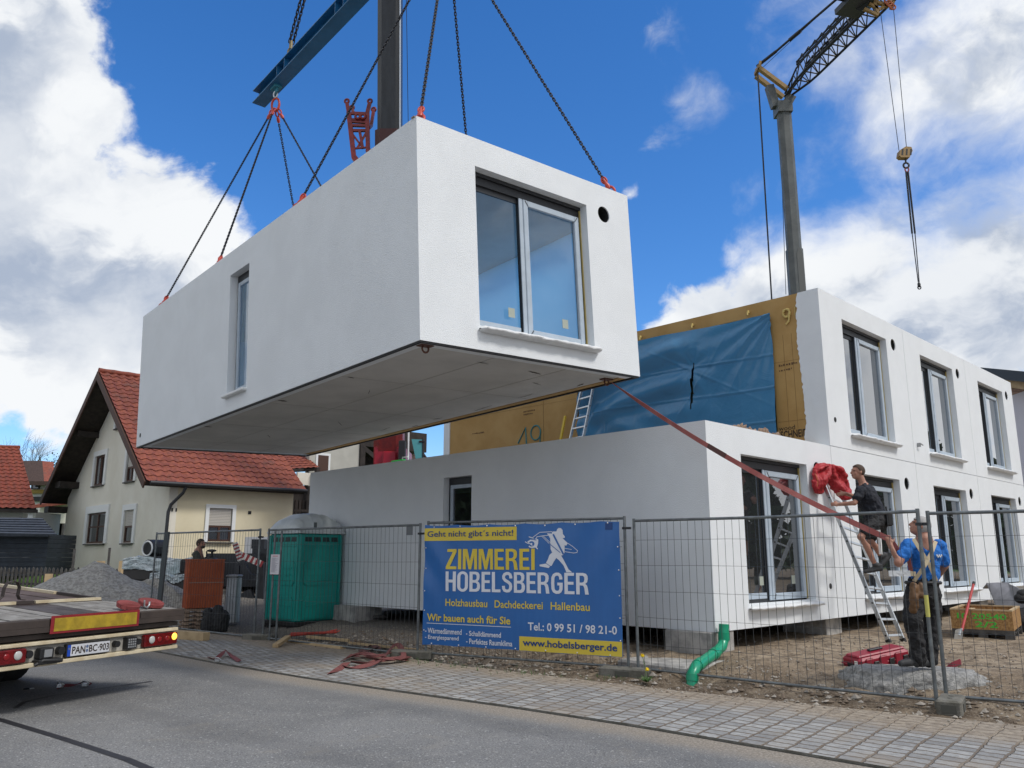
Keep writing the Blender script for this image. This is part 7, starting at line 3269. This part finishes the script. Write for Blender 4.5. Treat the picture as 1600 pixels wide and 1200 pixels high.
# dandelion by the banner's foot
dn_ = gz(1010, 1066, .02)
dd_ = thing("dandelion", "small dandelion plant with two yellow flowers beside the concrete foot", "plant", tuple(dn_))
m = MB()
r = random.Random(14)
for k in range(46):
    a, l = r.uniform(0, 2 * pi), r.uniform(.06, .16)
    d = V3((cos(a), sin(a), r.uniform(.2, .9))).normalized()
    n = V3((-sin(a), cos(a), 0)) * .011
    m.add([(0, 0, 0), d * l * .5 + n, d * l, d * l * .5 - n], [(0, 1, 2, 3)])
m.build("leaf", leafgreen, dd_)
m = MB()
fl = [V3((.01, -.03, .15)), V3((-.02, .12, .30))]
for f in fl:
    m.tube([V3((0, 0, 0)), f * .5 + V3((.01, 0, .01)), f], .004, 5)
m.build("stem", leafgreen, dd_)
for f in fl:
    m = MB()
    for k in range(26):
        a, e = r.uniform(0, 2 * pi), r.uniform(.05, 1.3)
        d = V3((cos(a) * cos(e), sin(a) * cos(e), sin(e)))
        n = V3((-sin(a), cos(a), 0)) * .006
        m.add([f - n, f + n, f + d * .034 + n, f + d * .034 - n], [(0, 1, 2, 3)])
    m.ell(f + V3((0, 0, .004)), (.024, .024, .016), 8, 5)
    m.build("flower", dandy, dd_)


def heap(name, label, c, pts, w, mt, seed, buckle=None):
    c = V3(c)
    root = thing(name, label, "strap", tuple(c))
    r = random.Random(seed)
    m = MB()
    for path in pts:
        pp = [gz(u, v, .03) + V3((0, 0, h)) for u, v, h in path]
        # smooth the path
        q = []
        for i in range(len(pp) - 1):
            for k in range(5):
                t = k / 5
                p_1, p0_, p1_, p2_ = pp[max(i - 1, 0)], pp[i], pp[i + 1], pp[min(i + 2, len(pp) - 1)]
                q.append(.5 * ((2 * p0_) + (p1_ - p_1) * t + (2 * p_1 - 5 * p0_ + 4 * p1_ - p2_) * t * t + (3 * p0_ - p_1 - 3 * p1_ + p2_) * t ** 3))
        q.append(pp[-1])
        ws = []
        for i in range(len(q)):
            d = (q[min(i + 1, len(q) - 1)] - q[max(i - 1, 0)])
            s = d.cross(V3((0, 0, 1))).normalized()
            a = .7 * sin(i * .45 + seed) * .8
            ws.append((s * cos(a) + V3((0, 0, 1)) * sin(a)) * w)
        m.ribbon(q, ws, .005)
    m.build("webbing", mt, root, world=True)
    if buckle:
        m = MB()
        for u, v in buckle:
            p = gz(u, v, .04)
            m.tube([p + V3((-.05, .02, 0)), p + V3((-.02, -.02, .03)), p + V3((.02, -.02, .03)), p + V3((.05, .0, .0))], .008, 6)
            m.box(p.x - .03, p.x + .03, p.y - .02, p.y + .03, p.z - .03, p.z + .005)
        m.build("ratchet", alu, root, world=True)
    return root


heap("strap_heap", "tangled heap of faded red lifting straps on the paving before the banner", gz(590, 1042, .03),
     [[(512, 1053, .0), (530, 1046, .01), (545, 1038, .03), (570, 1040, .04), (600, 1036, .05), (630, 1034, .04), (638, 1030, .03), (615, 1026, .07), (590, 1030, .05), (560, 1028, .06), (535, 1034, .02)],
      [(538, 1042, .01), (560, 1044, .02), (590, 1040, .06), (612, 1022, .10), (622, 1020, .13), (630, 1032, .06), (600, 1038, .08), (575, 1034, .06), (545, 1027, .03)],
      [(540, 1031, .03), (565, 1026, .05), (590, 1034, .09), (618, 1036, .05), (636, 1032, .02)]], .085, strapheap, 2)
heap("strap_scrap", "short crumpled dark strap lying at the inner edge of the paving, behind the red heap", gz(578, 1017, .03),
     [[(563, 1020, .01), (572, 1014, .03), (582, 1013, .05), (592, 1016, .02)], [(566, 1019, .02), (580, 1018, .03), (590, 1013, .03)]], .09, mat("dirty_red_webbing", (.13, .06, .055), .9), 5)
heap("ratchet_strap", "short red and black strap with a buckle on the paving near the trailer", gz(350, 1030, .03),
     [[(326, 1027, .0), (336, 1030, .01), (345, 1028, .05), (352, 1024, .08), (362, 1029, .04), (374, 1034, .01)]], .06, mat("maroon_webbing", (.16, .045, .05), .85), 7, [(340, 1031)])
heap("ratchet_strap", "red strap with a bright steel ratchet on the asphalt behind the trailer", gz(120, 1070, -.02),
     [[(88, 1073, -.03), (100, 1070, -.01), (118, 1068, -.01), (134, 1066, .01), (141, 1067, -.02)]], .055, mat("maroon_webbing_dark", (.17, .035, .04), .85), 8, [(133, 1068), (94, 1070)])
m = MB()
a, b_ = gz(37, 1078, .0), gz(53, 1076, .0)
m.tube([a, a.lerp(b_, .5)], .02, 7, 0)
m.tube([a.lerp(b_, .5), b_], .012, 7, 1)
tag(m.build("marker_pen", [black, alu]), "small black and silver peg lying on the asphalt behind the trailer", "peg")


def stick(name, label, cat, a, b, w, h, mt, up=(0, 0, 1), group=None):
    m = MB()
    m.bar(V3(a) + V3((0, 0, h / 2)), V3(b) + V3((0, 0, h / 2)), w, h, 0, up)
    return tag(m.build(name, mt, bevel=.004), label, cat, group)


stick("timber_block", "pale squared timber block on the paving at the trailer's corner", "timber", gz(268, 997, .02), gz(322, 1001, .02), .16, .15, wood)
stick("plank", "long pale plank lying on the ground below the toilet panel's rail", "timber", gz(452, 1003, .02), gz(536, 1014, .02), .13, .045, wood)
stick("plank", "short pale plank propped aslant before the toilet cabin's post", "timber", gz(430, 1012, .02), gz(450, 998, .10), .10, .06, wood)
stick("batten", "ribbed pale batten behind the wires beside the toilet cabin", "timber", gz(480, 997, .05), gz(545, 1003, .05), .06, .05, wood)
stick("batten", "thin pale batten behind the fence, left of the banner's lower edge", "timber", gz(545, 1006, .04), gz(655, 1018, .04), .05, .04, wood)
m = MB()
q = [(455, 990), (480, 991), (510, 988), (535, 984), (548, 980), (549, 977), (540, 976)]
m.tube([gz(u, v, .10) + V3((0, 0, .02 * (k % 2))) for k, (u, v) in enumerate(q)], .022, 7)
q = [(452, 993), (490, 990), (525, 988), (552, 981)]
m.tube([gz(u, v, .10) for k, (u, v) in enumerate(q)], .022, 7)
tag(m.build("red_hose", mat("red_hose_rubber", (.42, .05, .035), .5)), "red hose curling round the foot of the toilet cabin", "hose")
m = MB()
for k in range(3):
    a, b_ = gz(541 + k * 6, 966 + k * 3, .15), gz(585 + k * 3, 972 + k * 3, .15)
    m.bar(a + V3((0, .3 * k, .04 + .05 * k)), b_ + V3((0, .3 * k, .04 + .05 * k)), .25, .04)
tag(m.build("board_stack", greywood), "grey weathered boards lying in the shade under the long white wall", "boards")

# rust-orange ribbed box on timber
ob_ = at(291, 950, 18.6)
bx = thing("ribbed_box", "rust-orange ribbed metal box standing on timbers behind the fence", "box", (ob_.x, ob_.y, .0), .58)
WX = .76
m = MB()
zb_, zt__ = .46, 1.50
m.box(0, WX, 0, .42, zb_, zt__)
for k in range(15):
    x = WX * k / 15
    m.box(x, x + .024, -.018, .0, zb_, zt__)
for k in range(6):
    y = .42 * k / 6
    m.box(-.016, 0, y, y + .03, zb_, zt__)
m.box(-.02, WX + .005, -.02, .44, zt__ + .001, zt__ + .02)
m.build("case", terracotta, bx)
m = MB()
m.box(.02, WX, -.024, -.0185, 1.00, 1.018)
m.build("seam", mat("pale_seam", (.35, .22, .17), .6), bx)
pt_ = thing("timber_stack", "stack of thin pale timbers under the rust-orange box", "timber", (ob_.x, ob_.y, 0.0), .58)
for k in range(5):
    m = MB()
    for x in (-.02, .22, .45):
        m.box(x, x + .09, -.05, .5, .02 + .088 * k, .052 + .088 * k)
    m.box(-.05, .55, .0, .10, .0525 + .088 * k, .0875 + .088 * k)
    m.box(-.05, .55, .32, .42, .0525 + .088 * k, .0875 + .088 * k)
    m.build("timber_layer", mat("pinkish_timber", (.42, .30, .22), .8, var=.3, vs=6) if "pinkish_timber" not in MATS else MATS["pinkish_timber"], pt_)
gpst = at(362, 962, 19.2)
m = MB()
m.cbox(gpst.x - .15, gpst.x + .13, 19.1, 19.38, .10, 1.12, .03)
for k in range(4):
    m.box(gpst.x - .12 + .065 * k, gpst.x - .09 + .065 * k, 19.085, 19.1, .12, 1.08)
m.cbox(gpst.x - .165, gpst.x + .145, 19.085, 19.395, 1.12, 1.17, .02)
tag(m.build("grey_column", greymetal), "waist-high grey ribbed metal column between the orange box and the outriggers", "column")
for lab, u, v, sx in (("slumped black sack beside the timbers under the orange box", 329, 974, 1.0), ("taller black sack leaning beside the grey column", 344, 970, 1.15)):
    c = at(u, 960, 17.95)
    m = MB()
    limb(m, [V3((c.x, c.y, .14)), V3((c.x + .02, c.y, .26 * sx)), V3((c.x - .05, c.y, .40 * sx))], [.19, .19, .12])
    o = soft("black_sack", m, cloth_black, None, .02, 2, False)
    tag(o, lab, "sack", "black sacks")
m = MB()
c = gz(303, 977, .05)
m.grid(lambda u, v: (c.x - .25 + .5 * u, c.y - .1 + .4 * v, .09 + .05 * mnoise.noise((u * 4, v * 4, 1)) + .04 * sin(u * 3.1)), 14, 10)
tag(m.build("blue_sheet", bluetarp2), "crumpled bright blue sheet on the ground below the orange box", "sheet")

# gravel heap, wrapped pallets, drum, blocks
m = MB()
gc = at(142, 940, 20.3)


def gheap(u, v):
    x, y = (u - .5) * 7.4, (v - .5) * 4.6
    e = math.hypot(x / 3.5, y / 2.2)
    h = 1.62 * max(0, 1 - e) ** .95
    h2 = .85 * max(0, 1 - math.hypot((x - 1.7) / 1.9, (y + .3) / 1.7)) ** .9
    h = max(h, h2) + .06 * mnoise.noise((x * 1.7, y * 1.7, 0)) + .035 * mnoise.noise((x * 6, y * 6, 2))
    z = terrain(gc.x + x, gc.y + y)
    return (gc.x + x, gc.y + y, z + h - .05)


m.grid(gheap, 130, 80)
tag(m.build("gravel_heap", gravelgrey), "grey gravel heap in front of the picket fence, behind the trailer", "gravel heap")
for lab, u0, u1, vt, vb, Y in (("silver foil wrapped stack of panels on the gravel heap's far side", 192, 302, 872, 896, 22.4), ("lower silver foil wrapped bundle behind the first fence panel", 234, 292, 897, 912, 22.0)):
    a, b_ = at(u0, vt, Y), at(u1, vt, Y)
    zt2, zb2 = a.z, at(u0, vb, Y).z
    root = thing("wrapped_stack", lab, "wrapped stack", ((a.x + b_.x) / 2, Y, zb2), group="foil wrapped stacks")
    m = MB()

    def ft(u, v):
        x = lerp(a.x, b_.x, u)
        z = lerp(zb2 + .07, zt2, min(1, v * 2))
        y = Y + (0 if v <= .5 else (v - .5) * 2.4)
        sg = .05 * sin(u * 7) + .05 * mnoise.noise((u * 7, v * 5, Y)) + .025 * mnoise.noise((u * 20, v * 11, Y))
        return (x, y - .04 * mnoise.noise((u * 9, v * 9, 3)), z + sg)
    m.grid(ft, 50, 20)
    m.add([ft(0, 0), ft(0, .5), ft(0, 1), (a.x, Y + 1.2, zb2)], [(0, 1, 2, 3)])
    m.build("foil", foilsilver, root, world=True)
    m = MB()
    m.obox((a.x + .03, Y + .03, zb2 - .16), (b_.x - a.x - .06, 0, 0), (0, 1.1, 0), (0, 0, .26))
    for k in range(3):
        x = lerp(a.x + .1, b_.x - .3, k / 2)
        m.obox((x, Y + .05, .35), (.2, 0, 0), (0, 1.0, 0), (0, 0, zb2 - .165 - .35))
    m.build("base", mat("dark_panel_stack", (.07, .065, .06), .85), root, world=True)
dc = at(233, 857, 22.6)
dr = thing("cable_drum", "black drum with a white ring on its end on top of the foil stack", "drum", tuple(dc))
m = MB()
ax = V3((.45, .89, 0))
m.tube([dc + V3((-.04, 0, 0)), dc + ax * .42], .24, 20)
m.tube([dc + ax * .42, dc + ax * .5 + V3((0, 0, .08))], [.20, .12], 12)
m.box(dc.x - .05, dc.x + .3, dc.y - .1, dc.y + .3, dc.z - .32, dc.z - .2)
m.build("body", black, dr, world=True)
m = MB()
e1_, e2_ = V3((-ax.y, ax.x, 0)).normalized(), UZ
m.tube([dc - ax * .06 + (e1_ * cos(a) + e2_ * sin(a)) * .19 for a in [2 * pi * k / 24 for k in range(24)]], .022, 6, closed=True)
m.build("ring", whitepaint, dr, world=True)
for k, (u, v, w, h, lab) in enumerate(((74, 897, .16, .05, "pale timber offcut standing at the corner of the picket fence"), (156, 876, .18, .02, "pale board piece behind the top of the gravel heap"), (190, 876, .16, .02, "pale board piece next to the foil wrapped stack"))):
    c = at(u, v, 24.5)
    m = MB()
    m.obox((c.x - w / 2, c.y, terrain(c.x, c.y) - .02), (w, 0.02, 0), (0, .12, 0), (0, .02, c.z + h / 2 - terrain(c.x, c.y)))
    m.obox((c.x + w * .3, c.y - .1, terrain(c.x, c.y) - .02), (w * .6, 0.1, 0), (0, .1, 0), (0, 0, (c.z - terrain(c.x, c.y)) * .75))
    tag(m.build("timber_offcut", wood), lab, "timber")
for u, v, lab in ((115, 868, "thin grey stake before the near corner of the gable"), (170, 866, "thin grey stake before the middle of the gable wall")):
    c = at(u, v, 26.4)
    m = MB()
    m.box(c.x - .03, c.x + .03, c.y, c.y + .05, .8, c.z + .2)
    tag(m.build("stake", greywood), lab, "stake")

# ------------------------------------------------------------------ woods beyond the frame that the windows mirror
def woods(name, label, spots, seed):
    r = random.Random(seed)
    m = MB()
    for x, y, h, w in spots:
        m.tube([(x, y, -.2), (x, y, h * .5)], [.22, .12], 6, 1)
        for k in range(1100):
            a, t = r.uniform(0, 2 * pi), r.random()
            rad = w * sqrt(r.random()) * (1 - .75 * t ** 1.5)
            c = V3((x + rad * cos(a), y + rad * sin(a), h * (.12 + .88 * t)))
            p = V3((r.uniform(-1, 1), r.uniform(-1, 1), r.uniform(-.6, .6))).normalized() * r.uniform(.3, .6)
            q = V3((r.uniform(-1, 1), r.uniform(-1, 1), r.uniform(-1, 1))).normalized() * r.uniform(.2, .4)
            m.add([c - p, c + q, c + p, c - q], [(0, 1, 2, 3)], 0)
    o = m.build(name, [leafdark, bark])
    tag(o, label, "trees", kind='stuff')


rw = random.Random(31)
woods("treeline", "dark leafy trees at the street's end, mirrored in the ground floor windows", [(40 + rw.uniform(-4, 5), 6 + 3.1 * k, rw.uniform(6.5, 9), rw.uniform(2.2, 3.2)) for k in range(14)], 5)
woods("treeline", "dark leafy trees down the street, mirrored in the slim window behind the banner", [(-33 + rw.uniform(-3, 3), 4 + 2.6 * k, rw.uniform(5, 6.5), rw.uniform(1.8, 2.6)) for k in range(7)], 6)
